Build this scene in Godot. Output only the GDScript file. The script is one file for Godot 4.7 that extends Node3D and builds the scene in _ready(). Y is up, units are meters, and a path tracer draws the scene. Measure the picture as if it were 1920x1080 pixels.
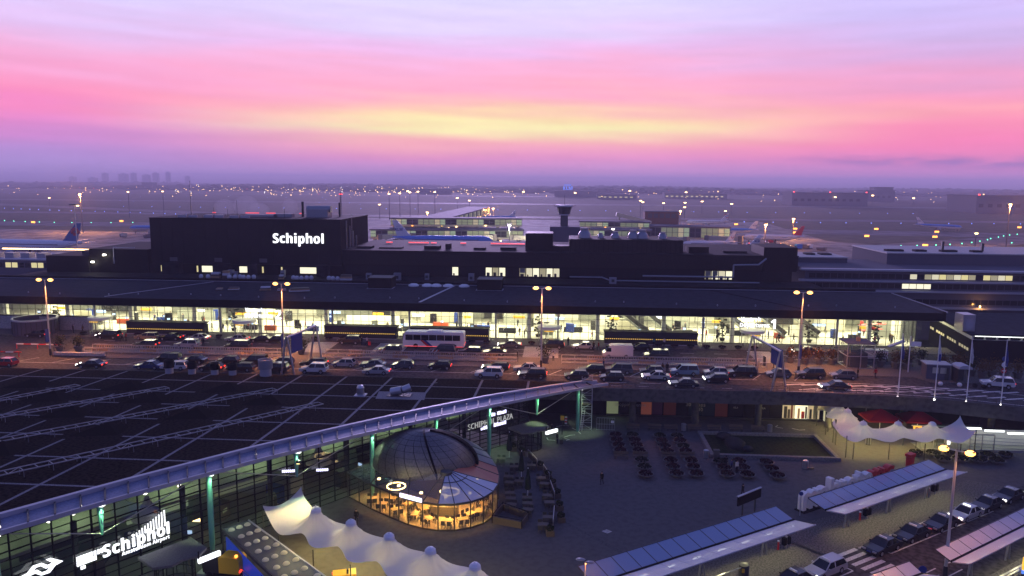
extends Node3D
# helpers ---------------------------------------------------------------
class MB:
	var v := PackedVector3Array()
	var n := PackedVector3Array()
	var c := PackedColorArray()
	var col := Color(1, 1, 1)
	var use_col := false
	func tri(a: Vector3, b: Vector3, d: Vector3) -> void:
		var m := (d - a).cross(b - a).normalized()
		v.append_array([a, b, d]); n.append_array([m, m, m])
		if use_col: c.append_array([col, col, col])
	func stri(a: Vector3, b: Vector3, d: Vector3, na: Vector3, nb: Vector3, nd: Vector3) -> void:
		if (d - a).cross(b - a).dot(na + nb + nd) >= 0.0:
			v.append_array([a, b, d]); n.append_array([na, nb, nd])
		else:
			v.append_array([a, d, b]); n.append_array([na, nd, nb])
		if use_col: c.append_array([col, col, col])
	func quad(a: Vector3, b: Vector3, d: Vector3, e: Vector3) -> void:
		tri(a, b, d); tri(a, d, e)
	func obox(p: Vector3, s: Vector3, bs := Basis()) -> void:
		var x := bs.x * s.x * .5; var y := bs.y * s.y * .5; var z := bs.z * s.z * .5
		quad(p - x + y + z, p + x + y + z, p + x - y + z, p - x - y + z)
		quad(p + x + y - z, p - x + y - z, p - x - y - z, p + x - y - z)
		quad(p + x + y + z, p + x + y - z, p + x - y - z, p + x - y + z)
		quad(p - x + y - z, p - x + y + z, p - x - y + z, p - x - y - z)
		quad(p - x + y - z, p + x + y - z, p + x + y + z, p - x + y + z)
		quad(p - x - y + z, p + x - y + z, p + x - y - z, p - x - y - z)
	func box(x0: float, x1: float, y0: float, y1: float, z0: float, z1: float) -> void:
		obox(Vector3((x0 + x1) / 2, (y0 + y1) / 2, (z0 + z1) / 2), Vector3(absf(x1 - x0), absf(y1 - y0), absf(z1 - z0)))
	func bar(a: Vector3, b: Vector3, w: float, h: float) -> void:   # square bar from a to b
		var z := (b - a).normalized()
		var up := Vector3.UP if absf(z.y) < .95 else Vector3.RIGHT
		var x := up.cross(z).normalized()
		obox((a + b) / 2, Vector3(w, h, a.distance_to(b)), Basis(x, z.cross(x), z))
	func tube(a: Vector3, b: Vector3, r0: float, r1: float, seg := 8, caps := true) -> void:
		var z := (b - a).normalized()
		var up := Vector3.UP if absf(z.y) < .95 else Vector3.RIGHT
		var x := up.cross(z).normalized(); var y := z.cross(x)
		for i in seg:
			var t0 := TAU * i / seg; var t1 := TAU * (i + 1) / seg
			var d0 := x * cos(t0) + y * sin(t0); var d1 := x * cos(t1) + y * sin(t1)
			stri(a + d0 * r0, b + d0 * r1, b + d1 * r1, d0, d0, d1)
			stri(a + d0 * r0, b + d1 * r1, a + d1 * r0, d0, d1, d1)
			if caps:
				stri(a, a + d0 * r0, a + d1 * r0, -z, -z, -z); stri(b, b + d0 * r1, b + d1 * r1, z, z, z)
	func path(pts: Array, r: float, seg := 6) -> void:
		for i in pts.size() - 1: tube(pts[i], pts[i + 1], r, r, seg)
	func lathe(o: Vector3, prof: Array, seg := 16, axis := Vector3.UP) -> void:   # prof: Vector2(radius, height)
		var up := Vector3.RIGHT if absf(axis.y) > .9 else Vector3.UP
		var x := up.cross(axis).normalized(); var y := axis.cross(x)
		for k in prof.size() - 1:
			var p: Vector2 = prof[k]; var q: Vector2 = prof[k + 1]
			var e := Vector2(q.y - p.y, p.x - q.x).normalized()
			for i in seg:
				var t0 := TAU * i / seg; var t1 := TAU * (i + 1) / seg
				var d0 := x * cos(t0) + y * sin(t0); var d1 := x * cos(t1) + y * sin(t1)
				var m0 := d0 * e.x + axis * e.y; var m1 := d1 * e.x + axis * e.y
				if p.x > 0.0001: stri(o + d0 * p.x + axis * p.y, o + d0 * q.x + axis * q.y, o + d1 * p.x + axis * p.y, m0, m0, m1)
				if q.x > 0.0001: stri(o + d1 * p.x + axis * p.y, o + d0 * q.x + axis * q.y, o + d1 * q.x + axis * q.y, m1, m0, m1)
	func prism(poly: PackedVector2Array, y0: float, y1: float) -> void:   # x,z outline
		var idx := Geometry2D.triangulate_polygon(poly)
		for k in idx.size() / 3:
			var a := poly[idx[k * 3]]; var b := poly[idx[k * 3 + 1]]; var d := poly[idx[k * 3 + 2]]
			stri(Vector3(a.x, y1, a.y), Vector3(b.x, y1, b.y), Vector3(d.x, y1, d.y), Vector3.UP, Vector3.UP, Vector3.UP)
			if y1 > y0: stri(Vector3(a.x, y0, a.y), Vector3(b.x, y0, b.y), Vector3(d.x, y0, d.y), Vector3.DOWN, Vector3.DOWN, Vector3.DOWN)
		if y1 > y0:
			var s := 1.0 if Geometry2D.is_polygon_clockwise(poly) else -1.0
			for i in poly.size():
				var a := poly[i]; var b := poly[(i + 1) % poly.size()]
				var m := Vector3(b.y - a.y, 0, a.x - b.x).normalized() * -s
				stri(Vector3(a.x, y0, a.y), Vector3(b.x, y0, b.y), Vector3(b.x, y1, b.y), m, m, m)
				stri(Vector3(a.x, y0, a.y), Vector3(b.x, y1, b.y), Vector3(a.x, y1, a.y), m, m, m)
	func plate(poly: PackedVector2Array, o: Vector3, ux: Vector3, uy: Vector3, th: float) -> void:   # flat outline in plane ux,uy with thickness
		var w := ux.cross(uy).normalized()
		var idx := Geometry2D.triangulate_polygon(poly)
		for s in [-.5, .5]:
			var m: Vector3 = w * signf(s)
			for k in idx.size() / 3:
				var q := []
				for j in 3:
					var p := poly[idx[k * 3 + j]]
					q.append(o + ux * p.x + uy * p.y + w * th * s)
				stri(q[0], q[1], q[2], m, m, m)
		var cw := -1.0 if Geometry2D.is_polygon_clockwise(poly) else 1.0
		for i in poly.size():
			var a := poly[i]; var b := poly[(i + 1) % poly.size()]
			var m := (ux * (b.y - a.y) - uy * (b.x - a.x)).normalized() * cw
			var pa := o + ux * a.x + uy * a.y; var pb := o + ux * b.x + uy * b.y
			stri(pa - w * th * .5, pb - w * th * .5, pb + w * th * .5, m, m, m)
			stri(pa - w * th * .5, pb + w * th * .5, pa + w * th * .5, m, m, m)
	func ball(o: Vector3, r: Vector3, seg := 8) -> void:
		var rings := seg / 2 + 1
		for k in rings:
			for i in seg:
				var q := []
				for ab in [[k, i], [k + 1, i], [k + 1, i + 1], [k, i + 1]]:
					var la: float = PI * (float(ab[0]) / rings - .5); var lo: float = TAU * ab[1] / seg
					q.append(Vector3(cos(la) * cos(lo), sin(la), cos(la) * sin(lo)))
				if k < rings - 1: stri(o + q[0] * r, o + q[1] * r, o + q[2] * r, q[0], q[1], q[2])
				if k > 0: stri(o + q[0] * r, o + q[2] * r, o + q[3] * r, q[0], q[2], q[3])
				elif rings == 1: pass
	func mesh() -> ArrayMesh:
		var a := []
		a.resize(Mesh.ARRAY_MAX)
		a[Mesh.ARRAY_VERTEX] = v; a[Mesh.ARRAY_NORMAL] = n
		if use_col: a[Mesh.ARRAY_COLOR] = c
		var m := ArrayMesh.new()
		m.add_surface_from_arrays(Mesh.PRIMITIVE_TRIANGLES, a)
		return m

var M := {}
var T := {}
var taken := {}
var rng := RandomNumberGenerator.new()

func numbered(s: String) -> String:
	if not taken.has(s):
		taken[s] = 0
		return s
	taken[s] += 1
	return "%s_%03d" % [s, taken[s]]
func noise_tex(freq: float, lo: float, hi: float, seed_: int, oct := 4) -> ImageTexture:
	var f := FastNoiseLite.new()
	f.seed = seed_; f.frequency = freq; f.noise_type = FastNoiseLite.TYPE_SIMPLEX_SMOOTH; f.fractal_octaves = oct
	var im := f.get_seamless_image(256, 256)
	im.convert(Image.FORMAT_RGB8)
	for y in 256:
		for x in 256:
			var k := lerpf(lo, hi, im.get_pixel(x, y).r)
			im.set_pixel(x, y, Color(k, k, k))
	return ImageTexture.create_from_image(im)
func mk(key: String, r: float, g: float, b: float, rough := .8, metal := 0.0, tex := "", scale := .2) -> StandardMaterial3D:
	var m := StandardMaterial3D.new()
	m.resource_name = key
	m.albedo_color = Color(r, g, b).linear_to_srgb()
	m.roughness = rough; m.metallic = metal
	m.cull_mode = BaseMaterial3D.CULL_DISABLED
	if rough >= .8: m.metallic_specular = .2
	if tex:
		m.albedo_texture = T[tex]
		m.uv1_triplanar = true; m.uv1_world_triplanar = true; m.uv1_scale = Vector3.ONE * scale
	M[key] = m
	return m
func glow(key: String, r: float, g: float, b: float, energy: float) -> StandardMaterial3D:
	var m := mk(key, r * .5, g * .5, b * .5, .5)
	m.emission_enabled = true
	m.emission = Color(r, g, b).linear_to_srgb()
	m.emission_energy_multiplier = energy
	return m
func pane_mat(key: String, r: float, g: float, b: float, a: float, rough := .04) -> StandardMaterial3D:
	var m := mk(key, r, g, b, rough)
	m.transparency = BaseMaterial3D.TRANSPARENCY_ALPHA
	m.albedo_color.a = a
	return m
func part(parent: Node3D, called: String, mesh: Mesh, m: Material, at := Vector3.ZERO, turn := Basis()) -> MeshInstance3D:
	var o := MeshInstance3D.new()
	o.name = called; o.mesh = mesh; o.material_override = m
	o.transform = Transform3D(turn, at)
	parent.add_child(o, true)
	return o
func tag(o: Node, label: String, category: String, group := "") -> void:
	o.set_meta("label", label); o.set_meta("category", category)
	if group: o.set_meta("group", group)
func thing(called: String, label: String, category: String, at := Vector3.ZERO, turn := 0.0, group := "") -> Node3D:
	var o := Node3D.new()
	o.name = numbered(called); add_child(o)
	o.position = at; o.rotation.y = turn
	tag(o, label, category, group)
	return o
func single(called: String, label: String, category: String, mesh: Mesh, m: Material, at := Vector3.ZERO, turn := 0.0, group := "") -> MeshInstance3D:
	var o := part(self, numbered(called), mesh, m, at, Basis(Vector3.UP, turn))
	tag(o, label, category, group)
	return o
func setting(called: String, mesh: Mesh, m: Material, at := Vector3.ZERO) -> MeshInstance3D:
	var o := part(self, numbered(called), mesh, m, at)
	o.set_meta("kind", "structure")
	return o
func stuff(parent: Node3D, called: String, mesh: Mesh, m: Material) -> MeshInstance3D:
	var o := part(parent, numbered(called) if parent == self else called, mesh, m)
	o.set_meta("kind", "stuff")
	return o
func many(called: String, label: String, category: String, mesh: Mesh, m: Material, xf: Array) -> MultiMeshInstance3D:
	var mm := MultiMesh.new()
	mm.transform_format = MultiMesh.TRANSFORM_3D
	mm.mesh = mesh; mm.instance_count = xf.size()
	for i in xf.size(): mm.set_instance_transform(i, xf[i])
	var o := MultiMeshInstance3D.new()
	o.name = numbered(called); o.multimesh = mm; o.material_override = m
	add_child(o)
	tag(o, label, category); o.set_meta("kind", "stuff")
	return o
func copy(o: Node3D, called: String, at: Vector3, turn: float, label: String) -> Node3D:
	var c: Node3D = o.duplicate()
	c.name = numbered(called); add_child(c)
	c.position = at; c.rotation.y = turn
	c.set_meta("label", label)
	return c
func boxmesh(x0: float, x1: float, y0: float, y1: float, z0: float, z1: float) -> ArrayMesh:
	var b := MB.new()
	b.box(x0, x1, y0, y1, z0, z1)
	return b.mesh()
func cbox(sx: float, sy: float, sz: float) -> ArrayMesh:   # box standing on its base
	return boxmesh(-sx / 2, sx / 2, 0, sy, -sz / 2, sz / 2)
func text(parent: Node3D, called: String, s: String, high: float, at: Vector3, turn: Basis, m: Material, bold := true, serif := false) -> MeshInstance3D:
	var f := SystemFont.new()
	f.font_names = PackedStringArray(["Droid Serif" if serif else "Droid Sans"])
	f.font_weight = 700 if bold else 400
	var t := TextMesh.new()
	t.text = s; t.font = f; t.font_size = 64; t.pixel_size = high / 46.0; t.depth = high * .12
	return part(parent, called, t, m, at, turn)
func nth(i: int) -> String:
	var w := ["first", "second", "third", "fourth", "fifth", "sixth", "seventh", "eighth", "ninth", "tenth", "eleventh", "twelfth", "thirteenth", "fourteenth", "fifteenth", "sixteenth", "seventeenth", "eighteenth", "nineteenth", "twentieth"]
	if i < 20: return w[i]
	return ["twenty", "thirty", "forty", "fifty"][(i + 1) / 10 - 2] + ["", "-first", "-second", "-third", "-fourth", "-fifth", "-sixth", "-seventh", "-eighth", "-ninth"][(i + 1) % 10]
func omni(at: Vector3, c: Color, e: float, size: float) -> void:
	var l := OmniLight3D.new()
	l.name = numbered("lamp_light"); add_child(l)
	l.position = at; l.light_color = c; l.light_energy = e; l.light_size = size
	l.omni_range = 120.0; l.omni_attenuation = 2.0; l.shadow_enabled = true
func spot(at: Vector3, towards: Vector3, c: Color, e: float, angle: float, size := .3) -> void:
	var l := SpotLight3D.new()
	l.name = numbered("spot_light"); add_child(l)
	l.position = at; l.light_color = c; l.light_energy = e; l.light_size = size
	l.look_at(at + towards, Vector3.UP if absf(towards.normalized().y) < .95 else Vector3.RIGHT)
	l.spot_range = 120.0; l.spot_angle = angle; l.spot_angle_attenuation = .6; l.spot_attenuation = 2.0; l.shadow_enabled = true
func area(at: Vector3, towards: Vector3, w: float, h: float, c: Color, e: float) -> void:
	var l := AreaLight3D.new()
	l.name = numbered("area_light"); add_child(l)
	l.position = at; l.light_color = c; l.light_energy = e
	l.look_at(at + towards, Vector3.UP if absf(towards.normalized().y) < .95 else Vector3.FORWARD)
	l.area_size = Vector2(w, h); l.area_normalize_energy = true; l.area_range = 120.0; l.area_attenuation = 2.0; l.shadow_enabled = true
func P(a: Array) -> PackedVector2Array:
	var o := PackedVector2Array()
	for i in a.size() / 2: o.append(Vector2(a[i * 2], a[i * 2 + 1]))
	return o

func materials() -> void:
	T.fine = noise_tex(.06, .55, 1.25, 3)
	T.coarse = noise_tex(.02, .5, 1.3, 8, 5)
	T.patchy = noise_tex(.035, -.1, 1.9, 27, 5)
	T.faint = noise_tex(.05, .88, 1.08, 15, 4)
	T.soft = noise_tex(.03, .75, 1.15, 5, 3)
	mk("asphalt", .075, .07, .07, .75, 0, "fine", .08); mk("pavement", .17, .155, .14, .85, 0, "fine", .3)
	mk("plaza", .108, .103, .102, .85, 0, "faint", .08); mk("plaza_band", .06, .058, .06, .7, 0, "fine", .2)
	mk("taxi_pave", .16, .15, .135, .8, 0, "fine", .25)
	mk("paint", .62, .6, .56, .6, 0, "soft", .5); mk("sedum", .024, .019, .014, .95, 0, "patchy", .22)
	M.sedum.metallic_specular = .08
	mk("gravel", .28, .27, .28, .9, 0, "fine", .4)
	mk("concrete", .09, .088, .085, .85, 0, "soft", .12); mk("pale_stone", .42, .4, .38, .6, 0, "soft", .3)
	mk("black_clad", .007, .007, .0075, .6, 0, "soft", .1); mk("roofing", .03, .033, .045, .85, 0, "soft", .06)
	mk("roofing_dark", .018, .019, .024, .85, 0, "coarse", .06); mk("trim", .42, .42, .46, .45, .3)
	mk("steel", .45, .45, .47, .35, .8); mk("dark_steel", .05, .052, .05, .45, .4); mk("white_paint", .75, .74, .72, .4)
	mk("green_steel", .1, .3, .25, .35, .1); mk("hall_white", .7, .69, .6, .6); mk("hall_floor", .5, .49, .42, .3, 0, "soft", .1)
	mk("hall_grey", .26, .27, .23, .6); mk("mullion", .06, .06, .055, .5); mk("hall_dark", .03, .03, .03, .5); mk("brown", .02, .018, .018, .6, 0, "soft", .2)
	mk("box_brown", .028, .022, .018, .45); mk("white_fabric", .66, .64, .6, .8); mk("grass", .06, .066, .034, .95, 0, "coarse", .012)
	M.white_fabric.backlight_enabled = true; M.white_fabric.backlight = Color(.35, .34, .3)
	mk("tarmac", .15, .145, .15, .75, 0, "coarse", .008); mk("apron", .28, .25, .22, .8, 0, "coarse", .012)
	mk("tree_dark", .02, .026, .014, .95); mk("leaf", .045, .055, .018, .9, 0, "fine", .8); mk("autumn", .14, .075, .02, .9, 0, "fine", .8)
	mk("rubber", .012, .012, .012, .8); mk("rim", .4, .4, .42, .35, .7); mk("car_glass", .006, .007, .009, .05)
	mk("blue_sign", .006, .028, .2, .5); mk("yellow", .75, .42, .02, .5); mk("red", .55, .015, .012, .45); mk("wood", .11, .08, .05, .6, 0, "soft", 1.0)
	mk("terracotta", .16, .08, .05, .8); mk("flower", .03, .007, .011, .9, 0, "fine", 2.0); mk("flower_green", .018, .022, .01, .9, 0, "fine", 2.0)
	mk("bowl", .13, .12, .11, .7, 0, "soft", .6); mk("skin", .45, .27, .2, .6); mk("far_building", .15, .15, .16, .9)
	mk("hangar", .1, .1, .125, .8); mk("plane_white", .7, .7, .72, .35); mk("plane_blue", .03, .2, .62, .35); mk("tail_blue", .01, .1, .3, .35)
	mk("plane_red", .5, .02, .03, .35); mk("dark_window", .012, .014, .018, .12); mk("canopy_blue", .12, .19, .32, .18)
	mk("parasol_red", .13, .006, .01, .85); mk("parasol_green", .012, .022, .014, .8); mk("dome_metal", .17, .17, .17, .42, .5, "soft", .4)
	mk("dome_seam", .03, .03, .03, .5, .5); mk("orange_poster", .45, .07, .02, .6); mk("purple_poster", .09, .02, .06, .6); mk("bag", .55, .55, .57, .8)
	mk("timber", .38, .24, .12, .7); mk("duct", .3, .31, .34, .4, .5); mk("cream", .45, .43, .33, .6); mk("water", .008, .01, .008, .06)
	pane_mat("glass", .3, .36, .33, .03); pane_mat("dark_glass", .02, .04, .04, .2); pane_mat("roof_glass", .3, .36, .42, .12, .05)
	pane_mat("canopy_glass", .3, .42, .62, .62, .22); pane_mat("canopy_white", .6, .6, .64, .86, .22)
	glow("lamp_sodium", 1, .46, .1, 6); glow("lamp_white", 1, .95, .85, 8); glow("sign_white", .95, .97, 1, 1.7); glow("sign_violet", .75, .72, 1, 2.0)
	glow("lamp_warm", 1, .72, .3, 6); glow("ceiling_light", 1, .97, .78, 1.0); glow("window_warm", .95, .82, .36, .75); glow("window_white", 1, .95, .66, 1.1)
	glow("window_green", .62, .72, .36, .17); glow("sign_yellow", 1, .55, .05, 1.1); glow("screen", .5, .7, 1, 1.4); glow("tail_lamp", 1, .04, .02, 3)
	glow("head_lamp", 1, .95, .85, 9); glow("dot_blue", .2, .3, 1, 3); glow("dot_green", .15, 1, .55, 3); glow("dot_amber", 1, .35, .05, 4); glow("dot_red", 1, .05, .03, 4)
	glow("town_amber", 1, .6, .22, 9); glow("dot_yellow_lamp", 1, .6, .1, 1.2); glow("blue_panel", .03, .1, .85, .22); glow("green_lamp", .1, .9, .35, 2)
	glow("strip_lamp", .95, 1, .95, 3); glow("sign_blue", .1, .25, 1, 1.3); glow("strip_red", 1, .1, .12, 1.2); glow("green_glow", .55, .72, .42, .35)
	for k in ["black_clad", "brown", "roofing", "roofing_dark", "plaza", "grass", "tarmac", "asphalt"]: M[k].metallic_specular = .18
	mk("canopy_edge", .16, .19, .3, .6, .15, "soft", .4); mk("sedum_dark", .012, .011, .008, .95); M.sedum_dark.metallic_specular = .08; mk("roof_grey", .16, .17, .19, .3); mk("orange_pane", .42, .09, .04, .35)
	mk("warm_floor", .34, .25, .15, .5, 0, "soft", .6); mk("wet_bed", .018, .03, .01, .95, 0, "coarse", .3); mk("poster_dark", .012, .011, .012, .25); mk("poster_blue", .015, .03, .045, .4); mk("orange_dark", .22, .045, .02, .6)
	mk("dim_print", .35, .33, .28, .7); mk("flag_blue", .01, .03, .22, .7); mk("lamp_pole", .5, .5, .5, .4, .4); mk("hangar_dark", .06, .062, .07, .5); mk("leaf_dark", .02, .03, .012, .9, 0, "fine", 2.0); mk("tail_dull", .2, .01, .01, .3)
	mk("rim_stone", .2, .19, .18, .8, 0, "soft", .3); mk("clad_a", .008, .0078, .0085, .55); mk("clad_b", .0095, .009, .0098, .62); mk("clad_c", .0065, .0065, .007, .5); mk("boulder", .03, .03, .03, .8)
	for k in ["clad_a", "clad_b", "clad_c"]: M[k].metallic_specular = .25
	glow("window_dim", .9, .8, .45, .35); glow("window_mid", 1, .92, .6, .7)
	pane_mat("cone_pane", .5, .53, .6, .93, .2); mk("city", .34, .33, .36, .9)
	mk("person", 1, 1, 1, .8); M.person.vertex_color_use_as_albedo = true
	glow("sign_dim", .8, .8, .75, .45); glow("window_red", .9, .25, .12, .08); glow("shop_light", 1, .82, .5, .35); glow("window_cream", .85, .8, .5, .5); glow("lamp_far", 1, .62, .26, 9); glow("dome_glint", 1, .9, .62, .06)  # the last one is a faint glow painted as highlights on the ramp domes

const C3 := [[0, 176, 150, 212, 206, 154, 208, 212, 146, 206], [1.0, 176, 146, 212, 222, 152, 204, 224, 140, 198], [1.7, 182, 142, 210, 244, 154, 198, 242, 136, 188], [2.8, 210, 138, 206, 255, 178, 180, 255, 134, 180],
	[3.9, 234, 138, 202, 255, 244, 176, 255, 148, 178], [4.6, 252, 140, 194, 255, 222, 170, 255, 168, 178], [5.5, 255, 148, 190, 255, 194, 184, 250, 158, 188], [6.8, 250, 162, 204, 255, 174, 200, 236, 162, 202], [8.2, 240, 180, 222, 250, 178, 214, 218, 172, 220],
	[9.5, 228, 190, 236, 236, 188, 234, 208, 180, 230], [11, 220, 202, 248, 224, 206, 246, 206, 188, 242], [13, 212, 208, 254, 222, 214, 250, 204, 196, 250], [20, 156, 162, 232, 160, 162, 230, 156, 158, 230], [40, 98, 112, 188, 98, 112, 188, 98, 112, 188], [90, 68, 84, 156, 68, 84, 156, 68, 84, 156]]
func sky_image() -> Image:
	var w := 2048; var h := 1024
	var im := Image.create(w, h, false, Image.FORMAT_RGBF)
	var f := FastNoiseLite.new()
	f.seed = 21; f.frequency = 1.0; f.fractal_octaves = 5; f.noise_type = FastNoiseLite.TYPE_SIMPLEX_SMOOTH
	for y in h / 2 + 6:
		var el := 90.0 - (y + .5) * 180.0 / h
		var step := 1 if el < 26.0 else 8
		for xs in w / step:
			var az := (xs * step + .5 * step) / w * TAU - PI   # 0 at the picture's centre column
			var e := maxf(el, 0.0)
			if el < 26.0 and el > 0.0:
				e = maxf(0.0, el + f.get_noise_2d(az * 2.2, el * .5 + az * .8) * minf(el * .2, 1.1))
			var k := 0
			while k < C3.size() - 2 and e > C3[k + 1][0]: k += 1
			var a: Array = C3[k]; var b: Array = C3[k + 1]
			var t := clampf((e - a[0]) / (b[0] - a[0]), 0, 1)
			var cs := []
			for j in 3: cs.append(Color8(a[1 + j * 3], a[2 + j * 3], a[3 + j * 3]).srgb_to_linear().lerp(Color8(b[1 + j * 3], b[2 + j * 3], b[3 + j * 3]).srgb_to_linear(), t))
			var s := rad_to_deg(az) + 7.0    # the sunset lies a little left of straight ahead
			var c: Color
			if s < 0: c = cs[1].lerp(cs[0], smoothstep(2.0, 30.0, -s))
			else: c = cs[1].lerp(cs[2], smoothstep(9.0, 33.0, s))
			var back := smoothstep(35.0, 130.0, absf(s))
			c = c.lerp(Color8(112, 120, 188).srgb_to_linear().lerp(Color8(68, 84, 156).srgb_to_linear(), clampf(e / 60.0, 0, 1)), back)
			if el < 26.0 and el > 0.3:
				var n := f.get_noise_2d(az * 3.4 + 9.0, el * 1.3 + az * 2.2)
				var fine := f.get_noise_2d(az * 8.0 - 4.0, el * 4.2 + az * 5.0)
				c = c * (1.0 + (.085 * n + .045 * fine) * (1.0 - back))
				var band := exp(-pow((el - 1.6 - .2 * sin(az * 9.0)) / .34, 2.0)) * smoothstep(20.0, 30.0, s) * (1.0 - smoothstep(60.0, 80.0, s)) * clampf(.55 + f.get_noise_2d(az * 14.0, el * 3.0) * 1.3, 0, 1)
				c = c.lerp(Color8(138, 108, 178).srgb_to_linear(), band * .85)
			for i in step: im.set_pixel(posmod(xs * step + i + w / 2, w), y, c)
	for y in range(h / 2 + 6, h):
		im.fill_rect(Rect2i(0, y, w, 1), Color(.1, .08, .14))
	return im
func _ready() -> void:
	rng.seed = 7
	materials()
	var cam := Camera3D.new()
	cam.name = "camera"; add_child(cam)
	cam.position = Vector3(0, 38.5, 0)
	cam.basis = Basis(Vector3.UP, deg_to_rad(3.76)) * Basis(Vector3.RIGHT, -atan(200.0 / 1400.0)) * Basis(Vector3.BACK, deg_to_rad(.43))
	cam.fov = rad_to_deg(2.0 * atan(540.0 / 1400.0)); cam.near = .5; cam.far = 20000.0
	var env := Environment.new()
	env.background_mode = Environment.BG_SKY
	var sm := PanoramaSkyMaterial.new()
	sm.panorama = ImageTexture.create_from_image(sky_image())
	env.sky = Sky.new(); env.sky.sky_material = sm
	env.background_energy_multiplier = 1.12
	env.tonemap_mode = Environment.TONE_MAPPER_LINEAR
	env.tonemap_exposure = 1.0
	env.fog_enabled = true; env.fog_density = .00028; env.fog_light_color = Color(.97, .93, 1.0)
	env.volumetric_fog_enabled = true; env.volumetric_fog_density = 0.0
	env.sdfgi_enabled = true; env.ssao_enabled = true; env.ssil_enabled = true
	var we := WorldEnvironment.new()
	we.name = "surroundings"; we.environment = env; add_child(we)
	var sun := DirectionalLight3D.new()
	sun.name = "low_sun"; add_child(sun)
	sun.light_color = Color(.86, .75, 1.0); sun.light_energy = 1.6; sun.light_angular_distance = 12.0; sun.shadow_enabled = true
	sun.look_at_from_position(Vector3.ZERO, Vector3(.12, -.075, 1.0))
	ground()
	viaduct()
	hall()
	upper_buildings()
	right_buildings()
	plaza_building()
	pavilion()
	plaza_floor()
	road_things()
	plaza_things()
	airfield()
	people()

func sheet(poly: Array, y: float) -> ArrayMesh:
	var b := MB.new()
	b.prism(P(poly), y, y)
	return b.mesh()
func strip(pts: Array, w: float, y: float) -> ArrayMesh:   # flat ribbon along x,z points
	var b := MB.new()
	ribbon(b, pts, w, y)
	return b.mesh()
func ribbon(b: MB, pts: Array, w: float, y: float) -> void:
	var q := P(pts)
	for i in q.size() - 1:
		var d := (q[i + 1] - q[i]).normalized()
		var s := Vector2(-d.y, d.x) * w * .5
		var a := q[i]; var e := q[i + 1]
		var u := Vector3.UP
		b.stri(Vector3(a.x + s.x, y, a.y + s.y), Vector3(e.x + s.x, y, e.y + s.y), Vector3(e.x - s.x, y, e.y - s.y), u, u, u)
		b.stri(Vector3(a.x + s.x, y, a.y + s.y), Vector3(e.x - s.x, y, e.y - s.y), Vector3(a.x - s.x, y, a.y - s.y), u, u, u)

func ground() -> void:
	setting("ground", sheet([-9000, 300, 9000, 300, 9000, -9000, -9000, -9000], -.03), M.grass)
	setting("apron", sheet([-620, -190, 220, -190, 240, -430, 180, -520, 200, -760, -260, -760, -300, -520, -420, -540, -640, -480], -.012), M.apron)
	setting("taxiway", strip([-1400, -560, -420, -610, 60, -640, 420, -590, 1400, -560], 60, -.016), M.tarmac)
	setting("taxiway", strip([-1500, -800, 1600, -830], 45, -.02), M.tarmac)
	setting("taxiway", strip([160, -300, 210, -470, 330, -560, 520, -600], 46, -.008), M.tarmac)
	setting("taxiway", strip([120, -330, 400, -420, 900, -440], 40, -.004), M.tarmac)
	setting("taxiway", strip([330, -560, 500, -750, 900, -840], 34, -.012), M.tarmac)
	setting("taxiway", strip([-180, -700, -420, -840, -900, -1080], 40, -.012), M.tarmac)
	setting("runway", strip([-3000, -1250, 3000, -1330], 70, -.02), M.tarmac)
	setting("runway", strip([-2500, -1900, 2500, -1980], 60, -.02), M.tarmac)
	setting("plaza_paving", sheet([-140, 60, 140, 60, 140, -126, -140, -126], 0), M.plaza)

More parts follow.
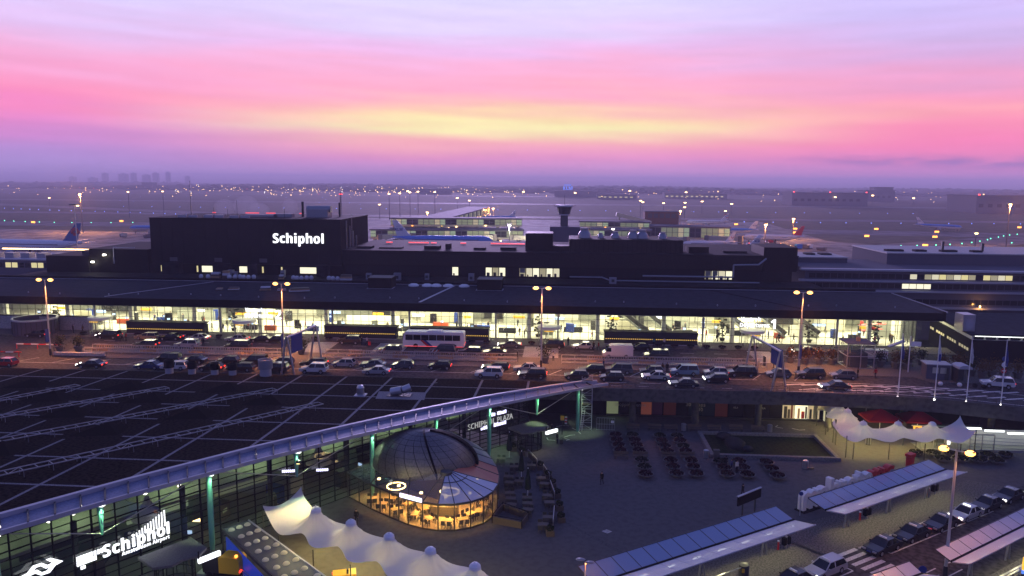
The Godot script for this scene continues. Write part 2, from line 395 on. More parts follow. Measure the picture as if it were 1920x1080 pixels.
func viaduct() -> void:
	var edge := [-175, -115.5, 8, -115.5, 40, -116, 50, -115.2, 58, -114, 67, -111, 80, -105, 97, -96]
	var outline := edge.duplicate()
	outline.append_array([110, -118, 92, -152, -175, -152])
	var deck := MB.new()
	deck.prism(P(outline), 5.0, 6.0)
	setting("viaduct_deck", deck.mesh(), M.concrete)
	setting("road_surface", sheet([-175, -115.9, 8, -115.9, 40, -116.4, 50, -115.6, 58, -114.4, 67, -111.4, 80, -105.4, 97, -96.6, 108, -117, 91, -150, -175, -150], 6.004), M.asphalt)
	var para := thing("viaduct_parapet", "long grey concrete edge of the raised road above the square", "parapet", Vector3.ZERO)
	var rail := MB.new()
	for i in edge.size() / 2 - 1:
		var a := Vector3(edge[i * 2], 0, edge[i * 2 + 1]); var b := Vector3(edge[i * 2 + 2], 0, edge[i * 2 + 3])
		var m := MB.new()
		var away := Vector3(-(b - a).z, 0, (b - a).x).normalized() * .2
		m.bar(a + Vector3(0, 5.25, 0) + away, b + Vector3(0, 5.25, 0) + away, .4, 2.1)
		part(para, "concrete_panel", m.mesh(), M.concrete)
		var k := int(a.distance_to(b) / 2.0)
		rail.bar(a + Vector3.UP * 7.1, b + Vector3.UP * 7.1, .06, .06)
		rail.bar(a + Vector3.UP * 6.7, b + Vector3.UP * 6.7, .03, .03)
		for j in k: rail.bar(a.lerp(b, float(j) / k) + Vector3.UP * 6.3, a.lerp(b, float(j) / k) + Vector3.UP * 7.1, .05, .05)
	part(para, "railing", rail.mesh(), M.dark_steel)
	# underside columns
	for i in 7:
		var c := MB.new()
		c.tube(Vector3(0, 0, 0), Vector3(0, 5, 0), .55, .55, 12)
		single("viaduct_column", "round concrete column under the raised road, %s from the left" % nth(i), "column", c.mesh(), M.concrete, [Vector3(12, 0, -118), Vector3(22, 0, -118), Vector3(32, 0, -118.2), Vector3(43, 0, -118), Vector3(54, 0, -117), Vector3(66.5, 0, -115.5), Vector3(78, 0, -110)][i], 0, "viaduct columns")
	# pavements on the deck
	var w := MB.new()
	w.box(-175, 92, 6.0, 6.13, -152, -145.6)
	setting("terminal_pavement", w.mesh(), M.pavement)
	w = MB.new()
	for s in [[-93, -50.8], [-44.2, -7.2], [.2, 36.6], [39.6, 60]]: w.box(s[0], s[1], 6.0, 6.13, -136.2, -127.6)
	setting("traffic_island", w.mesh(), M.pavement)
	setting("island_crossing", boxmesh(-50.8, -44.2, 6.0, 6.03, -136.2, -127.6), M.pavement)
	setting("island_crossing", boxmesh(-7.2, .2, 6.0, 6.03, -136.2, -127.6), M.pavement)
	setting("island_crossing", boxmesh(36.6, 39.6, 6.0, 6.03, -136.2, -127.6), M.pavement)
	w = MB.new()
	w.prism(P([60, -136.2, 84, -146, 90, -133, 84, -124, 72, -125.5, 62, -123.8, 60, -127.6]), 6.0, 6.12)
	setting("traffic_island", w.mesh(), M.pavement)
	setting("side_road", sheet([-135, -136, -93.5, -136, -97, -145.4, -135, -145.4], 6.008), M.asphalt)
	# markings
	var p := MB.new()
	for cx in [[-50.3, -44.5], [-36, -30], [-6.9, -.2], [36.4, 40.8]]:
		var z := -145.2
		while z < -136.6:
			p.box(cx[0], cx[1], 6.008, 6.012, z, z + .45); z += .95
	setting("zebra_crossing", p.mesh(), M.paint)
	p = MB.new()
	for zz in [-142.4, -139.3]:
		var x := -92.0
		while x < 58:
			p.box(x, x + 2.6, 6.008, 6.012, zz, zz + .14); x += 6.4
	var x2 := -110.0
	p.box(-112, 33, 6.008, 6.012, -123.7, -123.55)
	while x2 < 40:
		p.obox(Vector3(x2 + .6, 6.01, -125.5), Vector3(.13, .004, 3.9), Basis(Vector3.UP, -.55)); x2 += 6.8
	x2 = 2.0
	while x2 < 60:
		p.box(x2, x2 + 3.4, 6.008, 6.012, -119.9, -119.75); x2 += 5.6
	x2 = 4.0
	while x2 < 46:
		p.box(x2, x2 + 1.6, 6.008, 6.012, -117.9, -117.8); x2 += 4.4
	setting("lane_marking", p.mesh(), M.paint)
	p = MB.new()
	for i in 14:   # hatched area where the road forks
		var xx := 37.5 + i * 2.5
		var bend := maxf(0, xx - 54.0)
		p.obox(Vector3(xx + 1, 6.01, -121.4 + bend * .12), Vector3(3.4, .004, .5), Basis(Vector3.UP, .25))
		p.obox(Vector3(xx + 2.3, 6.01, -118.6 + bend * .2), Vector3(3.4, .004, .5), Basis(Vector3.UP, .25))
	ribbon(p, [36, -122.6, 50, -122.8, 66, -121, 84, -113], .16, 6.01)
	ribbon(p, [36, -117.1, 50, -117.2, 60, -115.8, 70, -112, 86, -103], .16, 6.01)
	for a in [[52.5, -120.4], [58.0, -119.4], [46, -119]]: ribbon(p, [a[0] - 1.6, a[1] - 1.1, a[0] + .7, a[1], a[0] - .7, a[1] + 1.1], .3, 6.01)
	setting("hatched_marking", p.mesh(), M.paint)

func hall() -> void:
	var X0 := -150.0; var X1 := 71.0; var ZG := -151.8
	var h := thing("departure_hall", "long low black departure hall with a lit glass front and flat roof", "building", Vector3.ZERO)
	var b := MB.new()
	b.box(X0, 72, 5.9, 6.14, -177, -152.0)
	part(h, "hall_floor", b.mesh(), M.hall_floor)
	b = MB.new()
	b.quad(Vector3(X0, 13.55, -149.3), Vector3(75.4, 13.55, -149.3), Vector3(74.4, 13.95, -174.4), Vector3(X0, 13.95, -174.4))
	b.quad(Vector3(X0, 13.15, -149.5), Vector3(75.2, 13.15, -149.5), Vector3(74.2, 13.15, -174.4), Vector3(X0, 13.15, -174.4))
	part(h, "roof", b.mesh(), M.roofing)
	part(h, "fascia", boxmesh(X0, 75.4, 12.0, 13.6, -149.55, -149.25), M.black_clad)
	part(h, "side_fascia", boxmesh(74.9, 75.5, 12.0, 13.75, -174.4, -149.55), M.black_clad)
	part(h, "roof_edge_trim", boxmesh(75.5, 75.65, 13.6, 13.9, -174.4, -149.2), M.trim)
	part(h, "soffit", boxmesh(X0, 75.0, 11.85, 12.0, -174, -149.55), M.hall_grey)
	part(h, "rear_wall", boxmesh(X0, 72, 6, 13.2, -174.6, -174.1), M.hall_grey)
	for i in 44:
		var wy := 6.2 + (2.6 if i % 5 == 2 else 0.0)
		part(h, "wall_panel", boxmesh(-126 + i * 4.5, -121.7 + i * 4.5, wy, 12.0 - (1.6 if i % 7 == 3 else 0.0), -174.1, -173.9), [M.hall_white, M.cream, M.hall_dark, M.hall_grey, M.hall_white, M.hall_dark, M.hall_grey][(i * 3) % 7])
	part(h, "end_wall", boxmesh(71.6, 72, 6.14, 12, -174, -160), M.hall_white)
	part(h, "back_parapet", boxmesh(X0, 72, 13.9, 14.6, -175.0, -174.4), M.black_clad)
	part(h, "parapet_trim", boxmesh(X0, 72, 13.97, 14.07, -174.4, -174.2), M.trim)
	# seams, small vents and the diagonal walkway on the roof
	for w in [[-96.6, -150.6, -83.4, -173, .22], [-29.0, -150.6, -25.0, -173, .5], [48.5, -150.6, 34.5, -173, .16]]:
		var d := MB.new()
		d.bar(Vector3(w[0], 13.66, w[1]), Vector3(w[2], 14.03, w[3]), w[4], .1)
		part(h, "roof_walkway", d.mesh(), M.trim if w[4] > .2 else M.roofing_dark)
	for i in 22:
		var d := MB.new()
		d.tube(Vector3(-116 + i * 8.7 + sin(i * 3.7) * 1.5, 13.6, -154.0 - 1.2 * sin(i * 5.1)), Vector3(-116 + i * 8.7 + sin(i * 3.7) * 1.5, 13.95, -154.0 - 1.2 * sin(i * 5.1)), .14, .1, 6)
		part(h, "vent_pipe", d.mesh(), M.trim)
	var dome := MB.new()
	dome.lathe(Vector3.ZERO, [Vector2(1.3, 0), Vector2(1.2, .3), Vector2(.7, .55), Vector2(0, .62)], 12)
	var dm := dome.mesh()
	for px in [-34.6, -31.4, -29.2, -26.4, -22.6]: part(h, "skylight", dm, M.white_paint, Vector3(px, 13.9, -172.6))
	# facade: slender mullions, transoms and one pane per field
	var n := 0
	var pw := 1.7
	var pane_up := boxmesh(.04, pw - .04, 0, 2.62, -.012, .012)
	var pane_low := boxmesh(.04, pw - .04, 0, 3.0, -.012, .012)
	var x := X0 + 25.0
	var fr := MB.new()
	while x < X1:
		part(h, "pane", pane_low, M.glass, Vector3(x, 6.18, ZG)); part(h, "pane", pane_up, M.glass, Vector3(x, 9.22, ZG))
		fr.box(x - .035, x + .035, 6.14, 11.86, ZG - .06, ZG + .06)
		x += pw; n += 1
	for y in [7.75, 9.2, 10.55]: fr.box(X0, X1, y - .035, y + .035, ZG - .05, ZG + .05)
	fr.box(X0, X1, 6.13, 6.25, ZG - .07, ZG + .07)
	part(h, "window_frame", fr.mesh(), M.mullion)
	# east end glazing
	fr = MB.new()
	for i in 6:
		var z := ZG - i * 1.6
		fr.box(X1 + .02, X1 + .14, 6.14, 11.86, z - .04, z + .04)
		part(h, "pane", boxmesh(X1 + .07, X1 + .09, 6.2, 11.8, z - 1.55, z - .05), M.glass)
	part(h, "window_frame", fr.mesh(), M.mullion)
	var col := MB.new()
	col.box(-.4, .4, 6.13, 11.86, -.4, .4)
	var cm := col.mesh()
	for cx in [-120.5, -106.2, -92.1, -78, -63.6, -49.2, -34.9, -20.6, -6.2, 8, 21.5, 35.4, 49.2, 62.6]: part(h, "column", cm, M.hall_white, Vector3(cx - .2, 0, -153.0))
	for cx in [-99.2, -71.6, -47.5, -31.2, -13.2, -.4, 28.9, 55.4]: part(h, "column", cm, M.cream, Vector3(cx, 0, -150.9), Basis.from_scale(Vector3(.45, 1, .45)))
	# ceiling lights (glowing panels) with real lights just below
	for i in 10:
		var lx := -118.0 + i * 20.4
		if i > 9: break
		for k in 2: part(h, "ceiling_light", boxmesh(lx - 8.5, lx + 8.5, 11.76, 11.82, -157.2 - k * 9.0, -155.6 - k * 9.0), M.ceiling_light)
		area(Vector3(lx, 11.7, -161), Vector3.DOWN, 19, 13, Color(1, .98, .8), 820)
	hall_contents()
	# signs on the glass
	var sg := thing("departures_sign", "glowing white departures sign with a large two, left on the hall glass", "sign", Vector3(-65.6, 10.2, -149.0))
	text(sg, "lettering", "Vertrek", .78, Vector3(2.2, 1.45, 0), Basis(), M.sign_white); text(sg, "lettering", "Departures", .78, Vector3(2.95, .25, 0), Basis(), M.sign_white)
	text(sg, "numeral", "2", 1.9, Vector3(7.2, .5, 0), Basis(), M.sign_white)
	part(sg, "bracket", boxmesh(-.3, 7.9, 1.72, 1.84, -.3, -.2), M.dark_steel)
	sg = thing("departures_sign", "glowing white departures sign with a large one, right on the hall glass", "sign", Vector3(35.8, 10.25, -149.0))
	text(sg, "lettering", "Vertrek", .78, Vector3(2.1, 1.45, 0), Basis(), M.sign_white); text(sg, "lettering", "Departures", .78, Vector3(2.85, .25, 0), Basis(), M.sign_white)
	text(sg, "numeral", "1", 1.9, Vector3(6.6, .5, 0), Basis(), M.sign_white)
	part(sg, "bracket", boxmesh(-.3, 7.3, 1.72, 1.84, -.3, -.2), M.dark_steel)
	# brown luggage-lock boxes along the pavement
	var k := 0
	for e in [[-91.0, -74.2], [-48.6, -33.5], [-30.6, -14.5], [9.0, 27.5]]:
		var q := thing("service_box", "long dark brown box with a row of small yellow lights, %s from the left" % nth(k), "kiosk", Vector3(e[0], 6.13, -148.6), 0, "dark boxes before the hall")
		var L: float = e[1] - e[0]
		part(q, "body", boxmesh(0, L, .12, 2.5, -2.0, 0), M.box_brown)
		part(q, "roof", boxmesh(-.12, L + .12, 2.5, 2.62, -2.15, .12), M.brown)
		part(q, "plinth", boxmesh(.02, L - .02, 0, .12, -1.95, .05), M.trim)
		part(q, "glass_end", boxmesh(L, L + .9, .12, 2.45, -1.9, -.1), M.glass)
		var dots := MB.new()
		for i in int(L / .42): dots.box(.25 + i * .42, .42 + i * .42, 1.05, 1.2, .0, .03)
		part(q, "light_row", dots.mesh(), M.dot_yellow_lamp)
		k += 1
	# revolving doors
	k = 0
	for rx in [-97.6, -66.2, -2.2, 38.6]:
		var q := thing("revolving_door", "round glazed entrance drum with a flat white canopy, %s from the left" % nth(k), "door", Vector3(rx, 6.13, -150.2), 0, "hall entrances")
		var r := MB.new()
		r.lathe(Vector3(0, 2.7, 0), [Vector2(0, 0), Vector2(2.4, 0), Vector2(2.4, .55), Vector2(0, .55)], 20)
		part(q, "canopy", r.mesh(), M.hall_white)
		r = MB.new()
		for i in 10:
			var t := TAU * i / 10.0
			r.tube(Vector3(cos(t) * 2.1, 0, sin(t) * 2.1), Vector3(cos(t) * 2.1, 2.7, sin(t) * 2.1), .05, .05, 5)
		part(q, "frame", r.mesh(), M.steel)
		for i in 3:
			part(q, "wing", boxmesh(0, 1.9, .05, 2.6, -.02, .02), M.glass, Vector3.ZERO, Basis(Vector3.UP, TAU * i / 3.0 + .4))
		part(q, "light_strip", boxmesh(-.9, .9, 2.45, 2.6, 2.42, 2.5), M.sign_yellow)
		k += 1

func hall_contents() -> void:
	# partitions, desks, kiosks, plants and signs on the hall floor
	var walls := [[-118, 6, 3.4, -166], [-108, 4, 2.6, -160], [-84, 9, 2.2, -165], [-70, 7, 5.4, -168], [-42, 12, 2.2, -163], [-26, 12, 2.8, -168], [-10, 6, 5.5, -169], [-3.4, 4.6, 5.5, -160], [10, 4.5, 5.5, -158], [13.6, 7, 2.3, -162], [25, 7, 3.2, -166], [41, 5, 5.4, -167], [52, 6, 2.4, -160], [60, 5, 4.6, -166], [68.5, 3.4, 5.5, -161]]
	var i := 0
	for w in walls:
		var q := thing("partition_wall", "pale partition wall inside the lit hall, %s from the left" % nth(i), "partition", Vector3(w[0], 6.14, w[3]), 0, "walls inside the hall")
		part(q, "panel", cbox(w[1], w[2], .3), [M.hall_white, M.cream, M.hall_grey, M.hall_white][i % 4])
		part(q, "skirting", cbox(w[1] + .04, .2, .36), M.hall_grey)
		i += 1
	for k in 26:
		var x := -119.0 + k * 7.2 + rng.randf_range(-1.5, 1.5)
		var q := thing("check_in_desk", "low dark counter on the hall floor, %s from the left" % nth(k), "counter", Vector3(x, 6.14, -155.2 - rng.randf_range(0, 7)), rng.randf_range(-.2, .2), "counters inside the hall")
		part(q, "counter", cbox(rng.randf_range(1.6, 4.2), 1.1, .8), [M.hall_dark, M.hall_grey, M.hall_dark, M.orange_poster, M.blue_sign][k % 5])
		part(q, "screen", cbox(.6, .45, .08), M.screen, Vector3(.3, 1.1, 0))
	for k in 34:
		var x := -120.0 + k * 5.6 + rng.randf_range(-1.8, 1.8)
		var q := thing("display_stand", "tall dark stand on the hall floor, %s from the left" % nth(k), "stand", Vector3(x, 6.14, -157.0 - rng.randf_range(0, 12)), rng.randf_range(-.5, .5), "stands inside the hall")
		part(q, "body", cbox(rng.randf_range(.5, 1.8), rng.randf_range(1.6, 3.0), .6), [M.hall_dark, M.poster_dark, M.blue_sign, M.hall_dark, M.hall_grey][k % 5])
		part(q, "foot", cbox(1.2, .1, .9), M.hall_dark)
		if k % 3 == 0: part(q, "screen", boxmesh(-.3, .3, 1.2, 1.55, .3, .34), M.screen)
	for k in 18:
		var x := -112.0 + k * 10.3 + rng.randf_range(-2, 2)
		var q := thing("hanging_sign", "small lit hanging sign inside the hall, %s from the left" % nth(k), "sign", Vector3(x, 9.0 + rng.randf_range(-.2, .8), -155.5 - rng.randf_range(0, 4)), 0, "signs hanging inside the hall")
		part(q, "board", cbox(rng.randf_range(1.6, 3.4), .55, .12), [M.sign_yellow, M.screen, M.sign_yellow, M.sign_white, M.sign_yellow][k % 5])
		part(q, "hanger", boxmesh(-.04, .04, .5, 2.6, -.04, .04), M.hall_dark)
	var crown := MB.new()
	for k in 60:
		var p := Vector3(rng.randfn(0, .55), 2.7 + rng.randfn(0, .9), rng.randfn(0, .55))
		var bs := Basis.from_euler(Vector3(rng.randf() * 6, rng.randf() * 6, 0))
		crown.quad(p, p + bs.x * .5, p + bs.x * .5 + bs.y * .4, p + bs.y * .4)
	var cm := crown.mesh()
	var trunk := MB.new()
	trunk.tube(Vector3.ZERO, Vector3(0, 2.6, 0), .1, .06, 6); 
	trunk.lathe(Vector3.ZERO, [Vector2(.45, 0), Vector2(.6, .6), Vector2(0, .6)], 10)
	var tm := trunk.mesh()
	var k2 := 0
	for px in [-110.5, -70.4, -4.6, 10.6, 33.6, 51.2, 64.4]:
		var q := thing("indoor_tree", "dark leafy tree in a tub inside the hall, %s from the left" % nth(k2), "tree", Vector3(px, 6.14, -154.4), k2, "trees inside the hall")
		part(q, "crown", cm, M.tree_dark); part(q, "trunk", tm, M.hall_dark)
		k2 += 1
	k2 = 0
	for s in [[15.6, -157.5], [20.6, -158.5], [37.6, -158.5], [44.4, -158], [51.6, -159]]:
		var q := thing("escalator", "sloping escalator rising inside the lit hall, %s from the left" % nth(k2), "escalator", Vector3(s[0], 6.14, s[1]), 0, "escalators inside the hall")
		var r := MB.new()
		r.bar(Vector3(3.0, .3, 0), Vector3(-3.0, 4.8, -1.0), 1.3, .4)
		part(q, "truss", r.mesh(), M.hall_grey)
		for e in [-.7, .7]:
			r = MB.new()
			r.bar(Vector3(3.0, 1.1, e), Vector3(-3.0, 5.6, e - 1.0), .12, .9)
			part(q, "balustrade", r.mesh(), M.hall_dark)
		k2 += 1
	var plane := thing("display_biplane", "small red display aircraft hanging at the right end of the hall", "aircraft", Vector3(63.6, 9.2, -156), .4)
	var r := MB.new()
	r.lathe(Vector3(0, 0, 0), [Vector2(0, -2.2), Vector2(.3, -1.8), Vector2(.42, 1.0), Vector2(.3, 2.0), Vector2(0, 2.1)], 8, Vector3.BACK)
	part(plane, "fuselage", r.mesh(), M.red)
	part(plane, "upper_wing", boxmesh(-3.2, 3.2, .75, .85, .2, 1.4), M.red)
	part(plane, "lower_wing", boxmesh(-2.6, 2.6, -.35, -.27, .2, 1.3), M.red)
	part(plane, "tail", boxmesh(-.05, .05, .1, 1.0, -2.3, -1.6), M.red)
	part(plane, "cable", boxmesh(-.02, .02, .8, 2.66, .5, .54), M.hall_dark)
func upper_buildings() -> void:
	setting("rear_roof", boxmesh(-137, 62, 13.0, 14.15, -190, -175.0), M.roofing_dark)
	# tall black block with the sign
	var t := thing("black_tower_block", "tall windowless black block carrying the glowing Schiphol sign", "building", Vector3(-107, 14.0, -188))
	part(t, "wall", boxmesh(0, 50.6, 0, 14.3, -27, 0), M.black_clad)
	for i in 17:
		for j in 6: part(t, "cladding_panel", boxmesh(i * 2.976 + .03, i * 2.976 + 2.946, j * 2.37 + .03, j * 2.37 + 2.34, 0, .05), M[["clad_a", "clad_b", "clad_c", "clad_b"][(i * 5 + j * 3) % 4]])
	var ribs := MB.new()
	for i in 40: ribs.box(50.6, 50.64, 0, 14.2, -26.6 + i * .66, -26.35 + i * .66)
	part(t, "cladding_rib", ribs.mesh(), M.roofing_dark)
	part(t, "roof_edge", boxmesh(-.1, 50.7, 14.3, 14.5, -27.1, .1), M.roofing_dark)
	for i in 4: part(t, "wall_pipe", boxmesh(50.7, 50.95, 0, 14.0 - i * 1.5, -4.4 - i * 3.1, -4.15 - i * 3.1), M.duct)
	var lad := MB.new()
	for z in [-9.0, -8.4]: lad.bar(Vector3(51.0, 0, z), Vector3(51.0, 15.6, z), .08, .08)
	for i in 26: lad.bar(Vector3(51.0, .4 + i * .58, -9.0), Vector3(51.0, .4 + i * .58, -8.4), .06, .06)
	part(t, "ladder", lad.mesh(), M.duct)
	for i in 3: part(t, "wall_vent", boxmesh(5 + i * 12, 7 + i * 12, 3.2, 4.2, .05, .2), M.hangar_dark)
	for i in 6:
		part(t, "roof_panel", boxmesh(6.3 + i * 2.9 + (i / 2) * 1.2, 8.6 + i * 2.9 + (i / 2) * 1.2, 14.5, 15.1, -3.2, -2.6), M.trim)
	var st := MB.new()
	st.tube(Vector3(36.6, 14.4, -12), Vector3(36.6, 18.6, -12), .35, .35, 8)
	part(t, "chimney", st.mesh(), M.dark_steel)
	st = MB.new()
	st.tube(Vector3(46.2, 14.4, -14), Vector3(46.2, 18.4, -14), .32, .28, 8)
	part(t, "chimney", st.mesh(), M.dark_steel)
	st = MB.new()
	for s in [Vector3(-.25, 0, 0), Vector3(.25, 0, 0), Vector3(0, 0, .4)]: st.tube(Vector3(46.4, 14.4, -14.6) + s, Vector3(46.4, 21.2, -14.6) + s * .5, .05, .04, 4)
	for i in 12: st.bar(Vector3(46.15, 15 + i * .5, -14.6), Vector3(46.65, 15.4 + i * .5, -14.4), .04, .04)
	part(t, "lattice_mast", st.mesh(), M.dark_steel)
	part(t, "warning_light", boxmesh(46.0, 46.9, 20.6, 20.75, -14.8, -14.4), M.dot_red)
	for a in [[7.3, 9.6], [13.6, 2.6], [17.4, 2.2], [20.0, 4.6], [33.0, 2.4]]:
		st = MB.new(); st.tube(Vector3(a[0], 14.4, -8), Vector3(a[0], 14.4 + a[1], -8), .13 if a[1] > 9 else .06, .05, 5)
		part(t, "aerial", st.mesh(), M.dark_steel)
	st = MB.new()
	st.box(38.6, 44.4, 14.4, 16.6, -13, -9)
	st.tube(Vector3(38.2, 16.7, -11), Vector3(44.8, 16.7, -11), .9, .9, 10)
	part(t, "roof_tank", st.mesh(), M.duct)
	for e in [[22, 31, .7], [30, 35, 1.0], [11, 16, .6]]: part(t, "duct", boxmesh(e[0], e[1], 14.4, 14.4 + e[2], -10, -8), M.duct)
	for e in [[19.8, 23.6], [25.6, 28.2], [35.0, 36.2], [10.4, 11.3]]: part(t, "red_light_strip", boxmesh(e[0], e[1], 15.2, 15.45, -14, -13.8), M.strip_red)
	var sg := thing("schiphol_sign", "large glowing white letters Schiphol high on the black block", "sign", Vector3(-67.4, 22.05, -187.8))
	text(sg, "lettering", "Schiphol", 2.4, Vector3(0, 1.45, .2), Basis.from_scale(Vector3(1.0, 1, 1)), M.sign_white)
	for i in 2: part(sg, "mounting_rail", boxmesh(-6.4, 6.4, .6 + i * 1.6, .7 + i * 1.6, -.16, -.02), M.dark_steel)
	area(Vector3(-67.4, 23.6, -187.0), Vector3.BACK, 12, 3, Color(.9, .95, 1), 14)
	# lower wings left
	t = thing("black_low_wing", "low black wing left of the tall block, stepped roof", "building", Vector3(-134.5, 14.0, -186))
	part(t, "wall", boxmesh(0, 11.6, 0, 4.4, -22, 0), M.black_clad); part(t, "wall", boxmesh(11.6, 27.4, 0, 6.3, -24, -.4), M.black_clad)
	part(t, "roof_pipe", boxmesh(18.2, 24, 6.6, 6.8, -.6, -.4), M.trim); part(t, "roof_pipe", boxmesh(18.2, 18.4, 2.5, 6.7, -.35, -.2), M.trim)
	for e in [[12.2, 2.7], [15.5, 4.6]]:
		part(t, "wall_lamp", boxmesh(e[0], e[0] + .7, e[1], e[1] + .35, -.35, .1), M.lamp_white)
		omni(Vector3(-134.5 + e[0] + .3, 14 + e[1], -185.4), Color(1, .95, .8), 6, .3)
	part(t, "railing", boxmesh(8, 11.6, 4.4, 5.4, -3, -2.9), M.dark_steel)
	# long upper storey
	t = thing("upper_storey", "long dark upper storey above the hall roof with a recessed window band", "building", Vector3(-55.8, 14.0, -187))
	part(t, "wall", boxmesh(0, 114, 3.2, 6.65, -34, 0), M.brown)
	part(t, "recessed_wall", boxmesh(0, 113, 0, 3.2, -30, -1.2), M.black_clad)
	part(t, "roof_edge", boxmesh(-.1, 114.1, 6.65, 6.85, -34, .1), M.roofing_dark)
	var lit := [[28, 30], [36.4, 41.6], [45.6, 49.6], [50.2, 55.2], [91.4, 98]]
	var x := .6
	while x < 112:
		var on := false
		for l in lit: on = on or (x + .7 > l[0] and x + .7 < l[1])
		part(t, "window", boxmesh(x, x + 1.5, .6, 2.7, -1.22, -1.16), [M.window_white, M.window_mid, M.window_white, M.window_dim][int(x * 3.0) % 4] if on else M.dark_window)
		if on and int(x * 2.0) % 3 == 0: part(t, "blind", boxmesh(x + .1, x + 1.4, 1.5, 2.7, -1.15, -1.12), M.hall_grey)
		if on: part(t, "sill_clutter", boxmesh(x + .2, x + .5 + .6 * absf(sin(x)), .6, 1.0 + .5 * absf(sin(x * 2.0)), -1.15, -1.1), M.hall_dark)
		x += 1.72
	var lx := [0]
	for e in [[46.6, 53.6, 11.4, -4, -12], [53.0, 58.8, 8.2, -4, -9]]: part(t, "plant_room", boxmesh(e[0], e[0] + (e[1] - e[0]), 6.8, e[2], e[4], e[3]), M.black_clad)
	part(t, "plant_room", boxmesh(57.8, 86.4, 6.8, 10.1, -16, -3), M.brown)
	var rib := MB.new()
	for i in 24: rib.box(58.0 + i * 1.2, 58.2 + i * 1.2, 6.9, 9.9, -3, -2.95)
	part(t, "cladding_rib", rib.mesh(), M.black_clad)
	part(t, "plant_room", boxmesh(88, 93, 6.8, 8.4, -9, -4), M.black_clad)
	part(t, "plant_room", boxmesh(105.5, 113.6, 3.0, 8.9, -12, .4), M.black_clad)
	var cone := MB.new()
	cone.lathe(Vector3.ZERO, [Vector2(1.5, 0), Vector2(1.35, .8), Vector2(.9, 1.5), Vector2(.9, 2.1), Vector2(0, 2.1)], 12)
	var cm := cone.mesh()
	for e in [[61.8, 1.2], [66.0, .6], [69.8, .8], [74.4, 1.0], [76.8, 1.05], [82, .8]]: part(t, "vent_cowl", cm, M.duct, Vector3(e[0], 10.1, -9), Basis.from_scale(Vector3.ONE * e[1]))
	for e in [[2, 6, .5], [8, 14, .3], [20, 24, .8], [25.6, 26.8, 1.4], [33, 36, .5], [40, 44, .7], [97, 103, .5]]: part(t, "roof_unit", boxmesh(e[0], e[1], 6.8, 6.8 + e[2], -9, -6), M.roofing_dark)
	for e in [[12.6, 18.4], [19, 20.6], [27.4, 29], [36.0, 45.6], [6.2, 8]]: part(t, "red_light_strip", boxmesh(e[0], e[1], 7.0, 7.3, -22, -21.8), M.strip_red)
	rib = MB.new()
	rib.path([Vector3(76, 1.6, 2), Vector3(98, 1.6, 2), Vector3(98, 4.6, 2), Vector3(104, 4.8, 2), Vector3(106, 6.2, 1)], .22, 6)
	rib.path([Vector3(58, 1.2, 3), Vector3(66, 1.2, 3), Vector3(68, .5, 3.5), Vector3(104, .5, 3.5)], .18, 6)
	part(t, "roof_pipe", rib.mesh(), M.duct)
	# lit windows in the base of the black block
	t = thing("terrace_wall", "dark wall with small lit windows below the black block", "wall", Vector3(-107, 14.1, -186.9))
	part(t, "wall", boxmesh(0, 51, 0, 2.6, -.9, 0), M.black_clad)
	for e in [[3, 3.6], [6.6, 6.9], [14, 16.8], [12.6, 13], [24, 26.6], [30, 30.4], [35, 35.4], [40, 44.4], [46, 46.4]]: part(t, "window", boxmesh(e[0], e[1], .5, 2.1, 0, .04), M.window_white if e[1] - e[0] > 2 else M.window_warm)
	for e in [[4.4, 9], [18, 22], [27, 29.6], [45, 48]]: part(t, "porch", boxmesh(e[0], e[1], 0, 2.9, .1, 2.2), M.roofing_dark)
	# roof hatches on the hall roof
	var k := 0
	for e in [[-44.2, -38.8], [-19.0, -13.4]]:
		var q := thing("roof_hatch", "black box-shaped roof outlet on the hall roof, %s of the two" % ["left", "right"][k], "roof box", Vector3(e[0], 13.75, -167.6), 0, "roof outlets")
		part(q, "box", boxmesh(0, e[1] - e[0], 0, 2.5, -5, 0), M.black_clad); part(q, "rim", boxmesh(-.06, e[1] - e[0] + .06, 2.5, 2.62, -5.06, .06), M.dark_steel); part(q, "plinth", boxmesh(-.3, e[1] - e[0] + .3, 0, .14, -5.2, .25), M.trim)
		k += 1
	# builders' materials: timber pallets and bags
	var bag := MB.new()
	bag.ball(Vector3(0, .5, 0), Vector3(.6, .62, .55), 8)
	var bm := bag.mesh()
	k = 0
	for e in [-81.5, -80.3, -79.2, -78.0, -76.8, -75.7, -65.6, -64.5, -63.4, -62.3, -61.2, -56.8, -55.6, -54.4, -88.8, -87]:
		single("builders_bag", "white builders' bag on the flat roof, %s from the left of its rows" % nth(k), "bag", bm, M.bag, Vector3(e, 14.12, -178 + .5 * sin(e * 7)), e, "builders' bags on the roof"); k += 1
	k = 0
	for e in [[-85.4, -178.5, 2.2, 1.5, 1.6], [-83, -179, 1.6, 1.9, 1.4], [-52.4, -178, 2.9, 1.5, 1.6], [-68.6, -178, 1.2, 1.2, 1.2], [-76.6, -161.5, 1.4, .5, 1.5], [-73.4, -161.8, 2.4, .7, 1.6], [-66.2, -162, 2.4, .9, 1.8], [-62.0, -160.8, 2.0, .7, 1.6], [-58, -161, 4.6, .9, 1.6]]:
		var q := thing("timber_pallet", "stack of timber on a pallet on the roof, %s of nine" % nth(k), "pallet", Vector3(e[0], 14.15 if e[1] < -175 else 13.8, e[1]), .05 * k, "timber pallets on the roof")
		part(q, "pallet_base", cbox(e[2], .16, e[4]), M.wood)
		for j in 3: part(q, "board_layer", cbox(e[2] * (.96 - .05 * j), (e[3] - .16) / 3.0 - .02, e[4] * .9), [M.timber, M.wood, M.bag][(j + k) % 3], Vector3(.04 * j, .16 + j * (e[3] - .16) / 3.0, 0))
		k += 1
	k = 0
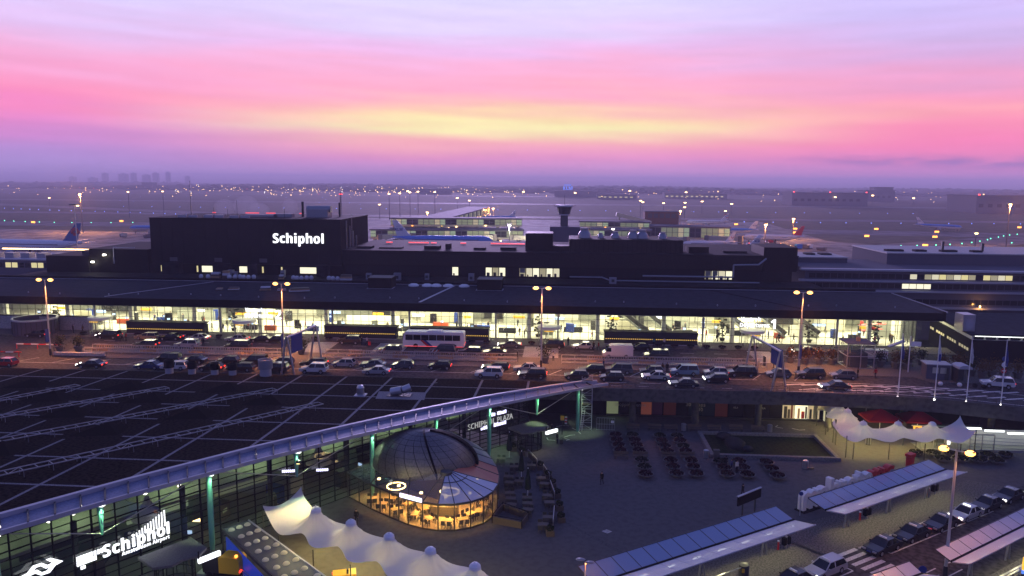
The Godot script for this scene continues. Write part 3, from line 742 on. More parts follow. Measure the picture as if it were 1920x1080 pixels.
	for e in [-84.0, -82.8, -81.6, -69.8, -47.6, -40.2, -33.2, -22, 12.6]:
		var q := thing("air_unit", "grey air-conditioning unit on the strip roof, %s from the left" % nth(k), "air unit", Vector3(e, 14.15, -182.5 + (k % 3)), 0, "air units on the roof")
		part(q, "casing", cbox(1.0 + .35 * (k % 3), 1.5 + .3 * (k % 2), 1.0), M.duct); part(q, "fan_guard", boxmesh(-.35, .35, .4, 1.1, .5, .54), M.dark_steel)
		k += 1
	# steam from the roof vents
	k = 0
	for e in [[-96, 30.5, -208, 6, 5], [-90.5, 31, -210, 7, 6], [-86, 30, -208, 6, 4], [-76.5, 31, -207, 4.5, 4.5]]:
		var f := FogVolume.new()
		f.name = numbered("steam_cloud"); add_child(f)
		f.shape = RenderingServer.FOG_VOLUME_SHAPE_ELLIPSOID; f.size = Vector3(e[3], e[4], e[3]); f.position = Vector3(e[0], e[1], e[2])
		var fm := FogMaterial.new()
		fm.density = .055; fm.albedo = Color(.95, .93, .95)
		f.material = fm
		tag(f, "pale puff of steam above the black block, %s from the left" % nth(k), "steam", "steam puffs"); f.set_meta("kind", "stuff")
		k += 1

func right_buildings() -> void:
	var t := thing("pier_block", "grey office pier with stacked window bands right of the hall", "building", Vector3(61, 0, -190))
	part(t, "wall", boxmesh(0, 110, 0, 17.4, -26, 0), M.hangar)
	for y in [17.4, 14.7, 12.2, 8.2]: part(t, "ledge", boxmesh(-1.5, 110, y - .25, y + .2, -.2, 1.2), M.trim)
	var lit := {0: [24, 49], 1: [22.4, 29.4]}
	var bands := [[15.2, 16.4], [12.8, 14.0], [9.0, 10.2]]
	for r in 3:
		for i in 44:
			var x := 1.0 + i * 1.75
			var on: bool = lit.has(r) and x > lit[r][0] and x < lit[r][1] and not (r == 0 and i % 8 == 7)
			part(t, "window", boxmesh(x, x + 1.6, bands[r][0], bands[r][1], 0, .05), ([[M.window_warm, M.window_dim, M.window_mid][i % 3], M.window_white][r]) if on else M.dark_window)
	part(t, "wall_lamp", boxmesh(42, 42.3, 8.6, 9.0, 1.2, 1.4), M.lamp_warm)
	omni(Vector3(103.2, 8.8, -188), Color(1, .7, .35), 8, .2)
	t = thing("grey_roof_block", "pale grey block with a snow-white roof rising behind the office pier", "building", Vector3(86.5, 0, -204))
	part(t, "wall", boxmesh(0, 90, 0, 20.2, -24, 0), M.hangar); part(t, "roof", boxmesh(-.2, 90.2, 20.2, 20.5, -24.2, .2), M.pale_stone)
	for e in [[17.5, 2.6], [28, 2.2]]: part(t, "chimney", boxmesh(e[0], e[0] + .6, 20.5, 20.5 + e[1], -8, -7.4), M.dark_steel)
	for e in [[1.5, 6], [9, 12], [16, 20], [24, 26.5]]: part(t, "roof_unit", boxmesh(e[0], e[1], 20.5, 21.0, -6, -4), M.roofing_dark)
	t = thing("grey_link_block", "small grey block with a pale roof between hall and pier", "building", Vector3(60, 0, -206))
	part(t, "wall", boxmesh(0, 17, 0, 18.6, -14, 0), M.hangar); part(t, "roof", boxmesh(-.2, 17.2, 18.6, 18.9, -14.2, .2), M.pale_stone)
	for e in [[2, 3.5], [8, 10.5], [12, 15]]: part(t, "roof_unit", boxmesh(e[0], e[1], 18.9, 19.3, -9, -6), M.roofing_dark)
	t = thing("black_annex", "low black annex with a lit clerestory at the right edge", "building", Vector3(75.5, 0, -140))
	var b := MB.new()
	b.prism(P([0, 0, 40, 2, 44, -24, 3.6, -23]), 5.0, 10.2)
	part(t, "wall", b.mesh(), M.black_clad)
	b = MB.new()
	b.prism(P([-.3, .3, 40.4, 2.3, 44.3, -24.3, 3.3, -23.3]), 11.1, 11.4)
	part(t, "roof", b.mesh(), M.roofing)
	b = MB.new()
	b.prism(P([.4, -.4, 39.6, 1.6, 43.6, -23.6, 4, -22.6]), 10.2, 11.1)
	part(t, "clerestory_wall", b.mesh(), M.hall_white)
	for i in 8:
		var w := boxmesh(.6 + i * 2.1, 2.3 + i * 2.1, 10.35, 10.95, -.22 + i * .105, -.1 + i * .105)
		part(t, "clerestory_window", w, M.dark_window)
	b = MB.new()
	part(t, "light_strip", boxmesh(.5, 20, 10.98, 11.07, .05, .2), M.strip_lamp, Vector3(0, 0, .2), Basis(Vector3.UP, -.05))
	for i in 17:
		var a := Vector3(.12 + i * .205, 8.3, -.8 - i * 1.3)
		b = MB.new()
		b.bar(a + Vector3(-.03, 0, 0), a + Vector3(.13, 0, -.9), .06, .5)
		part(t, "window", b.mesh(), M.window_dim if i % 5 < 4 else M.dark_window)
	part(t, "air_handler", boxmesh(-.4, 1.8, 11.4, 14.5, -5.5, -2.4), M.steel)
	part(t, "air_handler_panel", boxmesh(.1, 1.4, 11.8, 13.6, -2.4, -2.36), M.trim)

func rh(z: float) -> float:
	return 7.05 + .05 * (z + 115.0)
const EL := [-58, -34.5, -50.5, -46, -45, -54.2, -39.4, -62.9, -31.8, -73.6, -24.2, -83.1, -18, -90.1, -9.5, -99.2, -1.4, -107, 5.1, -113.1, 7.7, -115.2]
const EU := [-60.2, -37, -52.6, -48.4, -47, -56.7, -41.2, -65.9, -33.3, -77.1, -25.3, -86.9, -18.8, -94.5, -9.9, -103.8, -1.5, -110.9, 4.2, -115.2, 6, -115.4]
const COLS := [-50.2, -47.6, -45.6, -54.2, -41.2, -61.4, -35.3, -70.1, -29.1, -78, -22.7, -86.4, -16, -93.7, -9.7, -100.9, -3.2, -107.3, 3, -112.5]
func plaza_building() -> void:
	var t := thing("plaza_building", "triangular low station hall with a dark planted roof and slanting glass front", "building", Vector3.ZERO)
	var up := P(EU); var lo := P(EL)
	var poly := up.duplicate()
	poly.append_array(P([6, -116.1, -150, -116.1, -150, -37]))
	var b := MB.new()
	var idx := Geometry2D.triangulate_polygon(poly)
	for k in idx.size() / 3:
		var q := []
		for j in 3: q.append(Vector3(poly[idx[k * 3 + j]].x, rh(poly[idx[k * 3 + j]].y), poly[idx[k * 3 + j]].y))
		b.stri(q[0], q[1], q[2], Vector3.UP, Vector3.UP, Vector3.UP)
		for j in 3: q[j] = q[j] - Vector3.UP * .5
		b.stri(q[0], q[1], q[2], Vector3.DOWN, Vector3.DOWN, Vector3.DOWN)
	part(t, "planted_roof", b.mesh(), M.sedum)
	# overhanging metal edge: one panel per field, ribs between
	b = MB.new()
	var edge := MB.new(); var gut := MB.new()
	for i in up.size() - 1:
		var a := Vector3(up[i].x, rh(up[i].y) + .05, up[i].y); var d := Vector3(up[i + 1].x, rh(up[i + 1].y) + .05, up[i + 1].y)
		var e := Vector3(lo[i].x, rh(lo[i].y) + .02, lo[i].y); var f := Vector3(lo[i + 1].x, rh(lo[i + 1].y) + .02, lo[i + 1].y)
		var n := maxi(1, int(a.distance_to(d) / 1.95))
		for k in n:
			var s0 := (k + .04) / n; var s1 := (k + .96) / n
			var p := MB.new()
			var q := [a.lerp(d, s0), a.lerp(d, s1), e.lerp(f, s1), e.lerp(f, s0)]
			p.quad(q[0], q[1], q[2], q[3]); p.quad(q[0] - Vector3.UP * .06, q[1] - Vector3.UP * .06, q[2] - Vector3.UP * .06, q[3] - Vector3.UP * .06)
			part(t, "edge_panel", p.mesh(), M.canopy_edge)
			b.bar(a.lerp(d, float(k) / n) + Vector3.UP * .04, e.lerp(f, float(k) / n) + Vector3.UP * .04, .12, .3)
		gut.bar(a + Vector3.UP * .15, d + Vector3.UP * .15, .45, .5)
		edge.bar(e - Vector3.UP * .1, f - Vector3.UP * .1, .22, .4)
	part(t, "edge_rib", b.mesh(), M.dark_steel); part(t, "edge_gutter", gut.mesh(), M.trim); part(t, "edge_beam", edge.mesh(), M.trim)
	# pale gravel lines on the roof
	var xs := [-115, -107.7, -100.4, -93, -85.6, -78.4, -71.1, -63.9, -56.5, -49.2, -41.7, -34.3, -26.9, -19.6, -12.2, -4.8]
	var zs := [-109.9, -102.5, -95.4, -88, -80.4, -72.6, -64.6, -57]
	var pyr := [[-79.6, -103.6], [-71.4, -96.4], [-63.4, -88.6], [-54.2, -81.6], [-47.2, -89.6], [-40.6, -97.6], [-57.2, -97.0], [-64.6, -103.8], [-49.6, -104.2], [-61.0, -73.4], [-70.5, -80.8], [-78.6, -88.8], [-87, -96]]
	for x in xs:
		b = MB.new()
		var z := -115.9
		while z < -40:
			var near := false
			for p in pyr: near = near or (absf(x - p[0]) < 2.6 and absf(z + .6 - p[1]) < 3.2)
			if not near and Geometry2D.is_point_in_polygon(Vector2(x, z + 1.2), poly):
				b.quad(Vector3(x - .18, rh(z) + .012, z), Vector3(x + .18, rh(z) + .012, z), Vector3(x + .18, rh(z + 1.2) + .012, z + 1.2), Vector3(x - .18, rh(z + 1.2) + .012, z + 1.2))
			elif b.v.size():
				part(t, "gravel_line", b.mesh(), M.gravel); b = MB.new()
			z += 1.2
		if b.v.size(): part(t, "gravel_line", b.mesh(), M.gravel)
	for z in zs:
		b = MB.new()
		var x := -149.0
		while x < 6:
			var near := false
			for p in pyr: near = near or (absf(x + .6 - p[0]) < 3.4 and absf(z - p[1]) < 2.6)
			if not near and Geometry2D.is_point_in_polygon(Vector2(x + 1.3, z), poly):
				b.quad(Vector3(x, rh(z) + .016, z - .16), Vector3(x + 1.2, rh(z) + .016, z - .16), Vector3(x + 1.2, rh(z) + .016, z + .16), Vector3(x, rh(z) + .016, z + .16))
			elif b.v.size():
				part(t, "gravel_line", b.mesh(), M.gravel); b = MB.new()
			x += 1.2
		if b.v.size(): part(t, "gravel_line", b.mesh(), M.gravel)
	b = MB.new()
	b.quad(Vector3(-26.6, rh(-105) + .02, -105.8), Vector3(-19.5, rh(-105) + .02, -105.8), Vector3(-19, rh(-101.4) + .02, -101.4), Vector3(-26, rh(-101.4) + .02, -101.4))
	part(t, "gravel_bed", b.mesh(), M.gravel)
	# dark wedge skylights
	b = MB.new()
	var ap := Vector3(.4, .9, -1.2)
	var cs := [Vector3(-3.0, 0, 2.4), Vector3(3.0, 0, 1.0), Vector3(2.2, 0, -2.6), Vector3(-1.4, 0, -2.6)]
	for i in 4: b.tri(cs[i], ap, cs[(i + 1) % 4])
	var wm := b.mesh()
	for p in pyr: part(t, "roof_wedge", wm, M.sedum_dark, Vector3(p[0], rh(p[1]) - .02, p[1]))
	# ladder trusses lying over the roof
	var k := 0
	for e in [[-53.6, -65.4, -32.0, -95.5, 14.0], [-61.6, -75.6, -41.2, -102.9, 16.0], [-68.8, -84.8, -57.0, -102.2, 18.0], [-75.0, -92.7, -70.6, -102.2, 18.0], [-46.2, -55.8, -46.0, -56, 0]]:
		if e[4] == 0: continue
		var q := thing("roof_truss", "slender ladder-like steel truss lying across the planted roof, %s from the front" % nth(k), "truss", Vector3.ZERO, 0, "roof trusses")
		var a := Vector3(e[0], rh(e[1]) + .7, e[1]); var d := Vector3(e[2], rh(e[3]) + .7, e[3])
		a = a - (d - a).normalized() * e[4]
		var side := (d - a).cross(Vector3.UP).normalized() * .62
		var m := MB.new()
		m.bar(a + side, d + side, .09, .1); part(q, "rail", m.mesh(), M.duct)
		m = MB.new()
		m.bar(a - side, d - side, .09, .1); part(q, "rail", m.mesh(), M.duct)
		var nn := int(a.distance_to(d) / 1.3)
		m = MB.new()
		for i in nn + 1:
			var c := a.lerp(d, float(i) / nn)
			m.bar(c + side, c - side, .06, .06)
			if i % 2 == 0: m.bar(c + side, c + side - Vector3.UP * .9, .04, .04); m.bar(c - side, c - side - Vector3.UP * .9, .04, .04)
			if i % 8 == 3: m.bar(c + side, a.lerp(d, float(i + 1) / nn) - side, .05, .05)
		part(q, "rungs", m.mesh(), M.duct)
		k += 1
	# roof vents by the gravel bed
	var v := thing("roof_vent", "small domed metal ventilator on the planted roof", "vent", Vector3(-28.6, rh(-103) + .02, -103))
	b = MB.new()
	b.lathe(Vector3.ZERO, [Vector2(.55, 0), Vector2(.55, 1.2), Vector2(.42, 1.5), Vector2(0, 1.6)], 12)
	part(v, "drum", b.mesh(), M.steel); part(v, "base", cbox(1.6, .15, 1.6), M.trim)
	v = thing("roof_air_machine", "twisted shiny air duct unit on the gravel bed", "air unit", Vector3(-23.0, rh(-103.6) + .03, -103.6))
	b = MB.new()
	b.tube(Vector3(-1.2, .5, 0), Vector3(.4, .9, .2), .62, .6, 10); part(v, "duct_drum", b.mesh(), M.steel)
	b = MB.new()
	b.tube(Vector3(.4, .8, 0), Vector3(1.5, 1.2, -.4), .55, .55, 10); part(v, "duct_drum", b.mesh(), M.steel)
	part(v, "base", cbox(3.4, .12, 1.6), M.dark_steel)
	facade(t)
	# round flues at the road edge of the roof
	k = 0
	for e in [[-62.0, .8, 2.2, "dark"], [-58.2, .75, 2.0, "dark"], [-54.4, .75, 1.9, "dark"], [-51.4, .75, 1.9, "dark"], [-45.9, 1.15, 2.7, "grey"]]:
		var q := thing("roof_flue", "round %s exhaust flue at the road edge of the planted roof, %s from the left" % [e[3], nth(k)], "flue", Vector3(e[0] - 1.5, rh(-114.8), -114.8), 0, "exhaust flues")
		b = MB.new()
		b.lathe(Vector3.ZERO, [Vector2(e[1], e[2] * .45), Vector2(e[1], e[2]), Vector2(e[1] * .85, e[2]), Vector2(e[1] * .85, e[2] - .3), Vector2(0, e[2] - .3)], 14)
		part(q, "drum", b.mesh(), M.black_clad if e[3] == "dark" else M.duct)
		b = MB.new()
		b.lathe(Vector3.ZERO, [Vector2(e[1] * .8, 0), Vector2(e[1] * .8, e[2] * .45)], 14)
		part(q, "base", b.mesh(), M.trim)
		k += 1

func facade(t: Node3D) -> void:
	var c := P(COLS)
	var inn := []
	for i in c.size():
		var d := (c[mini(i + 1, c.size() - 1)] - c[maxi(i - 1, 0)]).normalized()
		inn.append(c[i] + Vector2(d.y, -d.x) * 2.0)   # towards the inside
	var frame := MB.new(); var cols := MB.new()
	for i in c.size() - 2:
		var a: Vector2 = inn[i]; var d: Vector2 = inn[i + 1]
		var n := 5
		for k in n:
			var p: Vector2 = a.lerp(d, float(k) / n); var q: Vector2 = a.lerp(d, float(k + 1) / n)
			var top := rh((p.y + q.y) / 2) - .55
			var A := Vector3(p.x, 0, p.y); var B := Vector3(q.x, 0, q.y)
			frame.bar(A, A + Vector3.UP * top, .16 if k % 5 == 0 else .08, .14)
			var rows := 4
			for r in rows:
				var m := MB.new()
				m.bar(A.lerp(B, .03) + Vector3.UP * (top * (r + .5) / rows), A.lerp(B, .97) + Vector3.UP * (top * (r + .5) / rows), .02, top / rows - .08)
				part(t, "pane", m.mesh(), M.dark_glass)
			for r in rows * 3: frame.bar(A + Vector3.UP * (top * r / rows / 3.0), B + Vector3.UP * (top * r / rows / 3.0), .07, .07 if r % 3 else .12)
	part(t, "facade_frame", frame.mesh(), M.black_clad)
	# columns: full columns and hanging spindles with struts
	for i in range(1, c.size()):
		var top := rh(c[i].y) - .3
		var m := MB.new()
		if i % 2 == 1 and i > 0:
			m.lathe(Vector3(c[i].x, 0, c[i].y), [Vector2(.2, 0), Vector2(.28, 1.5), Vector2(.3, top * .6), Vector2(.26, top)], 12)
			part(t, "column", m.mesh(), M.green_steel)
			spot(Vector3(c[i].x + .55, top - .1, c[i].y + .45), Vector3(-.12, -1, -.1), Color(.85, 1, .75), 30, 40, .1)
			part(t, "column_lamp", boxmesh(-.3, .3, top - .06, top + .02, -.3, .3), M.strip_lamp, Vector3(c[i].x + .4, 0, c[i].y + .35))
		else:
			var bot := top - 3.0
			m.tube(Vector3(c[i].x, top, c[i].y), Vector3(c[i].x, bot, c[i].y), .34, .12, 10)
			part(t, "spindle", m.mesh(), M.green_steel)
			spot(Vector3(c[i].x + .55, top - .1, c[i].y + .45), Vector3(-.15, -1, -.12), Color(.85, 1, .75), 24, 36, .1)
			part(t, "column_lamp", boxmesh(-.25, .25, top - .06, top + .02, -.25, .25), M.strip_lamp, Vector3(c[i].x + .4, 0, c[i].y + .35))
			m = MB.new()
			for s in [-1, 1]:
				if i + s >= c.size(): continue
				var e: Vector2 = c[i].lerp(c[i + s], .86)
				m.tube(Vector3(c[i].x, bot + .1, c[i].y), Vector3(e.x, rh(e.y) - .6, e.y), .06, .05, 5)
			part(t, "strut", m.mesh(), M.cream)
	# inside: floor, gallery, back wall, shops, lights
	var b := MB.new()
	var poly := PackedVector2Array()
	for p in inn: poly.append(p)
	poly.remove_at(poly.size() - 1)
	var back := PackedVector2Array()
	for i in range(poly.size() - 1, -1, -1): back.append(poly[i] + Vector2(-15, -4))
	poly.append_array(back)
	b.prism(poly, .012, .012)
	part(t, "inner_floor", b.mesh(), M.hall_grey)
	for i in poly.size() / 2 - 1:
		var A := Vector3(poly[i].x - 9, 0, poly[i].y - 2.6); var B := Vector3(poly[i + 1].x - 9, 0, poly[i + 1].y - 2.6)
		b = MB.new()
		b.bar(A + Vector3.UP * 3.4, B + Vector3.UP * 3.4, 5.0, .35)
		part(t, "gallery_floor", b.mesh(), M.hall_grey)
		b = MB.new()
		b.bar(A + Vector3(-5.5, 3.6, -1.4), B + Vector3(-5.5, 3.6, -1.4), .3, 7.2)
		part(t, "back_wall", b.mesh(), [M.hall_grey, M.hall_dark, M.hall_grey][i % 3])
		b = MB.new()
		b.bar(A.lerp(B, .12) + Vector3(-2.6, 1.5, -.8), A.lerp(B, .8) + Vector3(-2.6, 1.5, -.8), .3, 2.4)
		part(t, "shop_front", b.mesh(), [M.window_green, M.wood, M.hall_dark, M.green_glow][i % 4])
		for k in 4:
			var p := A.lerp(B, .12 + k * .24) + Vector3(1.6 * sin(k * 5.0 + i), 3.9 + 1.5 * absf(sin(k * 3.0 + i * 2.0)), 0)
			part(t, "pendant_lamp", boxmesh(-.14, .14, 0, .14, -.14, .14), M.lamp_white, p)
		area((A + B) / 2 + Vector3(-1.0, 6.4 - i * .12, 0), Vector3.DOWN, 5, 5, Color(.85, 1, .74), 18)
		part(t, "ceiling_light", boxmesh(-1.2, 1.2, 6.44, 6.5, -.15, .15), M.strip_lamp, Vector3(((A + B) / 2).x - 1, -i * .12, ((A + B) / 2).z))
	for i in 22:
		var fk := i / 22.0 * (inn.size() - 3) + .3
		var p: Vector2 = inn[int(fk)].lerp(inn[int(fk) + 1], fk - int(fk)) + Vector2(-3.2 - 3.5 * absf(sin(i * 2.1)), -.8)
		var q := thing("station_kiosk", "dim stand inside the station hall behind the glass, %s from the left" % nth(i), "kiosk", Vector3(p.x, .02, p.y), i * .7, "stands inside the station hall")
		part(q, "body", cbox(1.2 + .8 * absf(sin(i * 1.3)), 1.3 + 1.4 * absf(sin(i * 3.1)), 1.0), [M.hall_dark, M.wood, M.hall_dark, M.blue_sign, M.cream][i % 5])
		part(q, "lit_panel", boxmesh(-.4, .4, .9, 1.3, .5, .54), [M.window_warm, M.screen, M.lamp_warm, M.window_green][i % 4])
	for i in 9:
		var p: Vector2 = inn[mini(i, inn.size() - 2)] + Vector2(-2.4, -.9)
		var q := MB.new()
		q.tube(Vector3(p.x, 0, p.y), Vector3(p.x, 6.6, p.y), .3, .3, 10)
		part(t, "inner_column", q.mesh(), M.dark_steel)
		q = MB.new()
		q.lathe(Vector3(p.x - 3, 3.7, p.y + 1.5), [Vector2(1.6, 0), Vector2(.5, 1.5), Vector2(.2, 2.3), Vector2(0, 2.3)], 14)
		if i % 2: part(t, "light_cone", q.mesh(), M.white_fabric)
	b = MB.new()
	var e0: Vector2 = inn[c.size() - 2]
	for i in 5:
		var m := MB.new()
		m.bar(Vector3(e0.x - i * 1.6, 0, e0.y - .6 - i * .6), Vector3(e0.x - i * 1.6, 6.5, e0.y - .6 - i * .6), .1, .1)
		b.bar(Vector3(e0.x - i * 1.6, 3.2, e0.y - .6 - i * .6), Vector3(e0.x - i * 1.6 - 1.5, 3.2, e0.y - 1.2 - i * .6), .02, 6.0)
		part(t, "end_mullion", m.mesh(), M.black_clad)
	part(t, "end_glazing", b.mesh(), M.dark_glass)
	# signs on the glass, each on the slant of the facade
	var fb := func(i: int) -> Basis:
		var d: Vector2 = (inn[i + 1] - inn[i]).normalized()
		return Basis(Vector3(d.x, 0, d.y), Vector3.UP, Vector3(-d.y, 0, d.x))
	var sb: Basis = fb.call(2)
	var s := thing("airport_sign", "glowing white Schiphol Amsterdam Airport letters with rising bars on the station glass", "sign", Vector3(-40.75, 3.0, -65.6) + sb.z * .35)
	s.basis = sb
	text(s, "lettering", "Schiphol", 1.15, Vector3(.1, .95, 0), Basis(), M.sign_white)
	text(s, "small_lettering", "Amsterdam Airport", .36, Vector3(.9, .06, 0), Basis(), M.sign_white)
	for i in 11: part(s, "rising_bar", boxmesh(-.05, .05, 0, .35 + i * .13, -.05, .05), M.sign_white, Vector3(.1 + i * .28, 1.25, -.12))
	for i in 8: part(s, "flat_bar", boxmesh(0, .2 if i > 3 else .42, 0, .42, -.05, .05), M.sign_white, Vector3(-5.4 + i * .3, .95, 0))
	part(s, "flat_bar", boxmesh(-5.4, -3.7, .48, .88, -.05, .05), M.sign_white)
	part(s, "square_mark", boxmesh(-5.1, -4.7, .05, .35, -.05, .05), M.sign_white)
	area(s.position + sb.z * .5 + Vector3.UP * .8, sb.z, 6, 2, Color(.92, .95, 1), 5)
	sb = fb.call(1)
	s = thing("railway_sign", "glowing white railway emblem of two joined arrows on the station glass", "sign", Vector3(-45.1, 4.65, -58.4) + sb.z * .3)
	s.basis = sb
	s.scale = Vector3.ONE * .74
	for g in [-1.0, 1.0]:
		var m := MB.new()
		m.plate(P([g * 2.4, 0, g * 1.1, g * .0 + .95 * g, g * .55, .95 * g, g * 1.25, .25 * g, g * .7, .22 * g, g * .1, .75 * g, g * -.85, .8 * g, g * -1.6, .1 * g, g * -1.0, .1 * g, g * -.55, .45 * g, g * -.05, .42 * g, g * .45, -.12 * g, g * 1.75, -.14 * g]), Vector3.ZERO, Vector3.RIGHT, Vector3.UP, .12)
		part(s, "arrow", m.mesh(), M.sign_white)
	sb = fb.call(7)
	s = thing("plaza_sign", "SCHIPHOL PLAZA letters between two violet glowing lines on the glass", "sign", Vector3(-9.9, 3.75, -103.8) + sb.z * .35)
	s.basis = sb
	text(s, "lettering", "SCHIPHOL PLAZA", .78, Vector3(-.1, .42, 0), Basis(), M.sign_dim, false)
	for e in [[-.6, 2.9, 1.15], [-1.9, 2.9, -.5]]:
		for i in 10:
			if i == 4: continue
			var w: float = (e[1] - e[0]) / 10.0
			part(s, "violet_letter", boxmesh(0, w * .72, 0, .34 + .16 * absf(sin(i * 2.3)), -.04, .04), M.sign_violet, Vector3(e[0] + i * w, e[2], 0))
	k_small_sign(Vector3(-30.6, 5.9, -79.0), fb.call(4), "small slanting row of violet lamps behind the station glass, left")
	k_small_sign(Vector3(-27.9, 4.7, -82.6), fb.call(4), "small slanting row of violet lamps behind the station glass, right")
func k_small_sign(at: Vector3, bs: Basis, label: String) -> void:
	var s := thing("shop_sign", label, "sign", at + bs.z * .3)
	s.basis = bs
	for i in 7: part(s, "letter", boxmesh(0, .16, 0, .3, -.03, .03), M.sign_violet, Vector3(i * .24 - .8, -.06 * i, 0))
const EAVE := [-25.6, -85.6, -21.9, -82.4, -19.2, -80.4, -16.7, -78.7, -14.9, -77.9, -13.1, -77.5, -11.3, -77.7, -9.6, -78.5, -8.3, -79.7, -7.4, -81.4, -7.0, -83.6, -7.1, -86.2, -7.6, -88.8, -8.4, -91.4, -9.5, -94, -10.9, -96.4]
func pavilion() -> void:
	var t := thing("restaurant_pavilion", "round glass restaurant with a scaled metal dome and warm lit tables", "pavilion", Vector3.ZERO)
	var e := P(EAVE)
	var c := Vector2(-12.9, -82.4)
	var eh := 3.1
	var frame := MB.new()
	var roof := []
	for i in e.size():   # inner ring of the glass roof
		var q := e[i].lerp(c, .88)
		if i < 4: q = Vector2(lerpf(-22.6, -15.4, i / 4.0), lerpf(-86.8, -81.2, i / 4.0))
		if i > 10: q = Vector2(lerpf(-10.6, -12.6, (i - 10) / 5.0), lerpf(-84.6, -96.0, (i - 10) / 5.0))
		roof.append(Vector3(q.x, 5.0 if i >= 4 and i <= 10 else 4.3, q.y))
	for i in e.size() - 1:
		var a := Vector3(e[i].x, 0, e[i].y); var b := Vector3(e[i + 1].x, 0, e[i + 1].y)
		var n := 2 if a.distance_to(b) > 3.0 else 1
		for k in n:
			var p := a.lerp(b, float(k) / n); var q := a.lerp(b, float(k + 1) / n)
			var m := MB.new()
			m.bar(p.lerp(q, .04) + Vector3.UP * 1.55, p.lerp(q, .96) + Vector3.UP * 1.55, .02, 2.9)
			part(t, "wall_pane", m.mesh(), M.glass)
			frame.bar(p, p + Vector3.UP * eh, .12, .12)
		frame.bar(a + Vector3.UP * eh, b + Vector3.UP * eh, .16, .2); frame.bar(a + Vector3.UP * .08, b + Vector3.UP * .08, .12, .16)
		var r0: Vector3 = roof[i]; var r1: Vector3 = roof[i + 1]
		var A := a + Vector3.UP * (eh + .12); var B := b + Vector3.UP * (eh + .12)
		var m2 := MB.new()
		m2.quad(A.lerp(B, .03), A.lerp(B, .97), r0.lerp(r1, .97), r0.lerp(r1, .03))
		part(t, "roof_pane", m2.mesh(), M.roof_glass if i < 5 else ([M.cone_pane, M.roof_grey, M.orange_pane][0 if i < 10 else (2 if i in [10, 11] else 1)]))
		frame.bar(A, r0, .08, .1)
	part(t, "frame", frame.mesh(), M.dark_steel)
	# lantern ring at the top of the glass cone
	var ring := MB.new()
	for i in range(4, 10): ring.bar(roof[i].lerp(Vector3(e[i].x, eh, e[i].y), .33) + Vector3.UP * .06, roof[i + 1].lerp(Vector3(e[i + 1].x, eh, e[i + 1].y), .33) + Vector3.UP * .06, .08, .08)
	ring.lathe(Vector3(c.x, 4.85, c.y + .3), [Vector2(.75, 0), Vector2(.7, .3), Vector2(0, .4)], 14)
	part(t, "lantern_ring", ring.mesh(), M.dark_steel)
	# scaled dome: dark shell below, single metal scales above
	var dc := Vector3(-16.6, 3.9, -88.3)
	var rad := Vector3(6.6, 4.0, 6.2)
	var rot := Basis(Vector3.UP, deg_to_rad(-12))
	var shell := MB.new()
	var pt := func(u: float, v: float, k: float) -> Vector3:
		var p := Vector3(cos(v) * cos(u), sin(v), cos(v) * sin(u))
		var w := Vector3(p.x, 0, p.z).length()
		return dc + rot * (Vector3(p.x * rad.x, p.y * rad.y * (1.0 + .12 * sin(u) * w), p.z * rad.z) * k)
	var NU := 26; var NV := 9
	for j in NV:
		for i in NU:
			var u0 := TAU * i / NU + j * .06; var u1 := TAU * (i + 1) / NU + j * .06; var v0 := (PI / 2) * j / NV; var v1 := (PI / 2) * (j + 1) / NV
			shell.quad(pt.call(u0, v0, .985), pt.call(u0, v1, .985), pt.call(u1, v1, .985), pt.call(u1, v0, .985))
			var m := MB.new()
			var s0 := lerpf(u0, u1, .03); var s1 := lerpf(u0, u1, .97); var w1 := lerpf(v0, v1, .96)
			var q := [pt.call(s0, v0, 1.0), pt.call(s0 + .06, w1, .992), pt.call(s1 + .06, w1, .992), pt.call(s1, v0, 1.0)]
			m.stri(q[0], q[1], q[2], (q[0] - dc).normalized(), (q[1] - dc).normalized(), (q[2] - dc).normalized()); m.stri(q[0], q[2], q[3], (q[0] - dc).normalized(), (q[2] - dc).normalized(), (q[3] - dc).normalized())
			part(t, "scale", m.mesh(), M.dome_metal)
	part(t, "dome_shell", shell.mesh(), M.dome_seam)
	var ridge := MB.new()
	var lp: Vector3 = pt.call(.98, 0.0, 1.02)
	for i in 14:
		var np: Vector3 = pt.call(.98 + i * .02, (PI / 2) * (i + 1) / 14.0, 1.015)
		ridge.bar(lp, np, .22, .14); lp = np
	part(t, "ridge", ridge.mesh(), M.black_clad)
	ridge = MB.new()
	lp = pt.call(-.15, 0.0, 1.02)
	for i in 12:
		var np: Vector3 = pt.call(-.15, (PI / 2) * (i + 1) / 13.0, 1.02)
		ridge.bar(lp, np, .7, .3); lp = np
	part(t, "dome_side_band", ridge.mesh(), M.black_clad)
	var fl := MB.new()
	var fp := e.duplicate(); fp.append(Vector2(-18, -96))
	fl.prism(fp, .014, .014)
	part(t, "floor", fl.mesh(), M.warm_floor)
	# warm light inside
	for q in [[-12.6, -79.8, 16], [-15.6, -80.8, 15], [-18.6, -82.6, 14], [-10.0, -81.2, 14], [-9.6, -85.4, 9], [-21.4, -84.4, 9], [-13.2, -82.6, 12]]:
		spot(Vector3(q[0], 2.86, q[1]), Vector3.DOWN, Color(1, .78, .4), q[2] * 2.6, 66, .2)
		part(t, "ceiling_lamp", boxmesh(-.16, .16, 2.9, 3.05, -.16, .16), M.lamp_warm, Vector3(q[0], 0, q[1]))
	var hoop := MB.new()
	for i in 12: hoop.bar(Vector3(cos(i * TAU / 12) * 1.1, 2.9, sin(i * TAU / 12) * 1.1), Vector3(cos((i + 1) * TAU / 12) * 1.1, 2.9, sin((i + 1) * TAU / 12) * 1.1), .1, .1)
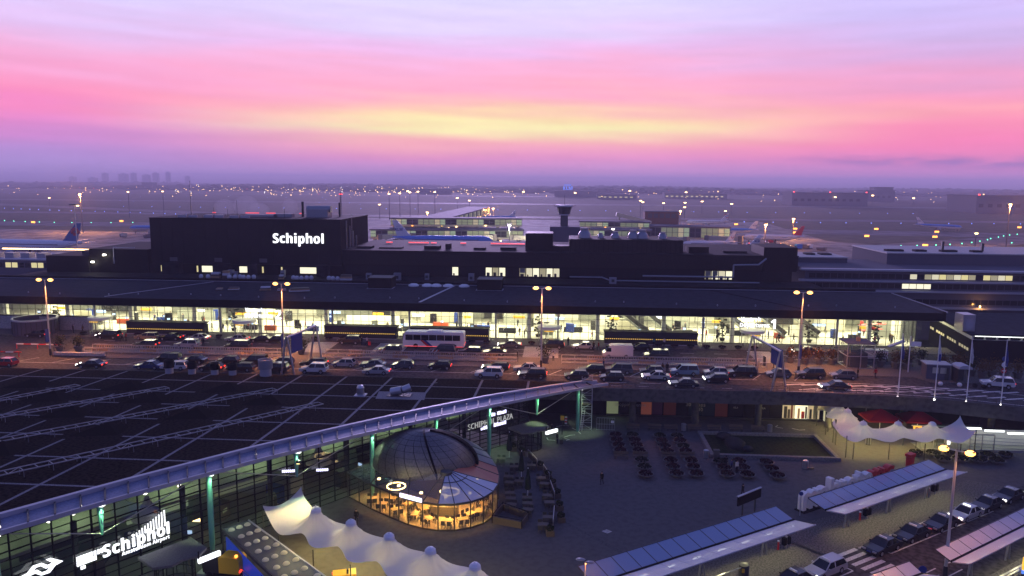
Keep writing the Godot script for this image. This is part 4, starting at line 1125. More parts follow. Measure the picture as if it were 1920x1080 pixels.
	part(t, "hoop_lamp", hoop.mesh(), M.lamp_warm, Vector3(-18.9, 0, -82.6)); part(t, "hoop_lamp", hoop.mesh(), M.lamp_warm, Vector3(-12.2, .6, -80.2))
	part(t, "bar_counter", boxmesh(-1.6, 1.6, .02, 1.2, -.5, .5), M.wood, Vector3(-13, 0, -81.6))
	part(t, "inner_wall", boxmesh(-3.5, 3.5, .02, 3.0, -.15, .15), M.wood, Vector3(-15.5, 0, -86.5), Basis(Vector3.UP, -.6))
	part(t, "roof_sign", boxmesh(-1.5, 1.5, 3.25, 3.7, -.06, .06), M.sign_violet, Vector3(-16.3, 0, -78.25), Basis(Vector3.UP, -.45))
	var k := 0
	for q in [[-20.6, -82.6], [-18.6, -81.2], [-17.6, -82.8], [-16.2, -80.2], [-15.4, -81.8], [-14.4, -79.2], [-12.2, -78.8], [-10.6, -79.3], [-10.0, -80.8], [-9.0, -81.6], [-8.6, -83.4], [-9.2, -85.2], [-19.8, -84.2], [-22.2, -84]]:
		dining_set("indoor_dining_set", Vector3(q[0], .02, q[1]), k * .5, "lit wooden table with chairs inside the glass restaurant, %s clockwise" % nth(k), "tables inside the restaurant", true)
		k += 1

var dt := {}
func dining_set(called: String, at: Vector3, turn: float, label: String, group: String, warm: bool) -> void:
	if dt.is_empty():
		dt.top = boxmesh(-.6, .6, .7, .76, -.4, .4)
		dt.leg = boxmesh(-.06, .06, 0, .7, -.06, .06)
		var b := MB.new()
		b.box(-.22, .22, .42, .48, -.22, .22); b.box(-.22, .22, .48, .92, .18, .23)
		for s in [[-1, -1], [1, -1], [-1, 1], [1, 1]]: b.bar(Vector3(.19 * s[0], 0, .19 * s[1]), Vector3(.19 * s[0], .42, .19 * s[1]), .04, .04)
		dt.chair = b.mesh()
	var t := thing(called, label, "table", at, turn, group)
	part(t, "table_top", dt.top, M.timber if warm else M.wood); part(t, "leg", dt.leg, M.dark_steel)
	for s in [[-.35, .62, 0.0], [.35, .62, 0.0], [-.35, -.62, PI], [.35, -.62, PI]]: part(t, "chair", dt.chair, M.hall_dark, Vector3(s[0], 0, s[1]), Basis(Vector3.UP, s[2]))

func plaza_floor() -> void:
	var p := MB.new()
	ribbon(p, [-6, -113, .7, -106, 21, -83.1, 30, -73], .5, .004); ribbon(p, [-12, -94, 1, -80.8, 7.5, -73.6, 20, -60], .5, .004)
	setting("paving_band", p.mesh(), M.plaza_band)
	setting("floor_plate", sheet([5, -79, 5.6, -79.5, 6.2, -79, 5.6, -78.5], .006), M.pale_stone)
	for q in [[[-.3, -114.5, .6, -115.1, 1.7, -115.0, 2.2, -114, 3.0, -112.8, 3.5, -111.3, 2.6, -110.8, 1.9, -110.6, .9, -109.6, 1.0, -109.0, 1.7, -108.6, 1.2, -108.2, -.4, -108.1, -1.5, -108.2, -1.7, -109.2]], [[35.2, -118.3, 34.6, -117.4, 35.6, -116.8, 37, -116.9, 38, -116.2, 38.9, -116.4, 39.6, -117]]]:
		var d := MB.new()
		var a: Array = q[0]
		for i in a.size() / 2 - 1:
			if i % 3 != 2: ribbon(d, [a[i * 2], a[i * 2 + 1], a[i * 2 + 2], a[i * 2 + 3]], .16, .006)
		setting("floor_line", d.mesh(), M.paint)
	# taxi road: direction u along the canopies, n across it
	var rd := P([18, -66.0, 28.6, -74.7, 32.2, -77.1, 58.5, -95.4, 75, -103, 92, -92, 70, -62, 40, -38])
	p = MB.new(); p.prism(rd, .005, .005)
	setting("taxi_road", p.mesh(), M.asphalt)
	p = MB.new(); p.prism(P([-6, -60, 18, -66, 28.6, -74.9, 32.2, -77.3, 58.3, -95.6, 54, -97.6, 22, -79.5, -2, -64]), .004, .004)
	setting("taxi_pavement", p.mesh(), M.taxi_pave)
	p = MB.new()
	ribbon(p, [35.2, -76.4, 51.9, -88.0], .16, .01); ribbon(p, [35.2, -76.4, 33.6, -78.0], .16, .01); ribbon(p, [22, -66.8, 29.8, -72.4, 28.6, -74], .16, .01); ribbon(p, [38.8, -72, 41, -73.6], .14, .01)
	for i in 6: ribbon(p, [37 + i * 3.2, -72.6 - i * 2.2, 38.4 + i * 3.2, -73.6 - i * 2.2], .14, .01)
	setting("road_marking", p.mesh(), M.paint)
	p = MB.new()
	for i in 9:
		var o := Vector2(29.0 + i * .62, -75.1 + i * .78)
		ribbon(p, [o.x, o.y, o.x + 2.9, o.y - 2.0], .5, .01)
	setting("zebra_crossing", p.mesh(), M.paint)
	p = MB.new()
	p.bar(Vector3(18, .06, -66.0), Vector3(28.6, .06, -74.8), .16, .12); p.bar(Vector3(32.2, .06, -77.2), Vector3(58.4, .06, -95.5), .16, .12)
	setting("kerb", p.mesh(), M.pale_stone)
	p = MB.new(); p.prism(P([38.4, -69, 52, -79, 66, -89, 68, -86, 54, -76, 40.4, -66]), 0, .14)
	setting("bus_island", p.mesh(), M.taxi_pave)
	p = MB.new(); p.prism(P([42, -63.4, 58, -75, 70, -83.6, 71, -82, 59, -73.2, 43.4, -61.6]), 0, .13)
	setting("bus_island", p.mesh(), M.taxi_pave)
	# pool
	var pool := thing("sunken_basin", "rectangular basin with a pale stone rim and dark planted bed in the square", "basin", Vector3(21.5, 0, -113.0))
	var rim := MB.new()
	part(pool, "rim", boxmesh(0, 18, 0, .5, 9.6, 10.2), M.rim_stone); part(pool, "rim", boxmesh(0, 18, 0, .5, 0, .6), M.rim_stone)
	part(pool, "rim", boxmesh(0, .6, 0, .502, .6, 9.6), M.rim_stone); part(pool, "rim", boxmesh(17.4, 18, 0, .502, .6, 9.6), M.rim_stone)
	part(pool, "bed", boxmesh(.6, 17.4, 0, .12, .6, 9.6), M.wet_bed)
	rim.ball(Vector3(4.6, .4, 5), Vector3(1.6, .7, 2.6), 8); rim.ball(Vector3(3.6, .6, 2.4), Vector3(1.2, .5, 1.3), 8); rim.ball(Vector3(6, .3, 7), Vector3(.9, .5, .9), 7)
	part(pool, "boulder", rim.mesh(), M.boulder)
	# shops under the raised road
	var sh := thing("shop_row", "row of dark shop windows under the raised road facing the square", "shop front", Vector3(8, 0, -121))
	part(sh, "wall", boxmesh(-14, 60, 0, 4.9, -1.5, -.3), M.black_clad)
	part(sh, "canopy_board", boxmesh(0, 35, 3.1, 3.5, -.3, .5), M.black_clad)
	part(sh, "plinth", boxmesh(0, 35, 0, .2, -.3, .1), M.dark_steel)
	var panels := [[0, 1.9, "window_green"], [2, 3.9, "poster_dark"], [4, 5.6, "poster_dark"], [5.7, 7.4, "window_red"], [7.5, 9.2, "purple_poster"], [9.4, 11.4, "orange_dark"], [11.5, 13.4, "poster_dark"], [13.5, 15.6, "poster_blue"], [15.7, 17.7, "poster_blue"], [17.8, 19.8, "orange_dark"], [20, 22.2, "poster_dark"], [22.3, 24.4, "poster_dark"], [24.5, 26.6, "poster_dark"], [26.7, 28.6, "poster_dark"], [28.7, 30.6, "shop_light"], [30.7, 32.7, "window_white"], [32.8, 34.6, "shop_light"]]
	for q in panels: part(sh, "shop_window", boxmesh(q[0], q[1], .3, 3.0, -.3, -.15), M[q[2]])
	text(sh, "lettering", "Shopping Centre", .5, Vector3(3.9, 1.9, -.1), Basis(), M.dim_print, false)
	text(sh, "lettering", "30 shops", .55, Vector3(14.6, 2.2, -.1), Basis(), M.dim_print); text(sh, "lettering", "10", .55, Vector3(15.4, 1.4, -.1), Basis(), M.dim_print)
	for q in [[21.1, "VILA"], [25.5, "VILA"]]: text(sh, "lettering", q[1], .28, Vector3(q[0], 1.9, -.1), Basis(), M.dim_print, false)
	for q in [[28.9, .5, 2.0, "hall_dark"], [29.5, .4, 1.5, "wood"], [30.0, .3, 2.3, "orange_dark"], [31.1, .35, 1.7, "skin"], [31.7, .5, 1.2, "red"], [32.3, .3, 2.0, "wood"], [33.0, .35, 1.6, "hall_dark"], [33.6, .7, 2.2, "hall_grey"]]: part(sh, "window_display", boxmesh(q[0], q[0] + q[1], .35, .35 + q[2], -.14, -.1), M[q[3]])
	area(Vector3(40.3, 2.4, -120.4), Vector3(0, -.3, 1), 5, 1.5, Color(1, .88, .6), 5)
	area(Vector3(9, 2.2, -120.5), Vector3(0, -.2, 1), 1.8, 1.5, Color(.8, 1, .6), 1.5)
	part(sh, "lit_pillar", boxmesh(35.3, 37, .1, 4.6, -.3, .3), M.window_cream)

func make_tent(called: String, label: String, peaks: Array, wd: float, left: Array, right: Array, hb: float, up := 2.6) -> void:
	# a run of cone-shaped fabric bays along the peaks, flaring to raised corners at the ends
	var t := thing(called, label, "tent", Vector3.ZERO)
	var n := peaks.size()
	var dir: Vector2 = (peaks[n - 1] - peaks[0]).normalized()
	var nor := Vector2(-dir.y, dir.x)
	var bay: float = peaks[0].distance_to(peaks[1])
	var NS := 20 * (n + 1); var NT := 26
	var pos := []
	for i in NS + 1:
		var row := []
		var s := float(i) / NS * (n + 1) - 1.0      # peaks at 0 .. n-1
		for j in NT + 1:
			var w := float(j) / NT * 2.0 - 1.0
			var half := wd * (1.0 - .32 * pow(cos(PI * (fposmod(s + .5, 1.0) - .5)), 2.0))
			var c: Vector2 = peaks[0] + dir * (s * bay)
			var p := c + nor * w * half
			var h := hb + .35 * (1.0 - w * w)
			for k in n:
				var dd: Vector2 = p - peaks[k]
				h += up * exp(-dd.length() / 1.2) + .07 * cos(dd.angle() * 12.0) * smoothstep(.3, .8, dd.length()) * smoothstep(2.6, .9, dd.length())
			h += .02 * sin(s * 23.0 + w * 4.0) * sin(w * 9.0)
			if s < -.4 and left.size():
				var f := smoothstep(-.4, -1.0, s)
				var q: Vector3 = left[0].lerp(left[1], (w + 1) / 2)
				q.y -= (1.0 - w * w) * .9
				p = p.lerp(Vector2(q.x, q.z), f); h = lerpf(h, q.y, f)
			if s > n - .6 and right.size():
				var f := smoothstep(n - .6, float(n), s)
				var q: Vector3 = right[0].lerp(right[1], (w + 1) / 2)
				q.y -= (1.0 - w * w) * .9
				p = p.lerp(Vector2(q.x, q.z), f); h = lerpf(h, q.y, f)
			row.append(Vector3(p.x, h, p.y))
		pos.append(row)
	var nrm := []
	for i in NS + 1:
		var row := []
		for j in NT + 1:
			var a: Vector3 = pos[mini(i + 1, NS)][j] - pos[maxi(i - 1, 0)][j]; var b: Vector3 = pos[i][mini(j + 1, NT)] - pos[i][maxi(j - 1, 0)]
			var m := a.cross(b).normalized()
			row.append(m if m.y > 0 else -m)
		nrm.append(row)
	var cl := MB.new()
	for i in NS:
		for j in NT:
			cl.stri(pos[i][j], pos[i + 1][j], pos[i + 1][j + 1], nrm[i][j], nrm[i + 1][j], nrm[i + 1][j + 1]); cl.stri(pos[i][j], pos[i + 1][j + 1], pos[i][j + 1], nrm[i][j], nrm[i + 1][j + 1], nrm[i][j + 1])
	part(t, "fabric", cl.mesh(), M.white_fabric)
	for k in n:
		var m := MB.new()
		m.lathe(Vector3(peaks[k].x, hb + up - .3, peaks[k].y), [Vector2(.55, -.1), Vector2(.5, .2), Vector2(.3, .4), Vector2(0, .48)], 12)
		part(t, "peak_cap", m.mesh(), M.white_paint)
		omni(Vector3(peaks[k].x, hb - .1, peaks[k].y), Color(1, .9, .55), 20.0, .15)
		part(t, "tent_lamp", boxmesh(-.1, .1, -.1, .1, -.1, .1), M.lamp_warm, Vector3(peaks[k].x, hb - .1, peaks[k].y))
		m = MB.new()
		m.tube(Vector3(peaks[k].x, hb + .05, peaks[k].y), Vector3(peaks[k].x, hb + up - .28, peaks[k].y), .05, .05, 6)
		part(t, "mast", m.mesh(), M.dark_steel)
	for k in n + 1:
		for w in [-1, 1]:
			var p: Vector2 = peaks[0] + dir * ((k - .5) * bay) + nor * wd * w
			var m := MB.new()
			m.tube(Vector3(p.x, 0, p.y), Vector3(p.x, hb, p.y), .07, .06, 6)
			part(t, "post", m.mesh(), M.dark_steel)
	for q in left + right:
		var m := MB.new()
		m.tube(Vector3(q.x, 0, q.z), q, .08, .06, 6)
		part(t, "post", m.mesh(), M.dark_steel)

func canopy(label: String, a: Vector3, b: Vector3, w: float, flip: float, white_both: bool) -> void:
	# butterfly glass roof: two tilted rows of panes meeting in a gutter, on V-shaped stands
	var t := thing("shelter_roof", label, "shelter", Vector3.ZERO, 0, "glass shelters at the taxi rank")
	var d := (b - a).normalized()
	var s := d.cross(Vector3.UP).normalized() * flip
	var L := a.distance_to(b)
	var n := int(round(L / 1.95))
	var gut := MB.new()
	gut.bar(a, b, .2, .18)
	part(t, "gutter", gut.mesh(), M.black_clad)
	for side in [-1.0, 1.0]:
		var out: Vector3 = s * (w if side > 0 else w * .92) * side + Vector3.UP * .55
		var fr := MB.new()
		for i in n:
			var p := a + d * (L * i / n); var q := a + d * (L * (i + 1) / n)
			var m := MB.new()
			m.quad(p + d * .05 + out * .04, q - d * .05 + out * .04, q - d * .05 + out * .98, p + d * .05 + out * .98)
			part(t, "roof_pane", m.mesh(), M.canopy_white if side > 0 or white_both else M.canopy_glass)
			fr.bar(p + out * .04 - Vector3.UP * .05, p + out - Vector3.UP * .05, .07, .1)
		fr.bar(a + out, b + out, .08, .1)
		part(t, "roof_frame", fr.mesh(), M.trim if side > 0 else M.dark_steel)
	for i in maxi(2, int(L / 7.0)):
		var p := a + d * (L * (i + .5) / maxi(2, int(L / 7.0)))
		var m := MB.new()
		m.tube(Vector3(p.x, 0, p.z) + d * .4, p, .09, .12, 7); m.tube(Vector3(p.x, 0, p.z) - d * .4, p, .09, .12, 7)
		part(t, "stand", m.mesh(), M.steel)
	var nl := int(L / 3.0)
	for i in nl:
		var p := a + d * (L * (i + .5) / nl)
		part(t, "under_lamp", boxmesh(-.5, .5, -.3, -.22, -.06, .06), M.strip_lamp, p + s * .9 + Vector3.UP * .2, Basis(d, Vector3.UP, d.cross(Vector3.UP)))
	for i in nl: spot(a + d * (L * (i + .5) / nl) + s * .9 - Vector3.UP * .2, Vector3.DOWN + s * .5, Color(1, .96, .72), 4.2, 68, .3)

# vehicles: front towards -x
var CARS := {}
const SPEC := {   # half length, sill, bonnet height, roof height, glass base from-to, glass top from-to, half width
	"saloon": [2.3, .28, .86, 1.44, -.95, 1.75, -.1, 1.0, .88], "hatchback": [2.0, .28, .9, 1.5, -1.0, 1.95, -.2, 1.5, .86], "estate car": [2.35, .28, .88, 1.48, -1.0, 2.25, -.15, 1.9, .88],
	"off-roader": [2.35, .42, 1.08, 1.78, -.95, 2.25, -.3, 1.95, .94], "people carrier": [2.4, .3, 1.0, 1.8, -1.35, 2.3, -.55, 2.05, .92], "van": [2.8, .36, 1.25, 2.55, -2.25, -1.2, -1.5, -1.2, .98]}
func car_meshes(kind: String) -> Dictionary:
	if CARS.has(kind): return CARS[kind]
	var s: Array = SPEC[kind]
	var L: float = s[0]; var y0: float = s[1]; var bh: float = s[2]; var rf: float = s[3]; var w: float = s[8]
	var b := MB.new()
	var prof := P([-L, y0 + .1, -L + .02, bh - .3, -L + .25, bh - .14, s[4], bh, s[5] + .02, bh + .03, L - .02, bh - .05, L, y0 + .15, L - .2, y0, 1.75, y0, 1.7, y0 + .3, 1.4, y0 + .42, 1.1, y0 + .3, 1.05, y0, -1.0, y0, -1.05, y0 + .3, -1.35, y0 + .42, -1.65, y0 + .3, -1.7, y0, -L + .2, y0])
	if kind == "van": prof = P([-L, y0 + .1, -L + .02, 1.05, -L + .35, 1.22, -2.25, 1.3, -1.5, 2.4, -1.1, rf, L - .1, rf, L, rf - .2, L, y0, 1.95, y0, 1.85, y0 + .35, 1.5, y0 + .45, 1.15, y0 + .35, 1.1, y0, -1.3, y0, -1.4, y0 + .35, -1.75, y0 + .45, -2.1, y0 + .35, -2.2, y0, -L + .2, y0])
	b.plate(prof, Vector3.ZERO, Vector3.RIGHT, Vector3.UP, w * 2)
	var g := MB.new()
	if kind == "van":
		g.box(-2.1, -1.25, 1.35, 2.05, w, w + .012); g.box(-2.1, -1.25, 1.35, 2.05, -w - .012, -w)
		g.quad(Vector3(-2.27, 1.32, -w + .1), Vector3(-1.56, 2.36, -w + .14), Vector3(-1.56, 2.36, w - .14), Vector3(-2.27, 1.32, w - .1))
	else:
		var wb := w - .05; var wt := w - .24
		var q := [Vector3(s[4], bh, -wb), Vector3(s[5], bh, -wb), Vector3(s[5], bh, wb), Vector3(s[4], bh, wb)]
		var r := [Vector3(s[6], rf - .05, -wt), Vector3(s[7], rf - .05, -wt), Vector3(s[7], rf - .05, wt), Vector3(s[6], rf - .05, wt)]
		for i in 4: g.quad(q[i], r[i], r[(i + 1) % 4], q[(i + 1) % 4])
		b.quad(r[0] + Vector3.UP * .03, r[1] + Vector3.UP * .03, r[2] + Vector3.UP * .03, r[3] + Vector3.UP * .03)
		for i in 4:
			b.bar(q[i], r[i] + Vector3.UP * .02, .09, .07); b.bar(r[i] + Vector3.UP * .01, r[(i + 1) % 4] + Vector3.UP * .01, .08, .06)
		for z in [-1, 1]: b.bar(Vector3(.45, bh, wb * z), Vector3(.5, rf - .03, wt * z), .1, .05)
		for z in [-1, 1]: b.obox(Vector3(s[4] + .35, bh + .08, (w + .1) * z), Vector3(.14, .14, .22))
	var wh := MB.new()
	wh.lathe(Vector3(0, .33, -.1), [Vector2(0, 0), Vector2(.3, 0), Vector2(.33, .04), Vector2(.33, .17), Vector2(.3, .21), Vector2(0, .21)], 12, Vector3.BACK)
	var rm := MB.new()
	rm.lathe(Vector3(0, .33, -.115), [Vector2(0, 0), Vector2(.2, .0), Vector2(.21, .24), Vector2(0, .24)], 10, Vector3.BACK)
	CARS[kind] = {"body": b.mesh(), "glass": g.mesh(), "tyre": wh.mesh(), "rim": rm.mesh(), "lamp": boxmesh(-.06, .06, -.08, .08, -.2, .2)}
	return CARS[kind]
func paint_mat(c: String) -> Material:
	var k := "car_" + c
	if not M.has(k):
		var v: Array = {"black": [.006, .006, .008], "dark blue": [.01, .014, .03], "grey": [.09, .1, .12], "dark grey": [.03, .033, .04], "silver": [.42, .42, .43], "white": [.72, .71, .7], "red": [.4, .012, .012], "blue": [.02, .05, .16], "brown": [.05, .032, .022], "gold": [.3, .24, .16], "light blue": [.2, .3, .38]}[c]
		var m := mk(k, v[0], v[1], v[2], .3, .25)
		m.clearcoat_enabled = true; m.clearcoat = .8; m.clearcoat_roughness = .06
	return M[k]
func car(kind: String, c: String, at: Vector3, turn: float, label: String, group: String, head: bool, tail: bool, called := "") -> Node3D:
	var s: Array = SPEC[kind]
	var q := car_meshes(kind)
	var t := thing(called if called else kind.replace(" ", "_").replace("-", "_"), label, "van" if kind == "van" else "car", at, turn, group)
	part(t, "body", q.body, paint_mat(c)); part(t, "windows", q.glass, M.car_glass)
	var wx := [-1.35, 1.4] if kind != "van" else [-1.75, 1.5]
	for x in wx:
		for z in [-1, 1]:
			var wl := part(t, "wheel", q.tyre, M.rubber, Vector3(x, 0, (s[8] - .1) * z)); part(wl, "rim", q.rim, M.rim)
	for z in [-1, 1]:
		part(t, "headlight", q.lamp, M.head_lamp if head else M.rim, Vector3(-s[0] + .02, s[2] - .24, (s[8] - .28) * z))
		part(t, "tail_light", q.lamp, M.tail_lamp if tail else M.tail_dull, Vector3(s[0] - .03, s[2] - .14, (s[8] - .24) * z))
	return t
const TRAFFIC := {
	"row along the terminal pavement": [[-107.7, -139.9, "saloon", "black", 1, 1], [-92.2, -143.5, "people carrier", "black", 1, 1], [-84.1, -144.8, "estate car", "gold", 0, 0], [-79.1, -143.3, "saloon", "black", 0, 1], [-73.4, -144.4, "saloon", "silver", 0, 1], [-65.2, -144.7, "saloon", "silver", 0, 1], [-60.2, -141.7, "saloon", "black", 0, 1], [-57.2, -144.0, "saloon", "black", 0, 0], [-42.0, -144.0, "off-roader", "brown", 0, 0], [-9.9, -144.3, "saloon", "grey", 1, 1], [-1.5, -144.2, "people carrier", "black", 0, 1], [4.7, -144.3, "saloon", "silver", 0, 0], [15.7, -144.5, "saloon", "black", 1, 0], [47.2, -144.8, "saloon", "dark grey", 1, 1]],
	"row behind the trolley racks": [[-80.4, -136.7, "estate car", "dark grey", 0, 1], [-72.0, -137.1, "off-roader", "silver", 0, 0], [-62.0, -136.7, "people carrier", "black", 0, 0], [-32.4, -137.8, "estate car", "dark blue", 0, 0], [-22.1, -137.5, "people carrier", "dark blue", 0, 0], [-16.9, -137.1, "estate car", "black", 0, 0], [-12.3, -137.1, "saloon", "black", 0, 0], [10.8, -138.1, "van", "white", 0, 0], [18.0, -138.0, "people carrier", "dark grey", 0, 0]],
	"row parked before the trolley racks": [[-69.7, -126.1, "people carrier", "black", 0, 0], [-65.0, -126.1, "saloon", "black", 0, 0], [-58.7, -126.0, "hatchback", "black", 0, 0], [-53.9, -126.0, "people carrier", "black", 0, 0], [-48.9, -125.7, "hatchback", "dark grey", 0, 0], [-43.2, -126.3, "estate car", "black", 0, 1], [-37.8, -125.6, "hatchback", "silver", 0, 0], [-32.6, -126.1, "saloon", "grey", 0, 0], [-27.3, -125.9, "hatchback", "grey", 0, 0], [-20.8, -125.8, "hatchback", "black", 0, 1], [-11.0, -126.0, "estate car", "black", 1, 1], [-5.6, -126.1, "saloon", "silver", 0, 0], [5.6, -126.1, "estate car", "black", 0, 0], [10.2, -126.2, "people carrier", "grey", 0, 0], [15.8, -126.3, "hatchback", "grey", 0, 0], [21.3, -126.1, "people carrier", "light blue", 0, 0], [26.6, -127.4, "hatchback", "silver", 0, 1], [30.9, -126.3, "people carrier", "black", 0, 0], [37.0, -126.9, "hatchback", "grey", 0, 0], [42.3, -126.7, "off-roader", "black", 0, 0], [47.7, -126.5, "hatchback", "grey", 0, 0]],
	"nearest driving lane of the raised road": [[-96.4, -120.8, "hatchback", "red", 1, 0], [-80.9, -121.1, "saloon", "black", 1, 1], [-70.7, -121.3, "saloon", "blue", 0, 0], [-66.1, -121.4, "estate car", "white", 0, 0], [-59.4, -121.0, "hatchback", "black", 0, 1], [-54.4, -121.4, "estate car", "black", 0, 0], [-48.2, -120.9, "off-roader", "black", 1, 0], [-41.6, -121.2, "off-roader", "white", 0, 0], [-30.9, -121.5, "saloon", "silver", 0, 1], [-11.7, -121.2, "off-roader", "white", 0, 0], [-4.4, -121.2, "off-roader", "black", 1, 1], [2.9, -121.6, "hatchback", "dark grey", 0, 0], [8.7, -121.1, "hatchback", "dark grey", 0, 0], [16.1, -122.5, "saloon", "silver", 1, 1], [20.0, -118.3, "saloon", "dark blue", 1, 0], [25.8, -121.7, "hatchback", "black", 1, 1], [43.9, -118.9, "saloon", "dark blue", 1, 1], [70.9, -122.7, "off-roader", "white", 0, 1]],
}
func road_things() -> void:
	for row in TRAFFIC:
		var i := 0
		for q in TRAFFIC[row]:
			var z: float = q[1]
			if row.begins_with("row along"): z = -144.3
			elif row.begins_with("row behind"): z = -137.4
			elif row.begins_with("row parked"): z = -125.9
			var label := "%s %s, %s from left in the %s" % [q[3], q[2], nth(i), row]
			var t := car(q[2], q[3], Vector3(q[0], 6.008, z), .03 * sin(q[0] * 3.0) + (-.22 if q[0] > 66 else 0.0), label, "vehicles on the raised road", q[4] == 1, q[5] == 1)
			if row.begins_with("row behind") and i in [3, 4]:   # police stripes
				for k in 4:
					var m := MB.new()
					m.plate(P([-2.2 + k * .36, .4, -2.0 + k * .36, .4, -1.5 + k * .36, .95, -1.7 + k * .36, .95]), Vector3(0, 0, SPEC[q[2]][8] + .006), Vector3.RIGHT, Vector3.UP, .01)
					part(t, "stripe", m.mesh(), M.orange_poster if k % 2 else M.white_paint)
			i += 1
	# coach
	var b := thing("coach", "white coach with dark windows and a diagonal red and blue stripe", "bus", Vector3(-24.6, 6.01, -142.6))
	var m := MB.new()
	m.plate(P([-6, .4, -6.05, 1.4, -5.75, 3.0, -5.4, 3.25, 5.8, 3.3, 6, 3.1, 6, .4, 4.6, .4, 4.5, .85, 4.1, 1.0, 3.7, .85, 3.6, .4, -3.0, .4, -3.1, .85, -3.5, 1.0, -3.9, .85, -4.0, .4]), Vector3.ZERO, Vector3.RIGHT, Vector3.UP, 2.5)
	part(b, "body", m.mesh(), M.white_paint)
	for z in [-1.262, 1.262]:
		for k in 7: part(b, "window", boxmesh(-5.5 + k * 1.55, -4.02 + k * 1.55, 1.65, 2.75, z - .012, z + .012), M.car_glass)
		for k in 2:
			m = MB.new()
			m.plate(P([-2.6 + k * .6, 1.66, -2.0 + k * .6, 1.66, -.6 + k * .6, .42, -1.2 + k * .6, .42]), Vector3(0, 0, z * 1.006), Vector3.RIGHT, Vector3.UP, .012)
			part(b, "stripe", m.mesh(), M.red if k == 0 else M.blue_sign)
		part(b, "marker_strip", boxmesh(-5.6, 5.8, .42, .5, z * 1.004 - .012, z * 1.004 + .012), M.strip_red)
	part(b, "windscreen", boxmesh(-6.06, -6.0, 1.3, 2.9, -1.15, 1.15), M.car_glass)
	part(b, "roof_unit", boxmesh(-1.2, 1.6, 3.28, 3.5, -.9, .9), M.white_paint)
	var q := car_meshes("van")
	for x in [-3.5, 4.1]:
		for z in [-1.12, 1.12]: part(b, "wheel", q.tyre, M.rubber, Vector3(x, 0, z), Basis.from_scale(Vector3(1.45, 1.45, 1)))
	for z in [-1, 1]: part(b, "tail_light", q.lamp, M.tail_lamp, Vector3(5.98, .9, z))
	# street lamps
	var k := 0
	for x in [-93.6, -49.6, -3.2, 41.2]:
		var l := street_lamp(Vector3(x, 6.13, -128.6), 14.0, "tall double-headed street lamp on the raised road, %s from the left" % nth(k), Color(1, .62, .32), 560)
		if k != 2:
			m = MB.new()
			part(l, "blue_banner", boxmesh(-.05, .05, 2.6, 5.0, .15, 1.0), M.blue_sign)
		k += 1
	# trolley racks
	k = 0
	for e in [[-88.8, -51.2], [-43.6, -7.6], [.4, 36.4]]:
		var r := thing("trolley_rack", "long low rack filled with luggage trolleys on the traffic island, %s from the left" % nth(k), "trolley rack", Vector3(e[0], 6.13, -132.4), 0, "trolley racks")
		var L: float = e[1] - e[0]
		m = MB.new()
		for z in [-1.3, 1.3]:
			m.bar(Vector3(0, 1.05, z), Vector3(L, 1.05, z), .1, .1)
			m.bar(Vector3(0, .3, z), Vector3(L, .3, z), .12, .22)
			for i in int(L / 2.4) + 1: m.bar(Vector3(i * 2.4, 0, z), Vector3(i * 2.4, 1.05, z), .07, .07)
		part(r, "rail", m.mesh(), M.pale_stone)
		part(r, "end_board", boxmesh(L - .1, L + .1, 0, 1.9, -.5, .5), M.hall_dark); part(r, "lit_poster", boxmesh(L - .12, L + .12, .5, 1.7, -.35, .35), M.window_white if k == 0 else M.hall_dark)
		m = MB.new()
		m.box(-.3, .3, .16, .22, -.9, .9); m.bar(Vector3(-.26, .2, -.8), Vector3(-.26, 1.0, -.95), .05, .05); m.bar(Vector3(.26, .2, -.8), Vector3(.26, 1.0, -.95), .05, .05); m.bar(Vector3(-.3, 1.0, -.95), Vector3(.3, 1.0, -.95), .06, .06); m.bar(Vector3(0, .2, .85), Vector3(0, .7, .9), .5, .04)
		var tm := m.mesh()
		var n := int((L - 4.0) / .46)
		if k == 2: n -= 6
		for i in mini(n, 95): part(r, "trolley", tm, M.duct if (i / 7) % 3 else M.timber, Vector3(1.4 + (3.5 if k != 0 else 0.0) + i * ((L - 5.0 - (3.5 if k != 0 else 0.0)) / mini(n, 95)), 0, 0))
		k += 1
	# planter bowls on the terminal pavement
	var bowl := bowl_mesh()
	k = 0
	for x in [-99.1, -95.8, -87.4, -84.6, -76.3, -70.1, -49.9, -47, -44.2, -17.6, -14.6, -5.6, 14, 19.6, 22.7, 25.9, 28.9, 32, 35.1, 38.2]:
		bowl_planter(bowl, Vector3(x, 6.13, -146.5), "low round flower bowl on the terminal kerb, %s from the left" % nth(k), "flower bowls on the terminal kerb", k % 3 == 0, .75)
		k += 1
	# gantries with direction boards
	for g in [[-45.5, -119.4, -44.0, -129.6, 0], [34.6, -116.9, 33.2, -128.6, 1]]:
		var t := thing("sign_gantry", "steel A-frame gantry with a blue direction board, %s one" % ["left", "right"][g[4]], "gantry", Vector3.ZERO, 0, "gantries over the raised road")
		for e in [[g[0], g[1]], [g[2], g[3]]]:
			for s in [-1.1, 1.1]:
				m = MB.new()
				m.tube(Vector3(e[0] + s, 6.0, e[1]), Vector3(e[0] + s * .12, 12.4, e[1]), .18, .15, 7)
				part(t, "leg", m.mesh(), M.steel)
		m = MB.new()
		m.tube(Vector3(g[0], 12.4, g[1] + .2), Vector3(g[2], 12.4, g[3] - .2), .22, .22, 8)
		part(t, "beam", m.mesh(), M.steel)
		m = MB.new()
		m.bar(Vector3(g[0] + .5, 11.0, g[1] - .8), Vector3(g[0] * .6 + g[2] * .4 + .5, 11.0, lerpf(g[1], g[3], .42)), .12, 3.0)
		part(t, "direction_board", m.mesh(), M.blue_sign)
